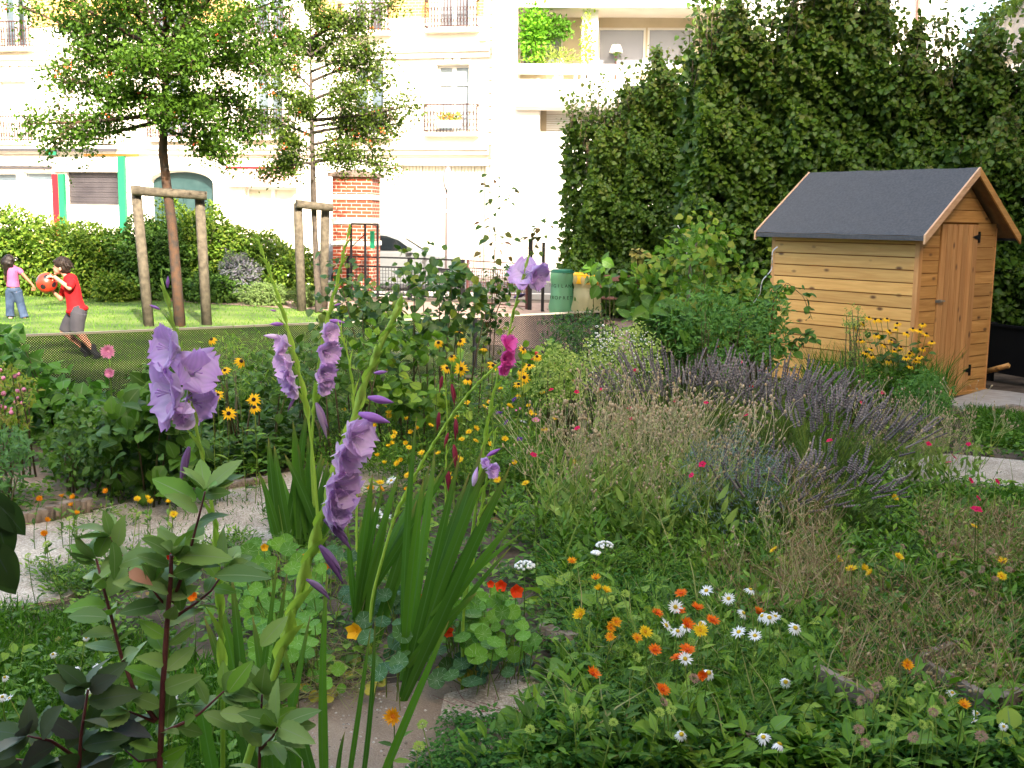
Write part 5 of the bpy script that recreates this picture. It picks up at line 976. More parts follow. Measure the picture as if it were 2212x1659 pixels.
def clumps(mb, C, r, h, n, size, tpl, up=.35, base=None, jit=.18):
    """leafy tufts: n leaves round every centre, spreading outwards and up"""
    C = np.asarray(C)[:, :2]; K = len(C); rr = r*rng.uniform(.6, 1.4, K); hh = h*rng.uniform(.5, 1.35, K); cb = rng.random(K) if base is None else np.asarray(base)
    N = K*n; a = rng.uniform(0, 2*PI, N); q = rng.random(N)**.6; R_ = np.repeat(rr, n)*q; H_ = np.repeat(hh, n)*(1-.45*q**2)*rng.uniform(.25, 1, N)
    pos = np.stack([np.repeat(C[:, 0], n)+R_*np.cos(a), np.repeat(C[:, 1], n)+R_*np.sin(a), H_+.01], -1)
    D = np.stack([np.cos(a), np.sin(a), np.full(N, up)], -1)+rdir(N)*.55; Nn = np.array([0, 0, 1.0])+rdir(N)*.45
    sz = size*np.repeat(rng.uniform(.75, 1.3, K), n)*rng.uniform(.6, 1.25, N); mb.scat(tpl, frames(D, Nn, sz), pos, rnd=np.clip(np.repeat(cb, n)*(1-jit)+rng.random(N)*jit, 0, 1)); return mb
def stems_(mb, A, D, L, r, tpl=None, rnd=None):
    t = tpl or stemt(); mb.scat(t, frames(D, rdir(len(A)), np.full(len(A), 1.0)*r/.01, L, L), A, rnd=rnd)
def stuff(mb, name, m, label, cat): return mb.obj(name, m, label=label, cat=cat, kind='stuff')
Lg = lmat('weed_leaf', [(.03, .065, .012), (.05, .11, .018), (.08, .16, .025), (.13, .22, .04), (.22, .28, .07)], .45, .35, vein=(.10, .17, .05), vw=.08)
Lgd = lmat('bed_leaf', [(.025, .06, .014), (.045, .10, .02), (.07, .14, .03)], .42, .3, vein=(.10, .16, .05), vw=.08)
Lgg = lmat('grey_leaf', [(.09, .12, .08), (.13, .17, .11), (.18, .22, .15)], .6, .3)
Lgr = lmat('grass_blade', [(.03, .09, .012), (.05, .13, .02), (.09, .18, .03)], .5, .35)
Lstem = lmat('green_stem', [(.06, .11, .03), (.12, .17, .05), (.20, .23, .09)], .6, .2)
Ltan = lmat('dry_stem', [(.30, .22, .12), (.42, .33, .20), (.50, .40, .26)], .8, .2); Lbrn = lmat('dead_stem', [(.20, .11, .055), (.36, .23, .12), (.50, .38, .22), (.20, .22, .08)], .85, .2)
Lclov = lmat('clover_leaf', [(.02, .075, .018), (.035, .11, .025), (.06, .14, .03)], .5, .3)
GARDEN = [(-6, 8.4), (-4.9, 9.8), (1.0, 13.9), (2.0, 14.3), (2.9, 12.9), (4.0, 11.3), (5.2, 9.5), (4.9, 8.6), (4.2, 8.0), (5.4, 6.5), (2.4, 2.4), (-2.4, 2.4), (-3.6, 4.5)]
AV = PATHS+[soilP]
# ---- soil litter and ground cover
m_ = MB(); C = wpoly(GARDEN, 3400, AV); clumps(m_, C, .10, .10, 14, .045, LEAF_O, .25); stuff(m_, 'ground_cover', Lg, 'low broad leaved weeds covering the flower beds', 'ground cover')
m_ = MB(); C = wpoly(GARDEN, 2000, AV); clumps(m_, C, .09, .13, 22, .03, LEAF_L, .8); stuff(m_, 'ground_cover', Lgd, 'fine leaved darker weeds between the flowers', 'ground cover')
m_ = MB(); C = pxpoly([(1150, 1215), (2212, 1290), (2300, 1700), (1120, 1700), (1230, 1500)], 2300); clumps(m_, C, .07, .12, 22, .026, LEAF_O, .3); stuff(m_, 'ground_cover', Lclov, 'small clover like leaves in the front right bed', 'ground cover')
m_ = MB(); C = pxpoly([(1180, 1180), (2212, 1240), (2300, 1720), (1000, 1720), (1180, 1560), (1240, 1400)], 330); clumps(m_, C, .09, .20, 14, .065, LEAF_L, .9); stuff(m_, 'marigold_leaves', Lg, 'longer upright marigold leaves in the front right bed', 'ground cover')
m_ = MB(); C = pxpoly([(1180, 1290), (1500, 1240), (1850, 1330), (1800, 1560), (1500, 1660), (1240, 1560)], 520); clumps(m_, C, .10, .24, 46, .022, LEAF_NAR, 1.2); stuff(m_, 'feathery_leaves', lmat('feather_leaf', [(.07, .13, .03), (.12, .20, .05), (.17, .25, .08)], .6, .35), 'feathery chamomile foliage among daisies and marigolds', 'ground cover')
m_ = MB(); C = pxpoly([(1180, 1240), (2212, 1260), (2250, 1680), (1100, 1680), (1230, 1480)], 150); clumps(m_, C, .11, .13, 9, .085, LEAF_OV, .35); stuff(m_, 'broad_leaves', lmat('broad_weed_leaf', [(.05, .11, .03), (.09, .17, .05), (.15, .24, .06), (.26, .28, .06)], .45, .35, vein=(.15, .24, .09), vw=.07), 'broader paler leaves scattered through the front right bed', 'ground cover')
m_ = MB(); n_ = 800; A = pxpoly([(1180, 1230), (2212, 1250), (2250, 1680), (1100, 1680), (1230, 1480)], n_); m_.scat(blade(3, .012, .6), frames(rdir(n_)*.6+[0, 0, 1], rdir(n_), rng.uniform(.15, .42, n_)), A); stuff(m_, 'long_grass', lmat('long_grass_blade', [(.07, .14, .03), (.13, .20, .05), (.36, .32, .15)], .6, .35), 'long thin grass blades and straws in the front right bed', 'grass')
m_ = MB(); C = pxpoly([(1060, 1060), (1900, 1020), (2212, 1150), (2212, 1330), (1250, 1260), (1100, 1200)], 700); clumps(m_, C, .09, .26, 18, .048, LEAF_L, 1.0); stuff(m_, 'weeds', Lg, 'tangled knee high weeds across the middle of the garden', 'ground cover')
m_ = MB(); C = pxpoly([(130, 1050), (600, 1030), (700, 1000), (700, 900), (120, 900)], 480); clumps(m_, C, .12, .26, 16, .06, LEAF_OV, .4); stuff(m_, 'bedding_leaves', Lgd, 'dense strawberry like leaves in the bed behind the path', 'ground cover')
m_ = MB(); C = pxpoly([(680, 1040), (1180, 1090), (1200, 880), (700, 850)], 1300); clumps(m_, C, .09, .30, 26, .032, LEAF_L, 1.0); stuff(m_, 'marigold_foliage', Lg, 'fine marigold foliage of the middle bed', 'ground cover')
m_ = MB(); C = wpoly(GARDEN, 260, AV); clumps(m_, C, .12, .012, 3, .05, LEAF_O, .0); stuff(m_, 'fallen_leaves', lmat('litter_leaf', [(.30, .20, .06), (.40, .32, .08), (.22, .12, .06)], .8, .2), 'yellow and brown fallen leaves lying in the beds', 'leaf litter')
m_ = MB(); C = pxpoly([(280, 960), (560, 950), (600, 880), (300, 870)], 150); clumps(m_, C, .13, .42, 22, .07, LEAF_OV, .5); stuff(m_, 'bedding_leaves', Lgd, 'taller leafy growth in front of the low mesh fence', 'ground cover')
# twigs, dead stalks
m_ = MB(); A = wpoly(GARDEN, 2600, AV); n_ = len(A); stems_(m_, np.c_[A, np.zeros(n_)], rdir(n_)*.7+[0, 0, .8], rng.uniform(.08, .3, n_), .0016); stuff(m_, 'weed_stalks', Lstem, 'thin green and dry weed stalks standing all over the beds', 'ground cover')
def deadmass(name, poly, z, N, L, label, m=Lbrn, r=.0016, seeds=0, zup=.9):
    m_ = MB(); P = pxpoly(poly, N, 0, z); stems_(m_, P, rdir(N)*.8+[0, 0, zup], rng.uniform(.3, 1.2, N)*L, r)
    if seeds: m_.scat(ballt(1, 5, 3), np.eye(3)[None]*rng.uniform(.004, .0085, seeds)[:, None, None], pxpoly(poly, seeds, z*.5, z*1.1))
    n2 = N//3; m_.scat(LEAF_NAR, frames(rdir(n2), rdir(n2), .05), pxpoly(poly, n2, 0, z)); return stuff(m_, name, m, label, 'dead plants')
deadmass('dead_plant', [(1680, 1300), (1830, 1300), (1800, 1080), (1770, 1010), (1700, 1010), (1690, 1130)], .5, 700, .16, 'upright tangle of tan dead stems in the middle of the right hand beds', Lbrn)
deadmass('dead_plant', [(1820, 1480), (2200, 1500), (2200, 1300), (1950, 1240), (1800, 1250)], .26, 1500, .13, 'straw coloured and reddish tangle of dead stems in the right hand bed', Lbrn, seeds=240)
deadmass('dead_plant', [(1560, 1330), (1850, 1330), (1830, 1200), (1500, 1180)], .2, 900, .12, 'brown withered stems at the foot of the lavender', Lbrn)
deadmass('dead_plant', [(2000, 1200), (2212, 1240), (2212, 1100), (1980, 1090)], .35, 900, .14, 'reddish seed stalks near the crimson campion flowers', Lbrn, seeds=120)
# ---- grass
def grass(poly, N, h, label, m=Lgr, w=.035, lean=.5, world=False, avoid=AV):
    m_ = MB(); A = wpoly(poly, N, avoid) if world else pxpoly(poly, N)[:, :2]; n_ = len(A)
    D = rdir(n_)*lean+[0, 0, 1]; hh = h*rng.uniform(.5, 1.3, n_); tp = blade(3, w, .45); m_.scat(tp, frames(D, rdir(n_), hh), np.c_[A, np.zeros(n_)-.005]); return stuff(m_, 'grass', m, label, 'grass')
grass([(-40, 1320), (150, 1330), (560, 1480), (640, 1700), (-60, 1700)], 15000, .10, 'fine bright grass at the bottom left in front of the path', w=.03, lean=.9)
grass([(2080, 880), (2212, 900), (2300, 990), (2110, 960)], 7000, .09, 'dark grass beside the concrete in front of the shed', w=.04)
grass([(2100, 1080), (2212, 1070), (2260, 1330), (2140, 1290)], 7000, .10, 'green grass at the right edge between path and bed', w=.035)
grass(lawnP, 42000, .05, 'short mown grass of the sunlit lawn', lmat('lawn_blade', [(.05, .11, .015), (.08, .16, .022), (.12, .20, .035)], .6, .4), w=.10, world=True, avoid=())
grass([(480, 1045), (620, 1035), (600, 1120), (560, 1150), (300, 1230), (150, 1290), (70, 1260), (250, 1190)], 1600, .06, 'scattered grass tufts in the joints of the pebbled path', w=.05, lean=1.0)
grass([(1940, 1060), (2212, 1075), (2212, 1130), (1900, 1110)], 3000, .10, 'short grass along the right hand path edge')
grass([(1740, 900), (2040, 920), (2040, 850), (1745, 840)], 2200, .55, 'tall fine grass like stems growing against the side of the shed', w=.008, lean=.25)
m_ = MB(); C = pxpoly([(960, 1560), (1280, 1600), (1300, 1700), (880, 1720)], 240); clumps(m_, C, .05, .06, 22, .018, LEAF_O, .3); stuff(m_, 'ground_cover', Lclov, 'tiny clover mat on the sand at the bottom centre', 'ground cover')
m_ = MB(); C = pxpoly([(60, 1240), (330, 1215), (520, 1165), (560, 1180), (330, 1260), (130, 1300)], 170); clumps(m_, C, .07, .09, 20, .03, LEAF_L, .6); C = pxpoly([(120, 1120), (480, 1050), (600, 1045), (560, 1080), (330, 1130), (150, 1180)], 60); clumps(m_, C, .06, .07, 18, .028, LEAF_L, .6); stuff(m_, 'path_weeds', Lg, 'weeds along the edge of the pebbled path', 'ground cover')
m_ = MB(); C = pxpoly([(90, 1060), (300, 1040), (330, 1090), (0, 1130), (-20, 1060)], 36); clumps(m_, C, .07, .08, 14, .04, LEAF_O, .5); stuff(m_, 'seedlings', Lg, 'sparse seedlings on the bare soil patch', 'ground cover')
m_ = MB(); n_ = 260; A = pxpoly([(980, 1530), (1290, 1480), (1290, 1590), (1080, 1560)], n_, .012, .02); stems_(m_, A, rdir(n_)*[1, 1, .08], rng.uniform(.08, .22, n_), .0016); stuff(m_, 'creeping_stems', lmat('purslane_red', [(.20, .05, .06), (.30, .09, .08)], .6, .1), 'thin dark red creeping stems on the gravel patch', 'ground cover')
# pebbles and crumbs on sand and soil
m_ = MB(); n_ = 900; A = pxpoly([(600, 1480), (1300, 1440), (1300, 1660), (500, 1700)], n_, 0, .004); m_.scat(ballt(1, 5, 3), np.eye(3)[None]*rng.uniform(.0025, .007, n_)[:, None, None], A); stuff(m_, 'pebbles', lmat('pebble', [(.15, .11, .08), (.35, .28, .22), (.6, .55, .48)], .9, 0), 'small pebbles and crumbs of soil scattered on the sand', 'pebbles')

# ---- bushes
def pxbush(name, label, cat, poly, Y, N, size, tpl, lm, dep=.35, stems=8, parts=None, down=0, face=.6):
    P = np.array(poly, float); uc = (P[:, 0].min()+P[:, 0].max())/2; base = AT(uc, P[:, 1].max(), Y); base = np.array([base[0], Y, 0]); o = empty(name, base, 0, label, cat)
    out = []
    while len(out) < N:
        U = rng.uniform(P[:, 0].min(), P[:, 0].max(), N*2); V = rng.uniform(P[:, 1].min(), P[:, 1].max(), N*2); ok = inpoly(U, V, P); out += list(zip(U[ok], V[ok]))
    out = np.array(out[:N]); K = max(14, N//45); c_ = out[rng.integers(N, size=K)]; wd_ = np.ptp(P[:, 0])*.075*rng.uniform(.5, 1.5, K); j_ = rng.integers(K, size=N); cl = rng.random(N) < .62; out = np.where(cl[:, None], c_[j_]+rng.normal(size=(N, 2))*wd_[j_][:, None], out+rng.normal(size=(N, 2))*5); yy = Y+rng.normal(size=N)*dep; d = fwd[None]+np.outer((out[:, 0]-CU)/F, rightv)-np.outer((out[:, 1]-CV)/F, upv); T = CAM+d*(yy/d[:, 1])[:, None]; T = T[T[:, 2] > .01]-base; n_ = len(T)
    q_ = MB(); D = rdir(n_)+[0, -.3, -down]; q_.scat(tpl, frames(D, rdir(n_)*face+[0, -.45, .75], size*rng.uniform(.55, 1.25, n_)), T); q_.obj('foliage', lm, o)
    st = MB()
    for k in range(stems): e = T[rng.integers(n_)]; b = np.array([e[0]*.45+rng.normal()*.05, rng.normal()*.08, -.02]); st.tube([b, (b+e)/2+[0, 0, .1*abs(e[2])], e], [.008, .006, .003], 4)
    if stems: st.obj('stems', lmat('woody_stem', [(.10, .07, .04), (.12, .12, .05)], .8, 0), o)
    return o
L_rose = lmat('rose_leaf', [(.022, .055, .022), (.035, .085, .030), (.055, .11, .035), (.14, .16, .03)], .38, .3, vein=(.06, .11, .05), vw=.06, spec=.5)
L_rasp = lmat('raspberry_leaf', [(.035, .095, .018), (.07, .15, .025), (.12, .19, .035), (.26, .27, .05)], .5, .4, vein=(.18, .24, .08), vw=.07)
L_sage = lmat('sage_leaf', [(.035, .10, .035), (.06, .14, .05), (.09, .18, .07)], .5, .3)
L_dk = lmat('dark_jasmine_leaf', [(.012, .045, .016), (.025, .07, .02), (.045, .10, .03)], .4, .3)
pxbush('rose_bush', 'dark leaved rose bush left of centre, in front of the wire gates', 'rose bush', [(700, 640), (740, 585), (800, 610), (870, 660), (880, 720), (930, 720), (900, 800), (720, 790), (660, 700)], 9.2, 560, .075, LEAF_OV, L_rose, .3, 12)
pxbush('rose_bush', 'rose bush with a tall leafy crown reaching up to the car window', 'rose bush', [(880, 530), (920, 515), (985, 580), (1040, 640), (1030, 720), (960, 760), (870, 740), (850, 640)], 9.0, 400, .078, LEAF_OV, L_rose, .25, 9)
pxbush('leafy_plant', 'large leaved green plant below the rose bushes', 'plant', [(780, 700), (980, 720), (1010, 800), (980, 900), (820, 890), (760, 820)], 8.3, 420, .085, LEAF_OV, Lg, .25, 8)
pxbush('leafy_plant', 'ivy like low plant between the gladioli and the lawn fence', 'plant', [(540, 760), (700, 740), (760, 780), (740, 880), (600, 900), (540, 860)], 8.4, 600, .065, LEAF_OV, Lgd, .35, 6)
pxbush('wormwood', 'pale grey wispy herb behind the paired lilac gladioli', 'herb', [(640, 760), (780, 700), (820, 780), (790, 880), (660, 900)], 7.9, 900, .035, LEAF_NAR, Lgg, .25, 8)
def cane(name, label, path, Y, N, size, lm, spread=.05, r=.006, cat='climbing rose', t0=0.0, tpl=LEAF_OV):
    P = np.array([AT(u, v, Y+(dy[0] if dy else 0)) for u, v, *dy in path]); base = P[0].copy(); base[2] = 0; o = empty(name, base, 0, label, cat); Q = P-base; Q[0] = [0, 0, -.02]
    t = np.linspace(0, 1, 24); s = np.linspace(0, 1, len(Q)); C = np.stack([np.interp(t, s, Q[:, i]) for i in range(3)], -1); st = MB(); st.tube(C, np.linspace(r, r*.35, 24), 6)
    tt = t0+(1-t0)*rng.random(N); L_ = np.stack([np.interp(tt, s, Q[:, i]) for i in range(3)], -1); d = rdir(N)*[1, 1, .5]; T = L_+d*spread*rng.uniform(.3, 1.3, N)[:, None]
    for a, b in zip(L_[::2], T[::2]): st.tube([a, b], [.002, .0012], 3, cap=False)
    q_ = MB(); q_.scat(tpl, frames(d+[0, 0, -.2], rdir(N)*.5+[0, -.3, .8], size*rng.uniform(.6, 1.2, N)), T); st.obj('cane', lmat('cane_bark', [(.08, .045, .03), (.09, .08, .03)], .7, 0), o); q_.obj('leaves', lm, o); return o
cane('climbing_rose', 'tall thin rose cane rising above the gates against the white wall', [(1052, 900), (1060, 700), (1068, 560), (1072, 450), (1066, 370)], 9.6, 110, .06, lmat('rose_leaf_b', [(.03, .07, .02), (.05, .09, .025), (.16, .07, .03)], .4, .3), .13)
cane('climbing_rose', 'bushy lower rose cane leaning right in front of the wire gate', [(1030, 850), (1045, 740), (1070, 650), (1082, 580)], 9.4, 190, .065, L_rose, .17)
cane('climbing_rose', 'long arching rose shoot reaching towards the hedge', [(1060, 800), (1070, 680), (1100, 610), (1150, 545), (1172, 500), (1180, 470)], 9.9, 60, .06, MC['rose_leaf_b'], .12)
cane('climbing_rose', 'rose shoot curving up right of the rose bush', [(1000, 820), (985, 720), (965, 630), (925, 600)], 9.3, 60, .06, L_rose, .12)
pxbush('raspberry_patch', 'tall yellowing raspberry canes between bench and shed', 'raspberry', [(1375, 600), (1420, 540), (1500, 500), (1545, 485), (1590, 560), (1640, 590), (1660, 660), (1640, 760), (1400, 760), (1370, 680)], 11.8, 1500, .085, LEAF_OV, L_rasp, .4, 16)
pxbush('raspberry_patch', 'raspberry leaves at the left end of the shed wall', 'raspberry', [(1600, 620), (1680, 600), (1700, 680), (1680, 780), (1600, 780)], 11.7, 420, .085, LEAF_OV, L_rasp, .3, 8)
cane('raspberry_cane', 'single raspberry shoot arching across the shed wall', [(1660, 760), (1670, 650), (1700, 610), (1735, 640), (1755, 690)], 11.1, 34, .10, Lgd, .06, cat='raspberry')
cane('raspberry_cane', 'low raspberry shoot in front of the shed wall', [(1690, 800), (1710, 750), (1735, 720), (1750, 740)], 10.9, 30, .10, Lgd, .07, cat='raspberry')
cane('sunflower_stalk', 'thin bent stalk with a withered yellow top between bin and raspberries', [(1382, 760), (1383, 660), (1376, 600), (1378, 555), (1384, 545)], 11.6, 26, .07, lmat('withered_leaf', [(.30, .26, .06), (.20, .20, .05)], .7, .3), .09, .010, 'stalk', .9)
pxbush('bean_plant', 'glossy green leaves in front of the yellow lidded bin', 'plant', [(1255, 570), (1300, 560), (1390, 600), (1400, 660), (1340, 650), (1270, 600)], 11.4, 110, .12, LEAF_OV, Lgd, .15, 6)
pxbush('sage_bush', 'dense green leafy herb bush left of the shed', 'herb', [(1440, 640), (1520, 620), (1600, 650), (1700, 650), (1700, 760), (1620, 800), (1450, 780), (1400, 700)], 10.6, 2600, .060, LEAF_L, L_sage, .35, 10)
pxbush('sunflower_leaves', 'large dark leaves at the foot of the bent stalk', 'plant', [(1360, 680), (1440, 650), (1500, 690), (1480, 800), (1370, 770)], 10.9, 120, .17, LEAF_OV, Lgd, .2, 6)
pxbush('jasmine_bush', 'very dark low bush with tiny white flowers in front of the bins', 'shrub', [(1180, 690), (1260, 668), (1340, 700), (1350, 780), (1260, 830), (1190, 770)], 11.0, 2200, .05, LEAF_L, L_dk, .3, 8)
pxbush('strawberry_patch', 'light green leafy plants with small red fruits at the end of the low fence', 'plant', [(1120, 740), (1200, 735), (1260, 800), (1230, 860), (1120, 850)], 9.6, 420, .075, LEAF_OV, Lg, .3, 5)
Lpale = lmat('pale_flower_bush', [(.12, .18, .08), (.22, .27, .13), (.32, .34, .20)], .6, .3)
pxbush('oregano_bush', 'pale green bush speckled with tiny whitish flowers behind the lavender', 'herb', [(1260, 740), (1320, 705), (1400, 710), (1430, 780), (1400, 860), (1270, 850)], 9.2, 3200, .026, LEAF_O, Lpale, .28, 16)
pxbush('oregano_bush', 'smaller pale speckled bush right of the pink gladiolus', 'herb', [(1150, 790), (1200, 745), (1255, 770), (1280, 850), (1200, 890), (1150, 860)], 8.7, 2000, .026, LEAF_O, Lpale, .25, 12)
pxbush('climbing_bean', 'broad heart shaped leaves climbing over the left end of the low fence', 'climber', [(-20, 700), (40, 700), (70, 760), (140, 800), (230, 870), (200, 920), (60, 930), (-20, 860)], 8.9, 640, .11, LEAF_OV, lmat('bean_leaf', [(.03, .085, .02), (.05, .13, .03), (.07, .16, .035)], .45, .35, vein=(.12, .2, .08)), .25, 10)
pxbush('impatiens', 'yellowish green plant with small pink flowers at the left edge', 'plant', [(-30, 790), (50, 780), (80, 860), (60, 930), (-30, 930)], 7.6, 700, .05, LEAF_L, lmat('yellowish_leaf', [(.10, .16, .03), (.18, .22, .04), (.26, .20, .06)], .5, .35), .2, 8)
pxbush('chrysanthemum', 'blue green lobed leaves at the left edge above the bare soil', 'plant', [(-30, 930), (40, 925), (75, 980), (60, 1050), (-30, 1060)], 6.8, 700, .045, LEAF_L, lmat('bluegreen_leaf', [(.07, .14, .10), (.05, .12, .04)], .5, .3), .18, 6)
pxbush('leafy_plant', 'bushy green plant beside the half buried plank', 'plant', [(90, 900), (200, 880), (280, 900), (270, 1000), (180, 1050), (110, 1000)], 7.2, 1300, .055, LEAF_O, Lgd, .25, 8)
pxbush('dahlia_plant', 'upright dahlia foliage below the pink dahlias', 'plant', [(200, 900), (330, 800), (400, 880), (420, 1040), (240, 1060)], 6.9, 600, .10, LEAF_OV, Lgd, .2, 10)
pxbush('cosmos_foliage', 'feathery green foliage in front of the fence below the boy', 'plant', [(470, 740), (560, 715), (620, 750), (600, 850), (440, 860), (430, 790)], 8.2, 1600, .05, LEAF_NAR, Lg, .3, 14)
pxbush('yarrow', 'feathery blue green foliage at the foot of the shed corner', 'plant', [(1930, 830), (2010, 800), (2045, 850), (2050, 900), (1960, 920)], 9.6, 1500, .04, LEAF_L, L_sage, .2, 6)
pxbush('fleabane', 'tall airy pale green weed in front of the shed wall', 'weed', [(1820, 680), (1840, 650), (1870, 680), (1880, 740), (1850, 800), (1835, 780)], 10.3, 900, .018, LEAF_O, Lpale, .06, 14)
pxbush('asparagus_fern', 'light fine foliage along the foot of the shed wall', 'plant', [(1740, 800), (1830, 780), (1950, 800), (1990, 850), (1900, 900), (1740, 870)], 10.0, 1800, .05, LEAF_NAR, Lgr, .3, 20)
pxbush('silver_herb', 'silvery blue leaved herb in the middle of the dry campions', 'herb', [(1480, 980), (1600, 930), (1680, 990), (1700, 1110), (1560, 1160), (1450, 1080)], 6.3, 3800, .030, LEAF_NAR, lmat('silver_leaf', [(.07, .12, .11), (.12, .19, .17), (.20, .27, .25)], .55, .2), .3, 12)
# red fruits and small white flowers of those plants
def dots(name, label, cat, poly, Y, N, r, m, dep=.2, group=None):
    P = pxpolyY(poly, N, Y, dep); q_ = MB(); b = P.mean(0); q_.scat(ballt(1, 6, 4), np.eye(3)[None]*rng.uniform(.7, 1.2, N)[:, None, None]*r, P-b); return q_
def pxpolyY(poly, N, Y, dep):
    P = np.array(poly, float); out = []
    while len(out) < N:
        U = rng.uniform(P[:, 0].min(), P[:, 0].max(), N*2); V = rng.uniform(P[:, 1].min(), P[:, 1].max(), N*2); ok = inpoly(U, V, P); out += list(zip(U[ok], V[ok]))
    out = np.array(out[:N]); return np.array([AT(u, v, Y+rng.normal()*dep) for u, v in out])
def addpart(o, nm, P, r, m, tpl=None):
    q_ = MB(); P = np.asarray(P)-np.array(o.location); q_.scat(tpl or ballt(1, 6, 4), np.eye(3)[None]*rng.uniform(.7, 1.2, len(P))[:, None, None]*r, P); return q_.obj(nm, m, o)
bym = {o['label']: o for o in COL.objects if 'label' in o}
M_fruit = mat('red_fruit', (.50, .02, .03), .4); M_wf = mat('white_petal', (.8, .8, .76), .6); M_pf = mat('pink_petal', (.72, .25, .42), .6)
addpart(bym['light green leafy plants with small red fruits at the end of the low fence'], 'fruits', pxpolyY([(1120, 760), (1240, 760), (1240, 830), (1130, 840)], 12, 9.4, .1), .016, M_fruit)
addpart(bym['very dark low bush with tiny white flowers in front of the bins'], 'blossoms', pxpolyY([(1270, 700), (1330, 705), (1320, 760), (1280, 730)], 26, 10.7, .05), .012, M_wf)
addpart(bym['yellowish green plant with small pink flowers at the left edge'], 'blossoms', pxpolyY([(0, 790), (60, 800), (60, 900), (0, 900)], 14, 7.4, .1), .016, M_pf)
addpart(bym['pale green bush speckled with tiny whitish flowers behind the lavender'], 'blossoms', pxpolyY([(1260, 740), (1320, 710), (1400, 715), (1430, 780), (1400, 850), (1270, 850)], 300, 8.95, .12), .0055, M_wf)

# ---- flower heads (shared meshes)
HEADS = {}
def head(kind, var=0):
    k = (kind, var)
    if k in HEADS: return HEADS[k]
    rs = np.random.default_rng(100+var*7+len(kind)); q_ = MB(); c_ = MB()
    if kind == 'daisy': n, L, w_, dr, cols, cc, cr_ = 17, .024, .0034, (-.35, .05, -.75)[var], [(.78, .78, .76), (.85, .85, .84)], (.62, .42, .02), .0085
    elif kind in ('marigold_orange', 'marigold_yellow', 'marigold_amber'):
        n, L, w_, dr, cr_ = 18, .023, .0042, (.18, .45, .9)[var], .008; cols = {'marigold_orange': [(.75, .13, .005), (.85, .22, .01)], 'marigold_yellow': [(.78, .50, .01), (.85, .60, .02)], 'marigold_amber': [(.80, .30, .005), (.82, .40, .01)]}[kind]; cc = (cols[0][0]*.8, cols[0][1]*.6, .01)
    elif kind == 'coneflower': n, L, w_, dr, cols, cc, cr_ = 13, .034, .0062, (-.3, .0, -.6)[var], [(.80, .42, .005), (.85, .52, .01)], (.035, .014, .008), .011
    elif kind == 'campion': n, L, w_, dr, cols, cc, cr_ = 5, .014, .0085, .1, [(.52, .005, .06), (.60, .01, .10)], (.35, .01, .05), .003
    elif kind == 'poppy': n, L, w_, dr, cols, cc, cr_ = 5, .026, .018, .9, [(.60, .01, .01), (.70, .02, .01)], (.08, .02, .02), .004
    elif kind in ('aster_pink', 'aster_purple', 'aster_white', 'dahlia'):
        n, L, w_, dr, cr_ = 26, .026, .0035, .25, .008; cols = {'aster_pink': [(.70, .16, .38), (.75, .26, .46)], 'aster_purple': [(.10, .02, .25), (.16, .04, .34)], 'aster_white': [(.8, .8, .8), (.85, .85, .85)], 'dahlia': [(.72, .24, .42), (.78, .34, .50)]}[kind]; cc = (.6, .42, .03) if kind != 'aster_white' else (.75, .75, .7)
        if kind == 'dahlia': cc = (.7, .3, .42); n = 44; w_ = .0045
    tp = leaf(3, w_/L, .25, -dr*.25 if dr > 0 else .2, .55)
    layers = {'daisy': [(1, dr)], 'coneflower': [(1, dr)], 'campion': [(1, dr)], 'poppy': [(1, dr)]}.get(kind, [(1, dr), (.78, dr+.35), (.5, dr+.9)])
    for li, (sc, tilt) in enumerate(layers):
        nn = n if li == 0 else int(n*.7); a = np.arange(nn)*2*PI/nn+li*.3+rs.normal(size=nn)*.06; t = tilt+rs.normal(size=nn)*.12; D = np.stack([np.cos(a), np.sin(a), t], -1); b = np.stack([np.cos(a), np.sin(a), 0*a], -1)*cr_*.7*sc
        q_.scat(tp, frames(D, [[0, 0, 1.0]]-D*t[:, None]*.6, L*sc*rs.uniform(.85, 1.12, nn)), b)
    c_.ell((0, 0, .001), (cr_, cr_, cr_*(.95 if kind == 'coneflower' else .55)), 10, 6)
    if kind == 'coneflower': c_.V[0] *= [1, 1, 1.0]
    po = q_.obj('tmp', lmat(kind+'_petal', cols, .6, .3)); co = c_.obj('tmp', mat(kind+'_centre', cc, .8, bump=.6, bscale=500)); HEADS[k] = (po.data, co.data); bpy.data.objects.remove(po); bpy.data.objects.remove(co); return HEADS[k]
def putmesh(nm, me, parent, loc, n=None, s=1.0, spin=0):
    o = bpy.data.objects.new(nm, me); COL.objects.link(o); o.parent = parent; o.location = tuple(loc); o.scale = (s, s, s)
    if n is not None: o.rotation_euler = (Vector(n).to_track_quat('Z', 'Y') @ Matrix.Rotation(spin, 4, 'Z').to_quaternion()).to_euler()
    return o
HNAME = {'daisy': 'flower_head', 'coneflower': 'flower_head'}
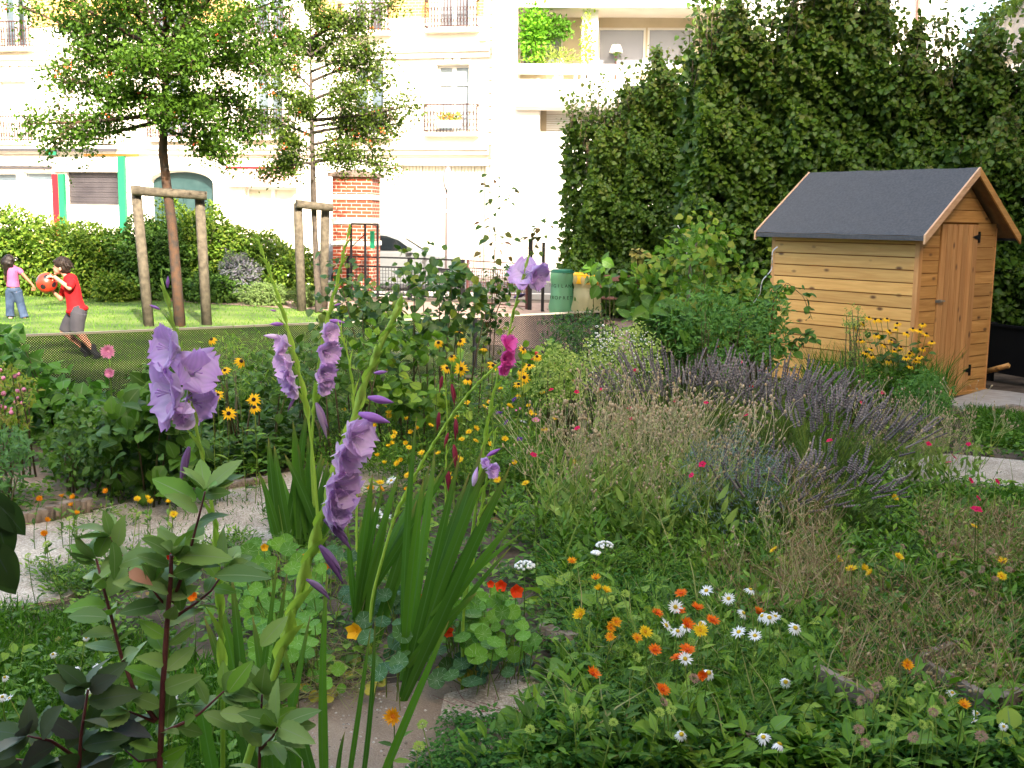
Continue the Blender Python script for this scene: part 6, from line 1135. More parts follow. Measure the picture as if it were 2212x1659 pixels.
def flower(kind, u, v, z, name, cat, group, s=1.0, var=None, n=None, leaves=6, lsz=.05, sr=.0018, lmt=None, spread=.05, heads=None, Y=None):
    P = G(u, v, z) if Y is None else AT(u, v, Y); z = P[2]; base = np.array([P[0]+rng.normal()*spread*.6, P[1]+rng.normal()*spread*.5, 0]); o = empty(name, base, 0, None, cat, group)
    var = int(rng.integers(3)) if var is None else var; n = nrm(np.array([rng.normal()*.35, -.45+rng.normal()*.25, .8])) if n is None else nrm(np.array(n, float))
    Q = P-base; st = MB(); mid = Q*.5+np.array([rng.normal()*.015, rng.normal()*.015, 0]); tpt = np.linspace(0, 1, 8)[:, None]; C = (1-tpt)**2*np.array([0, 0, -.01])+2*tpt*(1-tpt)*mid+tpt**2*(Q-n*.004); st.tube(C, np.linspace(sr*1.3, sr, 8), 5); st.obj('stem', Lstem, o)
    if leaves:
        t = rng.uniform(.05, .8, leaves)[:, None]; L_ = (1-t)**2*0+2*t*(1-t)*mid+t**2*Q; q_ = MB(); q_.scat(LEAF_L, frames(rdir(leaves)*[1, 1, .4]+[0, 0, .5], rdir(leaves)*.4+[0, 0, 1], lsz*rng.uniform(.7, 1.3, leaves)), L_); q_.obj('leaves', lmt or Lg, o)
    pm, cm = head(kind, var); ph = putmesh('flower_head', pm, o, Q, n, s, rng.uniform(0, 6)); c = bpy.data.objects.new('flower_centre', cm); COL.objects.link(c); c.parent = ph; return o
def row(kind, pts, z, name, cat, group, fmt, **k):
    obs = []
    for p in pts:
        kk = dict(k); kk['s'] = k.get('s', 1.0)*rng.uniform(.85, 1.1)
        if len(p) > 2: kk.update(p[2])
        kk['Y'] = kk['Y']+rng.normal()*.15 if kk.get('Y') else None; obs.append(flower(kind, p[0], p[1], z*rng.uniform(.85, 1.15), name, cat, group, **kk))
    label_row(obs, fmt); return obs
row('daisy', [(1526, 1276), (1574, 1293), (1459, 1311, dict(n=(0, -1, .5), var=1)), (1621, 1273), (1606, 1324), (1439, 1351), (1464, 1363), (1513, 1346), (1596, 1365), (1631, 1373), (1646, 1330), (1662, 1334), (1675, 1331), (1480, 1423), (1531, 1453), (1480, 1354), (1718, 1356)], .33, 'daisy', 'daisy', 'white daisies of the front right patch', '{o} white daisy from the left in the patch mixed with orange marigolds', leaves=8, lsz=.03)
row('daisy', [(1472, 1586), (1697, 1473), (1684, 1607), (1649, 1592)], .2, 'daisy', 'daisy', 'low daisies near the short wooden edging boards', '{o} low daisy from the left near the short wooden edging boards', leaves=5, lsz=.03)
row('daisy', [(2057, 1496), (2044, 1539), (2111, 1541), (2101, 1557), (2168, 1569)], .18, 'daisy', 'daisy', 'small daisies at the lower right corner', '{o} small daisy from the left at the lower right corner', leaves=5, lsz=.03, s=.7)
row('daisy', [(845, 1038), (807, 1136), (814, 1104), (831, 1115)], .45, 'daisy', 'daisy', 'daisies between the gladiolus leaves', '{o} white daisy from the left between the gladiolus leaves', leaves=5, lsz=.03)
row('daisy', [(163, 1447), (138, 1468), (190, 1492), (114, 1413), (186, 1377), (10, 1463), (5, 1505), (20, 1508), (212, 1440), (376, 1504), (287, 1598), (258, 1580), (478, 1378), (482, 1673)], .26, 'mayweed', 'daisy', 'small mayweed daisies at the bottom left', '{o} small mayweed daisy from the left in the bottom left grass', leaves=4, lsz=.025, s=.62, spread=.12)
row('marigold_orange', [(1472, 1282, dict(var=0)), (1420, 1324), (1506, 1314), (1468, 1319), (1539, 1340, dict(var=0)), (1637, 1324), (1484, 1349), (1414, 1404), (1485, 1404), (1465, 1420), (1519, 1461), (1432, 1490), (1281, 1456)], .3, 'marigold', 'marigold', 'orange marigolds of the front right patch', '{o} bright orange marigold from the left in the front right patch', leaves=9, lsz=.07, s=1.05)
row('marigold_amber', [(1319, 1356), (1318, 1376), (1331, 1344), (1376, 1378), (1287, 1249), (1235, 1213), (849, 1548, dict(s=1.15, var=1, n=(-.3, -1, .5))), (1960, 1437), (2082, 1523), (801, 1055), (823, 1057), (878, 1058)], .27, 'marigold', 'marigold', 'amber marigolds scattered through the beds', '{o} amber marigold counted from the left of the whole garden', leaves=7, lsz=.06, s=.85)
row('marigold_yellow', [(1254, 1328, dict(var=1, s=1.2)), (1294, 1273), (1309, 1276), (1394, 1365), (1513, 1362), (1810, 1211), (1839, 1229), (1864, 1229), (1880, 1238), (1941, 1204), (2164, 1245), (1671, 1188), (2165, 1214), (1932, 1076), (2104, 1137)], .3, 'marigold', 'marigold', 'yellow marigolds of the right hand beds', '{o} yellow marigold from the left in the right hand beds', leaves=7, lsz=.06)
row('marigold_amber', [(85, 1080), (134, 1073), (159, 1076), (230, 1063), (155, 1092), (165, 1110), (102, 1125), (96, 1155)], .28, 'marigold', 'marigold', 'marigolds at the left by the pebbled path', '{o} half closed yellow orange marigold from the left beside the pebbled path', leaves=9, lsz=.05, s=.9, var=2)
row('marigold_yellow', [(297, 1079, dict(var=1)), (318, 1077), (325, 1086), (362, 1061), (366, 1085), (375, 1111)], .28, 'marigold', 'marigold', 'yellow marigolds behind the red stemmed shrub', '{o} yellow marigold from the left just above the red stemmed shrub', leaves=9, lsz=.05, s=.95)
row('marigold_yellow', [(850, 843), (891, 867), (916, 858), (909, 883), (845, 959), (884, 967), (866, 996), (858, 1002), (947, 980), (970, 1029), (982, 1036), (815, 985), (951, 859), (742, 885), (987, 901), (993, 993), (840, 899), (917, 841), (830, 841), (853, 886), (1028, 926), (1154, 897), (1142, 875), (1104, 878), (859, 810), (840, 800), (878, 820), (897, 838), (1175, 930), (1060, 960), (1240, 1000), (1200, 905), (780, 930), (1010, 870), (930, 920)]+[(float(rng.uniform(800, 1190)), float(rng.uniform(835, 1050))) for _ in range(38)], .38, 'marigold', 'marigold', 'small yellow marigolds of the middle bed', '{o} small yellow marigold from the left in the middle bed', leaves=7, lsz=.05, s=.95, spread=.08)
row('coneflower', [(457, 733), (521, 780), (486, 800), (470, 853, dict(n=(.1, -1, .7), var=1)), (548, 863, dict(n=(0, -1, .5), var=1)), (549, 880), (494, 893, dict(n=(0, -1, .5), var=1)), (437, 838), (381, 837), (385, 850)], .62, 'coneflower', 'coneflower', 'yellow coneflowers between the left gladiolus and the fence', '{o} black eyed yellow coneflower from the left, near the left gladiolus', leaves=8, lsz=.07, s=1.1, sr=.0022, Y=6.9)
row('coneflower', [(995, 737), (947, 740), (993, 717), (1046, 752), (976, 770), (996, 797, dict(n=(0, -1, .3), var=1, s=1.3)), (965, 795), (1065, 790), (1130, 755), (1125, 800), (1143, 790), (1120, 830), (1160, 770), (1010, 820), (1132, 815)], .62, 'coneflower', 'coneflower', 'yellow coneflowers around the pink gladiolus', '{o} yellow coneflower from the left in the group around the pink gladiolus', leaves=7, lsz=.07, s=1.05, sr=.0022, Y=7.3)
row('campion', [(1459, 866), (1525, 870), (1612, 897), (1299, 841), (1364, 905), (1360, 882), (1494, 1027), (2006, 959), (2092, 960), (2060, 987), (2049, 999), (2097, 1038), (2154, 1040), (2113, 1076), (2109, 1101, dict(s=1.6)), (1792, 952), (1862, 871), (1906, 848), (1372, 800), (1226, 789), (1551, 748), (1602, 782), (1644, 800), (1672, 747), (1191, 842), (1246, 847), (1247, 925), (1517, 1003), (1152, 983)], .62, 'campion', 'campion', 'crimson campion flowers among the dry stems', '{o} tiny crimson campion flower from the left among the dry stems', leaves=4, lsz=.045, s=1.25, lmt=Lgg)
row('poppy', [(1622, 838)], .6, 'poppy', 'poppy', None, 'single bright red poppy among the lavender', leaves=4, s=1.0)
for k, (kd, u, v, lb) in enumerate([('aster_pink', 1120, 886, 'round pink aster with a yellow centre in the middle bed'), ('aster_purple', 1112, 864, 'dark purple aster above the pink one'), ('aster_purple', 1095, 913, 'dark purple aster beside the gladiolus stalk'), ('aster_white', 1129, 912, 'white pompom aster right of the bent gladiolus'), ('aster_pink', 1157, 908, 'pink aster right of the white pompom aster'), ('aster_purple', 1078, 893, 'small purple aster left of the pink one'), ('aster_purple', 1122, 950, 'little violet aster below the white pompom')]):
    o = flower(kd, u, v, .42, 'aster', 'aster', 'china asters of the middle bed', s=.95, leaves=8, lsz=.06); o['label'] = lb
for u, v, lb in ((234, 760, 'upper pink pompom dahlia in front of the low mesh fence'), (237, 806, 'lower pink dahlia half faded in front of the low mesh fence')):
    o = flower('dahlia', u, v, 0, 'dahlia', 'dahlia', 'pink dahlias', s=1.55 if v < 800 else 1.1, var=1, n=(0, -1, .3), leaves=10, lsz=.11, Y=6.9, sr=.004, lmt=Lgd); o['label'] = lb
# coneflower clump beside the shed door: one plant with many heads
cf = empty('coneflower_clump', G(1945, 880)+[0, .0, 0], 0, 'clump of black eyed yellow coneflowers growing at the front corner of the shed', 'coneflower'); O = np.array(cf.location); st = MB(); lf = MB()
for (u, v) in [(1916, 689), (1938, 699), (1993, 700), (1902, 690), (1959, 719), (1972, 710), (1987, 713), (2001, 721), (1935, 709), (1921, 715), (1925, 735), (1910, 745), (2013, 738), (1946, 750), (1932, 756), (1993, 753), (1968, 759), (1965, 764), (1957, 772), (1986, 770), (1979, 778), (1920, 779), (1967, 790), (1877, 686), (1844, 702), (1864, 698), (1853, 711), (1859, 735), (1893, 723), (1882, 753), (1870, 761), (1882, 768), (1891, 690)]:
    P = AT(u, v, 10.25+rng.normal()*.12)-O; n = nrm(np.array([rng.normal()*.25, -.35, .9])); b = np.array([P[0]*.35, P[1]*.4, 0]); st.tube([b, (b+P)/2+[0, 0, .06], P], [.004, .003, .002], 4)
    ph = putmesh('flower_head', head('coneflower', int(rng.choice([0, 2])))[0], cf, P, n, 1.15*rng.uniform(.85, 1.1), rng.uniform(0, 6)); c = bpy.data.objects.new('flower_centre', head('coneflower', 0)[1]); COL.objects.link(c); c.parent = ph
    k = 9; t = rng.uniform(.05, .85, k)[:, None]; lf.scat(LEAF_OV, frames(rdir(k)*[1, 1, .4]+[0, 0, .3], rdir(k)*.4+[0, 0, 1], .085*rng.uniform(.6, 1.2, k)), b*(1-t)+P*t)
st.obj('stems', Lstem, cf); lf.obj('leaves', Lgd, cf)
# white clustered flower heads (alyssum like) and green seed heads
for u, v, r_, lb in ((1306, 1180, .038, 'white clustered flower head above the daisies'), (1134, 1224, .042, 'white clustered flower head left of the middle of the front bed'), (1287, 1196, .02, 'little white flower cluster beside the larger one')):
    P = G(u, v, .3); o = empty('candytuft', (P[0], P[1], 0), 0, lb, 'flower', 'white clustered flowers'); q_ = MB(); q_.bar((0, 0, 0), (0, 0, P[2]), .002, 5); q_.obj('stem', Lstem, o); q_ = MB(); n_ = 46; T = rdir(n_, .0, 1)*[r_, r_, r_*.5]+[0, 0, P[2]]; q_.scat(ballt(1, 6, 4), np.eye(3)[None]*np.full(n_, .0065)[:, None, None], T); q_.obj('flower_head', M_wf, o)
sh_t = MB(); a = np.arange(30)*2.4; rr = .012*np.sqrt(np.arange(30)/30); sh_t.scat(leaf(2, .35, .4, .3), frames(np.stack([np.cos(a), np.sin(a), 1.2-rr*60], -1), np.array([[0, 0, 1.0]]), .011), np.stack([rr*np.cos(a), rr*np.sin(a), -.25*rr], -1)); seedm = [sh_t.obj('t', lmat('green_seed', [(.20, .27, .10), (.32, .36, .16)], .7, .2)), None]; seed_me = seedm[0].data; seed_b = seed_me.copy(); seed_b.materials.clear(); seed_b.materials.append(lmat('brown_seed', [(.22, .13, .08), (.34, .22, .15)], .8, .1)); bpy.data.objects.remove(seedm[0])
def seedhead(u, v, z, me, name='marigold_seed_head'):
    P = G(u, v, z); o = empty(name, (P[0]+rng.normal()*.03, P[1], 0), 0, None, 'seed head', 'marigold seed heads'); Q = P-np.array(o.location); q_ = MB(); q_.tube([(0, 0, 0), Q*.5+[rng.normal()*.01, 0, 0], Q], [.0022, .002, .0016], 5); q_.obj('stem', Lstem, o); putmesh('seed_head', me, o, Q, nrm(np.array([rng.normal()*.4, -.5, .7])), rng.uniform(.75, 1.1), rng.uniform(0, 6)); return o
gs = [(1389, 1449), (1351, 1282), (1302, 1298), (1321, 1292), (1411, 1374), (1425, 1538), (1450, 1533), (1325, 1560), (1262, 1534), (912, 1564), (905, 1612), (1984, 1484), (1925, 1471), (1967, 1514), (1902, 1530), (1935, 1550), (1926, 1568), (1994, 1565), (2010, 1565), (1145, 1575), (1238, 1530), (1443, 1518), (1376, 1420), (1493, 1385), (1528, 1380), (1420, 1380), (100, 1175), (60, 1200), (150, 1120), (300, 1110), (430, 1130), (2020, 1535), (1890, 1490)]
ob = [seedhead(u, v, .26, seed_me) for u, v in gs]; label_row(ob, '{o} pale green marigold seed head from the left')
bs = [(1434, 1516), (1500, 1465), (1893, 1484), (1877, 1500), (1860, 1513), (2036, 1512), (1973, 1592), (1855, 1575), (1869, 1604), (1415, 1405), (1840, 1190), (1950, 1180), (2030, 1200), (2080, 1240), (2120, 1230), (2150, 1250), (1990, 1150), (2060, 1170), (2140, 1190), (2100, 1280), (2180, 1230), (2016, 1538), (2120, 1590)]
ob = [seedhead(u, v, .27, seed_b, 'dry_seed_head') for u, v in bs]
for o in ob: o['group'] = 'dry brown seed heads'
label_row(ob, '{o} dry brown seed head from the left')

# ---- dry campion stems (branching, tan, with round seed capsules)
def dryplant(seed):
    rs = np.random.default_rng(seed); st = MB(); lf = MB(); bl = []
    def br(p, d, L, r, lev):
        q = p+d*L+np.array([0, 0, .02*L]); m = (p+q)/2+rs.normal(size=3)*.012*L*6; st.tube([p, m, q], [r, r*.85, r*.7], 4, cap=False, rnd=min(1, p[2]*1.6))
        if lev == 0 or rs.random() < .08: bl.append(q); return
        for s_ in range(2 if rs.random() < .75 else 3): a = rs.uniform(0, 2*PI); dd = nrm(d+np.array([math.cos(a), math.sin(a), .15])*rs.uniform(.28, .5)); br(q, dd, L*rs.uniform(.55, .85), r*.75, lev-1)
        for s_ in (-1, 1): lf.scat(LEAF_L, frames(np.array([[s_*math.cos(a), s_*math.sin(a), .8]]), np.array([[0, 0, 1.0]]), .045 if q[2] < .35 else .02), [q])
    for k in range(2): br(np.array([rs.normal()*.03, rs.normal()*.03, 0]), nrm(np.array([rs.normal()*.22, rs.normal()*.22, 1])), rs.uniform(.22, .32), .0030, 3)
    n_ = 14; z = rs.uniform(0, .35, n_); lf.scat(LEAF_L, frames(rdir(n_)*[1, 1, .3]+[0, 0, 1.1], rdir(n_), .095), np.stack([rs.normal(size=n_)*.03, rs.normal(size=n_)*.03, z], -1))
    bl = np.array(bl)
    st.scat(ballt(1, 6, 4, 1), np.eye(3)[None]*np.array([.0062, .0062, .009])[None, None, :]*rs.uniform(.8, 1.3, len(bl))[:, None, None], bl, m=1)
    return [(nm, (q_.obj('t', m))) for nm, q_, m in (('stems', st, [lmat('campion_stem', [(.13, .19, .07), (.27, .29, .12), (.44, .39, .21), (.50, .43, .27)], .8, .15), lmat('capsule', [(.38, .28, .16), (.50, .40, .26)], .8, .1)]), ('leaves', lf, lmat('campion_leaf', [(.13, .19, .10), (.20, .26, .12), (.26, .32, .17)], .6, .3)))]
VAR = []
for s_ in range(7):
    L_ = dryplant(40+s_*13); VAR.append([(nm, o.data) for nm, o in L_]); [bpy.data.objects.remove(o) for nm, o in L_]
def putdry(P, s, k, group):
    o = empty('dry_campion', (P[0], P[1], 0), rng.uniform(0, 6), None, 'dry plant', group); o.scale = (s, s, s); o.rotation_euler = (rng.normal()*.06, rng.normal()*.08, rng.uniform(0, 6))
    for nm, me in VAR[k % 7]: c = bpy.data.objects.new(nm, me); COL.objects.link(c); c.parent = o
    return o
A = pxpoly([(1140, 1060), (1320, 1020), (1600, 1100), (1640, 1180), (1560, 1260), (1300, 1230), (1170, 1200)], 58); ob = [putdry(P, rng.uniform(.8, 1.2), i, 'dry branching campions left of the lavender') for i, P in enumerate(A)]
label_row(ob, '{o} tan dry branching campion from the left, before the lavender')
A = pxpoly([(1850, 1030), (2000, 1000), (2130, 1020), (2110, 1080), (1900, 1090)], 26); ob = [putdry(P, rng.uniform(.6, .9), i, 'dry branching campions right of the lavender') for i, P in enumerate(A)]
label_row(ob, '{o} pale dry campion from the left, right of the lavender')
A = pxpoly([(1640, 1330), (1720, 1320), (1700, 1220), (1650, 1230)], 4); ob = [putdry(P, rng.uniform(.6, .75), i, 'dry campions before the tan tangle') for i, P in enumerate(A)]; label_row(ob, '{o} dry campion from the left in front of the tan tangle')
# ---- lavender
def spikemesh(seed):
    rs = np.random.default_rng(seed); q_ = MB(); L = .42; b = rs.uniform(.05, .16); t = np.linspace(0, 1, 6); P = np.stack([0*t, b*t*t, L*t], -1); q_.tube(P, .0014, 3, 0, False, rnd=.1)
    n = 15; t = np.linspace(.78, 1.0, n); P = np.stack([0*t, b*t*t, L*t], -1); R = np.where(np.arange(n) % 2, .0085, .0035)*np.linspace(1.1, .6, n); q_.tube(P, R, 6, 1, True, smooth=False, rnd=rs.random()); return q_.obj('t', [Lstem, lmat('lavender_spike', [(.11, .095, .098), (.17, .148, .148), (.24, .21, .20)], .85, .05)]).data
SPK = [spikemesh(k) for k in range(5)]
for o in [o for o in COL.objects if o.name.startswith('t') and o.data in SPK]: bpy.data.objects.remove(o)
def lavender(label, u, v, R, n, nst, hs, lean, gap=(.0, 0)):
    c = G(u, v); o = empty('lavender', c, 0, label, 'lavender', 'lavender bushes')
    def place(k):
        a = rng.uniform(0, 2*PI, k); q = rng.random(k)**.5; pos = np.stack([R*.55*q*np.cos(a), R*.55*q*np.sin(a), np.full(k, .10)], -1); d = nrm(np.stack([q*np.cos(a)*.95+lean[0], q*np.sin(a)*.8+lean[1], np.full(k, 1.0)], -1)); return pos, d, q
    pos, d, q = place(n)
    for i in range(n):
        s = bpy.data.objects.new('flower_spike', SPK[i % 5]); COL.objects.link(s); s.parent = o; s.location = tuple(pos[i]); s.rotation_euler = (Vector(d[i]).to_track_quat('Z', 'Y') @ Matrix.Rotation(rng.uniform(0, 6), 4, 'Z').to_quaternion()).to_euler(); k = hs*rng.uniform(.8, 1.12)/.42; s.scale = (1.15, 1.15, k)
    m_ = MB(); pos, d, q = place(nst)
    tpV = []
    for i in range(nst):
        me = SPK[i % 5]; V = np.empty(len(me.vertices)*3, np.float32); me.vertices.foreach_get('co', V); V = V.reshape(-1, 3).astype(float)
        if i < 5: tpV.append((V, [np.array([list(p.vertices) for p in me.polygons if len(p.vertices) == 4])], me))
        W, Fq, me = tpV[i % 5]; y = nrm(d[i]); x = nrm(np.cross(y, [0.1, .9, .3])); z = np.cross(x, y); Rm = np.stack([x, z, y], 1); k = hs*rng.uniform(.7, 1.05)/.42
        mi = np.array([p.material_index for p in me.polygons if len(p.vertices) == 4]); Wt = (W*[1.15, 1.15, k])@Rm.T+pos[i]
        m_.add(Wt, [Fq[0][mi == 0]], 0, rnd=rng.random()); m_.add(Wt, [Fq[0][mi == 1]], 1, rnd=rng.random())
    m_.obj('flower_spikes', [Lstem, MC['lavender_spike']], o, kind='stuff')
    nl = 2600; a = rng.uniform(0, 2*PI, nl); qq = rng.random(nl)**.5; zz = rng.uniform(.03, .30, nl)*(1-.4*qq)*hs/.5; lf = MB(); lf.scat(LEAF_NAR, frames(np.stack([qq*np.cos(a), qq*np.sin(a), np.full(nl, 1.1)], -1)+rdir(nl)*.4, rdir(nl), .055), np.stack([R*qq*np.cos(a), R*qq*np.sin(a), zz], -1)); lf.obj('foliage', lmat('lavender_leaf', [(.06, .10, .05), (.10, .14, .08), (.15, .19, .13)], .6, .3), o)
    return o
lavender('tall back lavender bush with upright faded spikes behind the dry campions', 1470, 1000, .42, 90, 90, .78, (-.05, 0))
lavender('lavender bush with faded spikes leaning right, below the shed wall', 1660, 1010, .42, 95, 110, .74, (.22, .0))
lavender('right hand lavender bush with long spikes leaning towards the shed door', 1790, 1060, .38, 80, 80, .62, (.35, -.05))
lavender('front lavender bush sprawling with grey spikes near the silver herb', 1640, 1170, .34, 60, 40, .46, (.30, -.25))
lavender('low sprawling lavender at the centre right with flat lying spikes', 1780, 1150, .30, 50, 20, .42, (.5, -.2))

# ---- wooden edging, planks and logs
M_old = mat('old_timber', (.16, .12, .085), .95, col2=(.28, .22, .17), scale=14, bump=.6, bscale=60)
def plank(a, b, h, t, label, z=0, name='edging_board'):
    A, B_ = G(*a), G(*b); L_ = np.hypot(*(B_-A)[:2]); q_ = MB(); q_.box((0, -t/2, -.03), (L_, t/2, h)); o = q_.obj(name, M_old, None, (A[0], A[1], z), label, 'board'); o.rotation_euler = (0, 0, math.atan2(B_[1]-A[1], B_[0]-A[0])); return o
plank((1760, 1530), (1885, 1600), .17, .035, 'weathered edging board among the clover, left of the sunken box'); plank((1555, 1610), (1620, 1660), .12, .03, 'short upright edging board near the bottom centre right')
plank((1970, 1500), (2140, 1600), .16, .03, 'front board of the sunken planting box at the lower right'); plank((1970, 1498), (2060, 1460), .15, .03, 'left board of the sunken planting box at the lower right'); plank((2150, 1590), (2300, 1530), .15, .035, 'right board of the sunken planting box at the lower right')
q_ = MB(); A = G(170, 1010); B_ = G(235, 1095); L_ = np.hypot(*(B_-A)[:2]); q_.box((0, -.07, 0), (L_, .07, .035)); o = q_.obj('buried_plank', mat('pinkish_timber', (.24, .18, .14), .9, col2=(.32, .25, .20), scale=10, bump=.4), None, (A[0], A[1], .0), 'flat weathered plank lying on the bare soil at the left', 'board'); o.rotation_euler = (0, .02, math.atan2(B_[1]-A[1], B_[0]-A[0]))
def logrow(a, b, n, h, label):
    A, B_ = G(*a), G(*b); o = empty('log_edging', A, 0, label, 'log edging')
    for k in range(n): t = k/(n-1); p = (B_-A)*t; q_ = MB(); q_.bar((p[0], p[1], -.03), (p[0], p[1], h*rng.uniform(.85, 1.1)), .032, 8); q_.obj('log', M_old, o)
logrow((-10, 1150), (110, 1130), 9, .09, 'short log edging between bare soil and pebbled path'); logrow((110, 1130), (190, 1112), 7, .10, 'log edging beside the left marigolds'); logrow((1180, 1400), (1260, 1440), 7, .11, 'half hidden log edging left of the orange marigolds'); logrow((330, 1085), (600, 1045), 22, .06, 'low log edging behind the pebbled path')
# spiral plant stakes
def stake(path, Y, label, r=.006, m=None, name='spiral_stake', amp=0):
    P = np.array([AT(u, v, Y) for u, v in path]); b = P[-1].copy(); b[2] = 0; Q = np.concatenate([P-b, [[0, 0, 0.]]]); t = np.linspace(0, 1, 40); s = np.linspace(0, 1, len(Q)); C = np.stack([np.interp(t, s, Q[:, i]) for i in range(3)], -1)
    for _ in range(3): C[1:-1] = (C[:-2]+2*C[1:-1]+C[2:])/4
    q_ = MB(); q_.tube(C, r, 6); return q_.obj(name, m or mat('aluminium', (.62, .63, .66), .3, metal=.6), None, b, label, 'plant stake')
stake([(1464, 487), (1472, 500), (1484, 520), (1487, 536), (1481, 552), (1490, 567), (1496, 600), (1488, 640)], 11.9, 'shiny spiral plant stake standing in the raspberry canes')
stake([(1680, 533), (1670, 540), (1667, 553), (1669, 580), (1658, 594), (1645, 606), (1643, 634), (1630, 652), (1616, 668), (1612, 700)], 11.4, 'bright spiral plant stake leaning in front of the left shed corner')
stake([(1517, 494), (1505, 525), (1491, 561), (1486, 620)], 11.7, 'leaning wooden stick crossing the spiral stake', .010, M_old, 'wooden_stake')
# ================================================================== NASTURTIUMS
L_nas = lmat('nasturtium_leaf', [(.05, .13, .02), (.09, .20, .03), (.13, .25, .045)], .5, .35, vein=(.42, .55, .30), radial=True); L_nasd = lmat('nasturtium_dark', [(.02, .065, .045), (.035, .09, .055), (.05, .11, .05)], .5, .25, vein=(.40, .52, .40), radial=True); L_nasy = lmat('nasturtium_yellow', [(.50, .38, .03), (.42, .40, .06)], .6, .3, vein=(.6, .55, .3), radial=True)
NL = roundleaf()
def nasturtium(label, base, groups, flowers=()):
    B0 = G(*base); o = empty('nasturtium', B0, 0, label, 'nasturtium'); st = MB()
    for (poly, n, z0, z1, lm, sz, nm) in groups:
        P = pxpoly(poly, n, z0, z1)-B0; n = len(P); q_ = MB(); Nn = nrm(rdir(n)*.45+[0, -.55, .85]); D = rdir(n); s = sz*.80*rng.uniform(.6, 1.25, n); y = nrm(D-(D*Nn).sum(1)[:, None]*Nn); x = np.cross(y, Nn); Rm = np.stack([x, y, Nn], -1)*s[:, None, None]; q_.scat(NL, Rm, P); q_.obj(nm, lm, o)
        for p in P: b = np.array([p[0]*.75+rng.normal()*.04, p[1]*.75+.05, 0.0]); st.tube([b, (b+p)/2+[0, 0, .02], p], [.0022, .002, .0016], 4, cap=False, rnd=.8)
    st.obj('leaf_stalks', Lstem, o)
    for (u, v, z, m, s) in flowers:
        P = G(u, v, z)-B0; q_ = MB(); tp = leaf(4, .5, .15, -.35, .5); a = np.arange(5)*2*PI/5+.3; ax = nrm(np.array([rng.normal()*.3, -1, .35])); X = nrm(np.cross(ax, [0, 0, 1])); Z = np.cross(X, ax); D = np.cos(a)[:, None]*X+np.sin(a)[:, None]*Z+ax*.55; q_.scat(tp, frames(D, np.tile(ax, (5, 1)), .034*s), np.tile(-ax*.004, (5, 1))); q_.tube([(0, 0, 0), -ax*.02*s, -ax*.04*s+[0, 0, -.006]], [.007*s, .004*s, .0012], 6); f = q_.obj('flower', m, o, P)
        st2 = MB(); st2.tube([np.array([P[0]*.8, P[1]*.8+.03, 0])-P, -P*.2*[0, 0, 1], (0, 0, 0)], [.002, .0018, .0015], 4); st2.obj('flower_stalk', Lstem, f)
NR = lmat('nasturtium_red', [(.78, .05, .01), (.85, .10, .01)], .55, .35); NO = lmat('nasturtium_orange', [(.85, .22, .01), (.85, .30, .02)], .55, .35); NY = lmat('nasturtium_gold', [(.80, .42, .01), (.85, .50, .02)], .55, .35)
nasturtium('bright green nasturtium right of the gladiolus fan with red flowers', (1040, 1440), [([(950, 1290), (1010, 1265), (1090, 1275), (1130, 1330), (1160, 1390), (1110, 1420), (1000, 1420), (950, 1350)], 95, .12, .30, L_nas, .042, 'leaves'), ([(920, 1380), (1160, 1400), (1150, 1450), (1040, 1480), (920, 1470)], 34, .06, .14, L_nasd, .045, 'dark_leaves'), ([(940, 1430), (1050, 1430), (1050, 1470), (950, 1470)], 4, .02, .05, L_nasy, .035, 'yellow_leaves')], [(1082, 1266, .32, NR, 1.1), (1114, 1278, .32, NR, 1.25), (964, 1365, .22, NR, 1.0), (968, 1290, .2, NO, .7), (1060, 1262, .3, NR, .7)])
nasturtium('dark blue green nasturtium leaves in front of the gladiolus stalks', (840, 1440), [([(750, 1280), (850, 1270), (920, 1300), (910, 1440), (820, 1470), (740, 1400)], 40, .08, .26, L_nasd, .046, 'leaves'), ([(660, 1430), (780, 1420), (850, 1500), (700, 1510)], 5, .03, .06, L_nasy, .03, 'yellow_leaves')], [(771, 1364, .18, NY, 1.5), (908, 1290, .2, NR, .7), (820, 1240, .2, NR, .6)])
nasturtium('sprawling light green nasturtium behind the red stemmed shrub', (640, 1400), [([(510, 1170), (640, 1165), (700, 1200), (700, 1300), (660, 1420), (560, 1430), (500, 1280)], 150, .10, .34, L_nas, .042, 'leaves'), ([(660, 1180), (760, 1190), (760, 1290), (680, 1290)], 14, .1, .24, L_nasd, .042, 'dark_leaves'), ([(600, 1400), (700, 1400), (780, 1480), (700, 1500), (600, 1470)], 22, .05, .12, L_nas, .034, 'low_leaves'), ([(640, 1480), (720, 1490), (700, 1520)], 4, .02, .05, L_nasy, .03, 'yellow_leaves')], [(571, 1183, .33, NY, .8), (705, 1225, .26, NO, .8), (660, 1200, .3, NO, .5)])
m_ = MB(); n_ = 420; A = pxpoly([(600, 1380), (780, 1380), (800, 1500), (620, 1510)], n_, .01, .07); stems_(m_, A, rdir(n_)*[1, 1, .35], rng.uniform(.06, .2, n_), .0020); stuff(m_, 'creeping_stems', lmat('pale_runner', [(.25, .30, .10), (.36, .34, .16), (.30, .20, .12)], .7, .2), 'pale tangled nasturtium runners on the ground', 'ground cover')
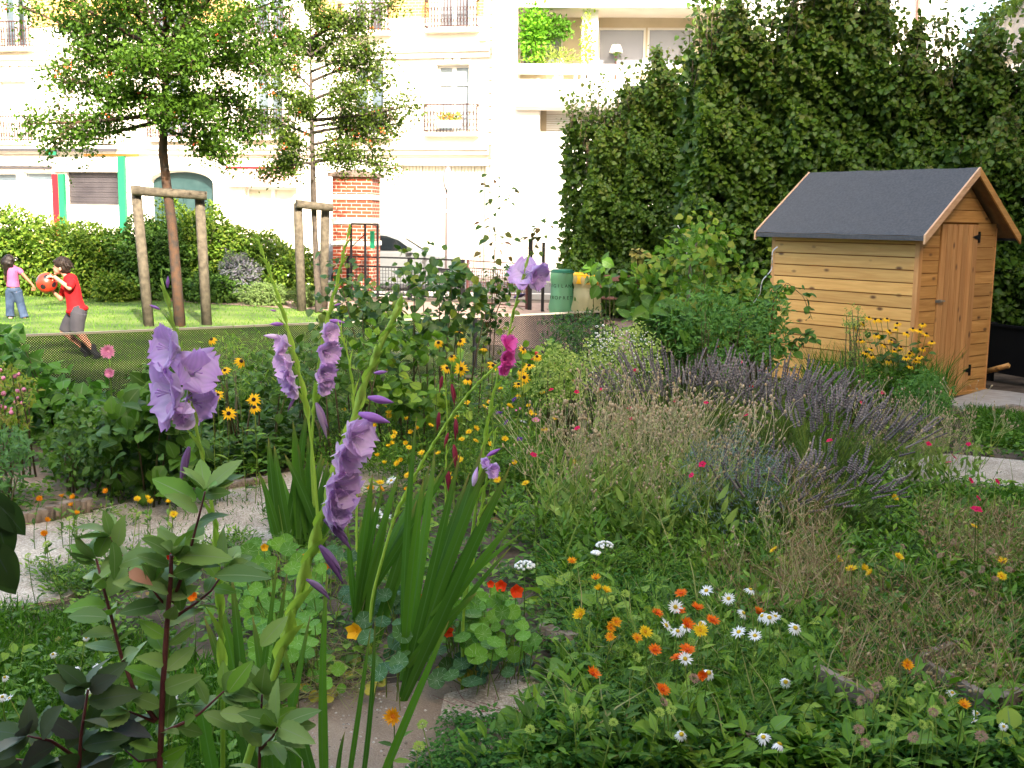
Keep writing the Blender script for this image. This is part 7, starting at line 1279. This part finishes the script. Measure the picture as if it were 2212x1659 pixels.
for u, v, nm, m, lb in ((242, 1500, 'nasturtium_flower', NO, 'orange nasturtium flower in the bottom left grass'), (470, 1242, 'nasturtium_flower', NO, 'orange nasturtium flower glowing behind the red stemmed shrub'), (416, 1290, 'nasturtium_flower', NO, 'small orange nasturtium flower behind the thick red stem')):
    P = G(u, v, .3); o = empty(nm, (P[0], P[1], 0), 0, lb, 'flower', 'single nasturtium flowers'); q_ = MB(); a = np.arange(5)*2*PI/5; ax = nrm(np.array([.2, -1, .5])); X = nrm(np.cross(ax, [0, 0, 1])); Z = np.cross(X, ax); q_.scat(leaf(4, .5, .15, -.35, .5), frames(np.cos(a)[:, None]*X+np.sin(a)[:, None]*Z+ax*.9, np.tile(ax, (5, 1)), .04), np.tile([0, 0, P[2]], (5, 1))); q_.obj('petals', m, o); q_ = MB(); q_.tube([(0, 0, 0), (.01, 0, P[2]*.5), (0, 0, P[2])], .0018, 4); q_.obj('stalk', Lstem, o)

# ================================================================== GLADIOLI
P_lil = lmat('lilac_petal', [(.92, .74, .94), (.88, .66, .93), (.93, .82, .95)], .55, .45, vein=(.88, .76, .9), vw=.05, tip=(.68, .38, .84), ribs=22); P_pnk = lmat('magenta_petal', [(.88, .10, .52), (.92, .20, .60)], .5, .4, tip=(.88, .16, .56)); P_orch = lmat('orchid_petal', [(.93, .74, .91), (.91, .68, .91)], .55, .45, vein=(.9, .8, .9), vw=.05, tip=(.80, .52, .88), ribs=22)
P_bud = lmat('purple_bud', [(.36, .12, .48), (.44, .20, .58)], .5, .2); P_wilt = lmat('wilted_petal', [(.16, .07, .20), (.28, .16, .34), (.34, .24, .36)], .7, .2); P_crim = lmat('crimson_wilted', [(.16, .01, .03), (.24, .03, .05)], .7, .1)
L_spath = lmat('bract', [(.28, .38, .12), (.38, .46, .18)], .5, .35); L_gst = lmat('gladiolus_stalk', [(.24, .34, .10), (.32, .42, .15)], .5, .1); L_sword = lmat('sword_leaf', [(.04, .11, .03), (.06, .15, .035), (.09, .20, .04)], .5, .35, vein=(.10, .22, .06), vw=.10, ribs=34, tip=(.30, .22, .08), tpow=14.0)
def tepal(n=7, m=5, L=1, W=.42, open_=1.0, ruf=.05, ph=0, curl=.3):
    s = np.linspace(0, 1, n)[:, None]; t = np.linspace(-1, 1, m)[None]; w_ = W*(np.sin(PI*np.clip(s, 0, 1)**.72*.93)**.8)+.02; r = .05+open_*.62*s**1.5; a = L*(s-.42*open_*s**2)+0*t
    X = t*w_; Y = r+0*t+.12*open_*0*t; Z = a+curl*.22*(t*t)*w_*(1.2)-.10*(1-t*t)*w_; rf = ruf*np.sin(t*7+ph+s*4)*s; Y = Y+rf+.10*(t*t)*w_*-1; Z = Z+rf*.8
    V = np.stack([X, Y, Z], -1).reshape(-1, 3); i = np.arange(n-1)[:, None]*m; j = np.arange(m-1)[None]; Fq = np.stack([i+j, i+j+1, i+m+j+1, i+m+j], -1).reshape(-1, 4); tuv = np.stack([t+0*s, s+0*t, 0*s+0*t], -1).reshape(-1, 3); return V, [Fq], tuv
def gflower(mb, P, ax, S_, open_=1.0, seed=0):
    rs = np.random.default_rng(seed); ax = nrm(np.array(ax, float)); X = nrm(np.cross(ax, [0, .1, 1])); Y = np.cross(ax, X)
    for k in range(6):
        a = k*PI/3+(0 if k % 2 else .12); inner = k % 2; tp = tepal(9, 7, 1, .66 if inner else .52, open_*(1.0 if inner else 1.2)*rs.uniform(.8, 1.2), .085, rs.uniform(0, 6), rs.uniform(.1, .6))
        c, s_ = math.cos(a), math.sin(a); x = c*X+s_*Y; y = -s_*X+c*Y; Rm = np.stack([x, y, ax], -1)[None]*S_*rs.uniform(.9, 1.1); mb.scat(tp, Rm, [P], rnd=[rs.random()])
def stamens(mb, P, ax, S_):
    ax = nrm(np.array(ax, float)); X = nrm(np.cross(ax, [0, .1, 1])); Y = np.cross(ax, X); mb.ell(P+ax*S_*.06, (S_*.14,)*3, 8, 6, rnd=.9)
    for k in range(3): a = k*2.1; mb.tube([P, P+ax*S_*.35+X*S_*.05*math.cos(a), P+ax*S_*.62+(X*math.cos(a)+Y*math.sin(a))*S_*.10], [S_*.025, S_*.02, S_*.03], 5, rnd=.95)
def bud(mb, P, d, L_, r_, rnd=None, droop=0):
    d = nrm(np.array(d, float)); t = np.linspace(0, 1, 9); C = P+d*L_*t[:, None]+np.array([0, 0, -1])*droop*L_*(t**2)[:, None]; mb.tube(C, r_*np.array([.35, .6, .85, 1, .98, .85, .62, .35, .04]), 8, rnd=rnd, flat=.75)
def bract(mb, P, d, up_, L_, w_):
    d = nrm(np.array(d, float)); y = nrm(up_+d*.30); n = d; tp = leaf(5, w_/L_, -1.0, -.05, .7); mb.scat(tp, frames([y], [n], L_), [P-d*.004])
def gladiolus(label, path, Y, rb, rt, items, group='gladioli in flower', brn=14, brl=.055, brw=.013, zig=.004, toside=1, tobase=None):
    P = np.array([AT(u, v, Y+(k[0] if k else 0)) for u, v, *k in path]); base = np.array(tobase) if tobase is not None else np.array([P[0][0], P[0][1], 0]); base[2] = 0
    o = empty('gladiolus', base, 0, label, 'gladiolus', group); Q = P-base; Q = np.concatenate([[[0, 0, -.02]], Q]) if Q[0][2] > .05 else Q
    n = 48; s = np.r_[0, np.cumsum(np.linalg.norm(np.diff(Q, axis=0), axis=1))]; s /= s[-1]; t = np.linspace(0, 1, n); C = np.stack([np.interp(t, s, Q[:, i]) for i in range(3)], -1)
    for _ in range(6): C[1:-1] = (C[:-2]+2*C[1:-1]+C[2:])/4
    st = MB(); rr = rb*(1-t)+rt*t; st.tube(C, rr, 9, rnd=.5); T = nrm(np.gradient(C, axis=0)); br_ = st; k0 = int(n*.42)
    for k in range(brn):
        i = min(n-2, int(k0+(n-k0)*k/brn)); side = nrm(np.cross(T[i], [0, 1, 0]))*(1 if k % 2 else -1)*.55+np.array([toside*.5, -.55, 0]); f = 1-.55*k/brn; bract(br_, C[i], side, T[i], brl*f*1.9, brw*f*.95)
    nT = 7
    for k in range(nT):       # closed green tip
        i = min(n-1, int(n*(.88+.12*k/nT))); bud(br_, C[i], nrm(T[i]+nrm(np.cross(T[i], [0, 1, 0]))*(.35 if k % 2 else -.35)), brl*.5*(1-.06*k), brw*.36*(1-.08*k), rnd=rng.random())
    br_.obj('stalk', L_spath, o)
    for q in items:
        kind, u, v, du, dv, size = q[:6]; dy = q[6] if len(q) > 6 else -.02; m = q[7] if len(q) > 7 else P_lil; op = q[8] if len(q) > 8 else 1.0
        p = AT(u, v, Y+dy)-base; sc = Y/2445; d = nrm(rightv*du-upv*dv+np.array([0, -.75 if kind == 'f' else -.05, 0])); L_ = size*sc*((.66 if Y < 5 else .88) if kind == 'f' else 1); f = MB()
        if kind == 'f': gflower(f, p, d, L_, op, int(u*7+v)); stamens(f, p, d, L_); b2 = MB(); j = np.argmin(np.linalg.norm(C-p, axis=1)); ob_ = f.obj('flower', m, o); b2.tube([C[j], (C[j]+p)/2, p+d*L_*.25], [.004, L_*.05, L_*.10], 7, rnd=.3); b2.obj('flower_tube', m, ob_)
        elif kind == 'b': bud(f, p, d, L_, L_*.20); f.obj('flower_bud', m if len(q) > 7 else P_bud, o)
        elif kind == 'w': bud(f, p, d, L_, L_*.17, droop=.45); bud(f, p+[.004, -.004, 0], nrm(d+[.12, 0, .1]), L_*.8, L_*.10, droop=.4); f.obj('wilted_flower', m if len(q) > 7 else P_wilt, o)
    return o
YA = 2.75
gladiolus('tall front gladiolus with a thick leaning stalk and lilac flowers down its right side', [(470, 1850), (560, 1560), (610, 1400), (665, 1220), (715, 1050), (765, 900), (800, 790), (845, 700), (862, 660)], YA, .0115, .006, [('f', 752, 940, 1, -.05, 105, -.03, P_orch, .75), ('f', 728, 985, 1, .08, 98, -.03, P_orch, .8), ('f', 718, 1045, 1, .25, 105, -.03, P_orch, .9), ('f', 708, 1085, 1, .12, 105, -.03, P_lil, .85), ('f', 722, 1110, .8, .6, 70, -.01, P_orch, .7), ('w', 700, 1122, .75, .45, 72), ('b', 775, 893, 1, .28, 72), ('b', 795, 858, 1, .2, 58), ('b', 808, 806, 1, -.12, 30), ('w', 690, 1178, .7, .7, 76), ('w', 662, 1252, .8, .3, 58)], brn=16, brl=.075, brw=.023, toside=1)
gladiolus('left front gladiolus with large pale lilac flowers opening to the left', [(480, 1850), (482, 1500), (470, 1150), (440, 1000), (418, 900), (402, 820), (388, 750), (372, 690), (360, 640), (348, 600)], YA-.15, .0075, .003, [('f', 385, 755, -.9, -.25, 112, -.03, P_lil, 1.05), ('f', 392, 848, -1, -.1, 135, -.03, P_lil, 1.1), ('f', 410, 808, .85, -.3, 105, .03, P_lil, 1.1), ('f', 414, 862, .8, .3, 95, .04, P_lil, .95), ('f', 410, 880, -.5, .5, 78, -.03, P_orch, .45), ('w', 408, 965, -.3, .9, 62), ('b', 362, 622, .05, -1, 26), ('b', 345, 668, -.8, -.35, 24)], brn=13, brl=.065, brw=.014, toside=-1)
YB = 5.9
gladiolus('back gladiolus with lilac flowers on its left side and a long bare tip', [(690, 1170), (676, 980), (660, 860), (640, 780), (620, 700), (598, 630), (572, 560), (555, 510)], YB, .010, .003, [('f', 622, 745, -1, -.2, 42, -.02, P_orch, .7), ('f', 630, 785, -1, .05, 48, -.02, P_orch, .8), ('f', 636, 815, -1, .2, 44, -.02, P_lil, .8), ('f', 641, 835, -.8, .5, 36, -.02, P_lil, .8), ('b', 612, 700, -1, 0, 30), ('b', 597, 672, -1, -.2, 14), ('w', 636, 862, -.5, .6, 24), ('b', 605, 728, -1, -.1, 36, -.02, P_orch)], brn=16, brl=.10, brw=.018, toside=-1)
gladiolus('back gladiolus with lilac flowers on its right side, second of the pair', [(682, 1160), (672, 990), (676, 900), (690, 800), (702, 720), (720, 640), (740, 560), (754, 500)], YB+.1, .010, .003, [('f', 700, 720, 1, -.1, 44, -.02, P_orch, .8), ('f', 697, 760, .8, .1, 48, -.03, P_lil, .9), ('f', 692, 800, .8, .3, 48, -.03, P_lil, .9), ('f', 694, 826, .8, .4, 38, -.02, P_lil, .9), ('b', 712, 692, 1, .15, 34), ('b', 722, 660, 1, -.3, 16), ('w', 683, 870, .4, .9, 60)], brn=16, brl=.10, brw=.018, toside=1)
gladiolus('thin gladiolus stalk still in green bud between the lilac ones', [(770, 1050), (766, 900), (762, 830), (755, 780), (738, 720), (730, 695)], YB-.3, .007, .003, [], brn=9, brl=.10, brw=.012)
YD = 4.25
gladiolus('gladiolus with magenta flowers and one pale lilac bloom at its top', [(1000, 1300), (1030, 1080), (1045, 960), (1062, 870), (1078, 800), (1095, 740), (1108, 680), (1122, 620), (1138, 575), (1140, 560)], YD, .0075, .003, [('f', 1135, 600, -.25, -.55, 62, .02, P_lil, 1.25), ('f', 1148, 590, .85, .35, 66, .01, P_lil, .9), ('b', 1135, 635, -1, .3, 30, .02, P_wilt), ('f', 1092, 745, .7, -.4, 46, -.01, P_pnk, .9), ('f', 1086, 772, .8, .1, 46, -.01, P_pnk, .95), ('f', 1082, 790, .75, .45, 42, -.01, P_pnk, .7)], brn=18, brl=.065, brw=.012, toside=1)
gladiolus('bent flowerless gladiolus stalk crossing behind the magenta one', [(800, 1300), (850, 1120), (905, 1010), (960, 920), (1010, 850), (1060, 800), (1092, 775)], YD+.15, .007, .004, [], brn=22, brl=.05, brw=.010, toside=1)
gladiolus('short gladiolus with a few violet blooms low in the leaf fan', [(1000, 1330), (1030, 1150), (1050, 1040), (1062, 980), (1070, 930)], YD-.1, .007, .003, [('f', 1055, 1015, .6, -.15, 44, -.04, P_lil, .6), ('b', 1052, 985, .9, -.5, 34, -.04), ('b', 1022, 1050, .2, -.9, 44, -.04, P_lil), ('f', 1040, 1000, .9, -.3, 30, -.04, P_lil, .5)], brn=10, brl=.06, brw=.011)
o = gladiolus('faded gladiolus hung with dark crimson wilted flowers', [(958, 1250), (962, 1100), (964, 980), (966, 880), (958, 800)], 5.6, .005, .002, [('w', 955, 812, -.2, .9, 26, -.02, P_crim), ('w', 975, 830, .2, .9, 34, -.02, P_crim), ('w', 948, 890, -.1, .9, 30, -.02, P_crim), ('w', 984, 905, 0, .9, 34, -.02, P_crim), ('w', 968, 935, -.3, .8, 26, -.02, P_crim), ('w', 980, 960, .1, .9, 40, -.02, P_crim), ('w', 965, 1010, .1, .9, 40, -.02, P_crim)], brn=8, brl=.05, brw=.008)
# ---- sword leaf fans
def swordfan(label, base, blades, Y, parent_name='gladiolus_leaves', bw=.026):
    B0 = G(*base); o = empty(parent_name, B0, 0, label, 'gladiolus leaves')
    for bl in blades:
        (u0, v0, u1, v1) = bl[:4]; w_ = bl[4] if len(bl) > 4 else bw; Yb = B0[1]; dy = bl[5] if len(bl) > 5 else rng.normal()*.08; a = AT(u0, v0, Yb+dy*.2)-B0; b = AT(u1, v1, Yb+dy)-B0
        if a[2] < .03: a[2] = -.01
        m = (a+b)/2+np.array([0, 0, .02])+rightv*rng.normal()*.012; n = 12; t = np.linspace(0, 1, n)[:, None]; C = (1-t)**2*a+2*t*(1-t)*m+t*t*b; T = nrm(np.gradient(C, axis=0)); face = nrm(np.array([rng.normal()*.45, -1, .15])); X = nrm(np.cross(T, face)); tt = t[:, 0]
        wd_ = w_*np.minimum(1, .55+tt*1.4)*(1-tt**3.2)**.8+.0006; fold = nrm(np.cross(X, T))*(wd_*.28)[:, None]; V = np.concatenate([C-X*wd_[:, None], C+fold, C+X*wd_[:, None]]); i = np.arange(n-1)
        tuv = np.concatenate([np.stack([0*tt+k, tt, 0*tt], -1) for k in (-1, 0, 1)]); q_ = MB(); q_.add(V, [np.stack([i, n+i, n+i+1, i+1], -1), np.stack([n+i, 2*n+i, 2*n+i+1, n+i+1], -1)], 0, tuv, rng.random(), True); q_.obj('leaf', L_sword, o)
    return o
bl = []
for k in range(17):
    f = k/16; u1 = 575+150*f; bl.append((650+rng.normal()*22, 1185, u1+rng.normal()*8, 890+abs(f-.5)*220+rng.uniform(-30, 60), .026, rng.normal()*.12))
swordfan('upright fan of sword shaped leaves below the pair of back gladioli', (650, 1185), bl+[(600, 1180, 572, 1060, .02), (610, 1190, 560, 1020, .02), (690, 1200, 735, 980, .022)], YB)
bl = [(868, 1500, 1105, 1000, .024), (870, 1500, 1060, 985, .026), (872, 1490, 1045, 960, .026), (868, 1500, 1080, 1045, .026), (866, 1495, 995, 975, .02), (870, 1490, 1015, 1020, .022), (905, 1390, 1115, 1115, .018), (880, 1480, 1105, 1180, .012), (868, 1470, 940, 970, .022), (870, 1450, 915, 1030, .02), (870, 1400, 900, 900, .014), (930, 1330, 1130, 1150, .010), (880, 1440, 1030, 1280, .020)]
swordfan('large spreading fan of sword leaves rising from the sandy soil in the middle', (866, 1508), bl, YD)
bl = [(770, 1330, 790+rng.uniform(-10, 200), rng.uniform(980, 1080), .018, rng.normal()*.15) for k in range(12)]+[(775, 1380, 750, 1130, .016), (785, 1380, 780, 1120, .018), (790, 1400, 840, 1100, .02), (800, 1400, 900, 1080, .02), (810, 1400, 930, 1000, .02)]
swordfan('loose leaning sword leaves behind the dark nasturtium leaves', (800, 1400), bl, 4.9)
bl = [(700, 1760, 706, 1240, .012), (705, 1760, 700, 1400, .010), (740, 1800, 800, 1360, .008), (770, 1800, 810, 1340, .008), (790, 1760, 970, 1340, .016), (600, 1800, 545, 1330, .022), (620, 1800, 515, 1400, .022), (640, 1800, 610, 1380, .018), (600, 1780, 670, 1330, .014), (560, 1760, 470, 1280, .022), (570, 1760, 440, 1330, .022), (540, 1760, 500, 1240, .02), (700, 1780, 640, 1520, .018), (660, 1780, 590, 1470, .022), (480, 1780, 420, 1440, .02), (730, 1790, 745, 1580, .008), (520, 1770, 600, 1200, .010), (560, 1770, 620, 1240, .012)]
swordfan('long front sword leaves rising from the bottom edge beside the lilac gladiolus', (620, 1760), [b[:4]+(b[4], rng.normal()*.05) for b in bl], 2.8)
bl = [(330, 1800, 130, 1500, .016), (340, 1800, 200, 1360, .012), (120, 1760, -20, 1570, .014), (260, 1760, 110, 1560, .018)]
swordfan('sword leaves leaning left at the bottom left corner', (250, 1790), bl, 2.6)

# ================================================================== RED STEMMED SHRUB IN THE FOREGROUND
L_arb = lmat('leathery_leaf', [(.075, .135, .065), (.12, .18, .105), (.20, .265, .175), (.11, .22, .04)], .42, .25, vein=(.22, .30, .14), vw=.05, spec=.4); M_rst = mat('wine_red_bark', (.09, .018, .022), .5, col2=(.16, .05, .04), scale=20)
ARB = leaf(14, .215, .22, .22, .85, ser=.055, stalk=.06); ARB2 = leaf(14, .25, .35, .45, .8, ser=.055, stalk=.06)
def shrubby(name, label, cat, stems, Y, size, lm, every=38, extra=(), top=6, redm=None):
    P0 = AT(*stems[0][0][:2], Y); base = np.array([P0[0], Y, 0]); o = empty(name, base, 0, label, cat); st = MB(); lv = []
    for path, r0, r1 in [(s[0], s[1], s[2]) for s in [(q[:-2], q[-2], q[-1]) for q in stems]]:
        dys = np.linspace(0, rng.normal()*.10, len(path)); P = np.array([AT(u, v, Y+dy) for (u, v), dy in zip(path, dys)])-base
        if P[0][2] > 0 and path[0][1] > 1640: P = np.concatenate([[[P[0][0]*.9, P[0][1], -.02]], P])
        st.tube(P, np.linspace(r0, r1, len(P)), 8); seg = np.r_[0, np.cumsum(np.linalg.norm(np.diff(P, axis=0), axis=1))]; L_ = seg[-1]; n_ = max(2, int(L_/(every*Y/2445)))
        for k in range(n_):
            q = (k+.6)/n_; s = q*L_; p = np.array([np.interp(s, seg, P[:, i]) for i in range(3)]); i = min(len(P)-2, np.searchsorted(seg, s)-1 if s > 0 else 0); T = nrm(P[i+1]-P[i])
            if p[2] < .12: continue
            a = k*2.4+rng.normal()*.4; side = nrm(np.cross(T, [0, 1, 0]))*math.cos(a)+np.array([0, 1, 0])*math.sin(a)*.8; d = nrm(side+T*.55); lv.append((p, d, size*rng.uniform(.7, 1.1)))
        for k in range(top): a = k*2*PI/top+rng.normal()*.3; T = nrm(P[-1]-P[-2]); side = nrm(np.cross(T, [0, 1, 0]))*math.cos(a)+np.array([0, 1, 0])*math.sin(a); lv.append((P[-1], nrm(T*.75+side*.8), size*rng.uniform(.7, 1.05)))
    st.obj('stems', redm or M_rst, o)
    for (u, v, du, dv, s) in extra: lv.append((AT(u, v, Y-.04)-base, nrm(rightv*du-upv*dv), s*Y/2445))
    for i, (p, d, s) in enumerate(lv[:100]):
        q_ = MB(); nn = nrm(rng.normal(size=3)*.55+np.array([0, -.55, .75])); q_.scat(ARB if i % 3 else ARB2, frames([d], [nn], s), [p]); q_.obj('leaf', lm, o)
    if len(lv) > 100:
        q_ = MB(); R_ = lv[100:]; q_.scat(ARB, frames([r[1] for r in R_], rdir(len(R_))*.5+[0, -.5, .8], np.array([r[2] for r in R_])), [r[0] for r in R_]); q_.obj('leaves', lm, o, kind='stuff')
    return o
YS = 2.5
shrubby('strawberry_tree_shrub', 'young shrub with wine red stems and leathery toothed leaves in the left foreground', 'shrub', [
    [(345, 1660), (352, 1480), (362, 1330), (369, 1250), (370, 1198), .0085, .0045],
    [(338, 1557), (300, 1507), (287, 1484), (262, 1417), (242, 1338), (222, 1265), (208, 1207), .006, .0028],
    [(369, 1289), (326, 1255), (283, 1227), (256, 1190), (238, 1160), .0045, .002],
    [(364, 1315), (342, 1290), (324, 1265), .004, .002],
    [(379, 1332), (420, 1305), (455, 1277), (490, 1227), .0045, .002],
    [(372, 1300), (395, 1240), (402, 1227), (417, 1164), (430, 1115), (443, 1062), .0045, .002],
    [(350, 1583), (400, 1560), (431, 1542), (484, 1493), .005, .002],
    [(335, 1560), (300, 1545), (277, 1536), .004, .002],
    [(345, 1640), (300, 1645), (270, 1620), .004, .002]], YS, .092, L_arb, every=21, top=7,
    extra=[(430, 1085, -.9, -.5, 120), (370, 1200, 1, -.05, 130), (455, 1245, 1, -.12, 130), (445, 1060, .8, -.9, 100), (238, 1335, -1, -.15, 100), (345, 1195, -1, .15, 110), (242, 1165, .2, 1, 90), (400, 1210, -.7, -1, 95), (490, 1500, .7, -1, 90), (470, 1540, 1, .05, 90), (560, 1400, .8, -1, 90)])
o = shrubby('strawberry_tree_shrub', 'small leathery leaved shoot at the bottom edge right of the big shrub', 'shrub', [[(560, 1665), (562, 1590), (566, 1500), .005, .0025], [(562, 1620), (590, 1590), (600, 1570), .004, .002]], 2.55, .10, L_arb, every=26, top=5)
L_plum = lmat('dusky_leaf', [(.025, .055, .04), (.045, .07, .05), (.06, .06, .06)], .45, .2, vein=(.06, .09, .06), vw=.05)
shrubby('dusky_shrub', 'low dusky leaved shrub at the bottom left corner', 'shrub', [[(170, 1665), (175, 1590), (190, 1490), .006, .003], [(170, 1640), (110, 1600), (60, 1590), .005, .002], [(180, 1620), (240, 1580), .004, .002], [(150, 1650), (30, 1640), (-10, 1640), .005, .002]], 2.45, .115, L_plum, every=24, top=5)
LD = lmat('dark_hanging_leaf', [(.015, .04, .018), (.03, .06, .03)], .4, .2, vein=(.05, .08, .05), vw=.05)
hb = AT(-40, 1040, 1.9); o = empty('overhanging_plant', (hb[0], hb[1], 0), 0, 'dark broad leaves hanging in at the left edge', 'plant'); q_ = MB(); q_.tube([(0, 0, -.02), (-.02, 0, hb[2]*.6), (0, 0, hb[2]), (.02, 0, hb[2]+.05)], [.008, .006, .004, .002], 6); q_.obj('stem', M_rst, o)
for (u, v, du, dv, s) in ((-20, 1060, .4, 1, 100), (-10, 1080, .5, .6, 90), (-25, 1200, .6, .9, 95), (-20, 1170, .5, 1, 110), (-10, 1100, .2, 1, 110)):
    P = AT(u, v, 1.9)-np.array(o.location); q_ = MB(); q_.scat(leaf(8, .30, .3, .25, .8), frames([nrm(rightv*du-upv*dv)], [[.1, -.8, .5]], s*1.9/2445*1.1), [P]); q_.obj('leaf', LD, o)
# crimson rose bud caught in the shrub, fallen leaf
o = flower('poppy', 368, 1203, 0, 'rose_bud', 'rose', None, s=.55, var=0, n=(.2, -1, .4), leaves=0, Y=2.62); o['label'] = 'small crimson rose bud beside the top of the thick red stem'
q_ = MB(); q_.scat(leaf(6, .28, .3, .5), frames([[.9, -.1, -.3]], [[0, -.7, .7]], .055), [[0, 0, 0]]); p = AT(278, 1235, 2.42); q_.obj('withered_leaf', lmat('orange_brown_leaf', [(.45, .20, .12), (.5, .25, .15)], .7, .3), None, p, 'curled orange brown leaf caught in the red stemmed shrub', 'dead leaf')
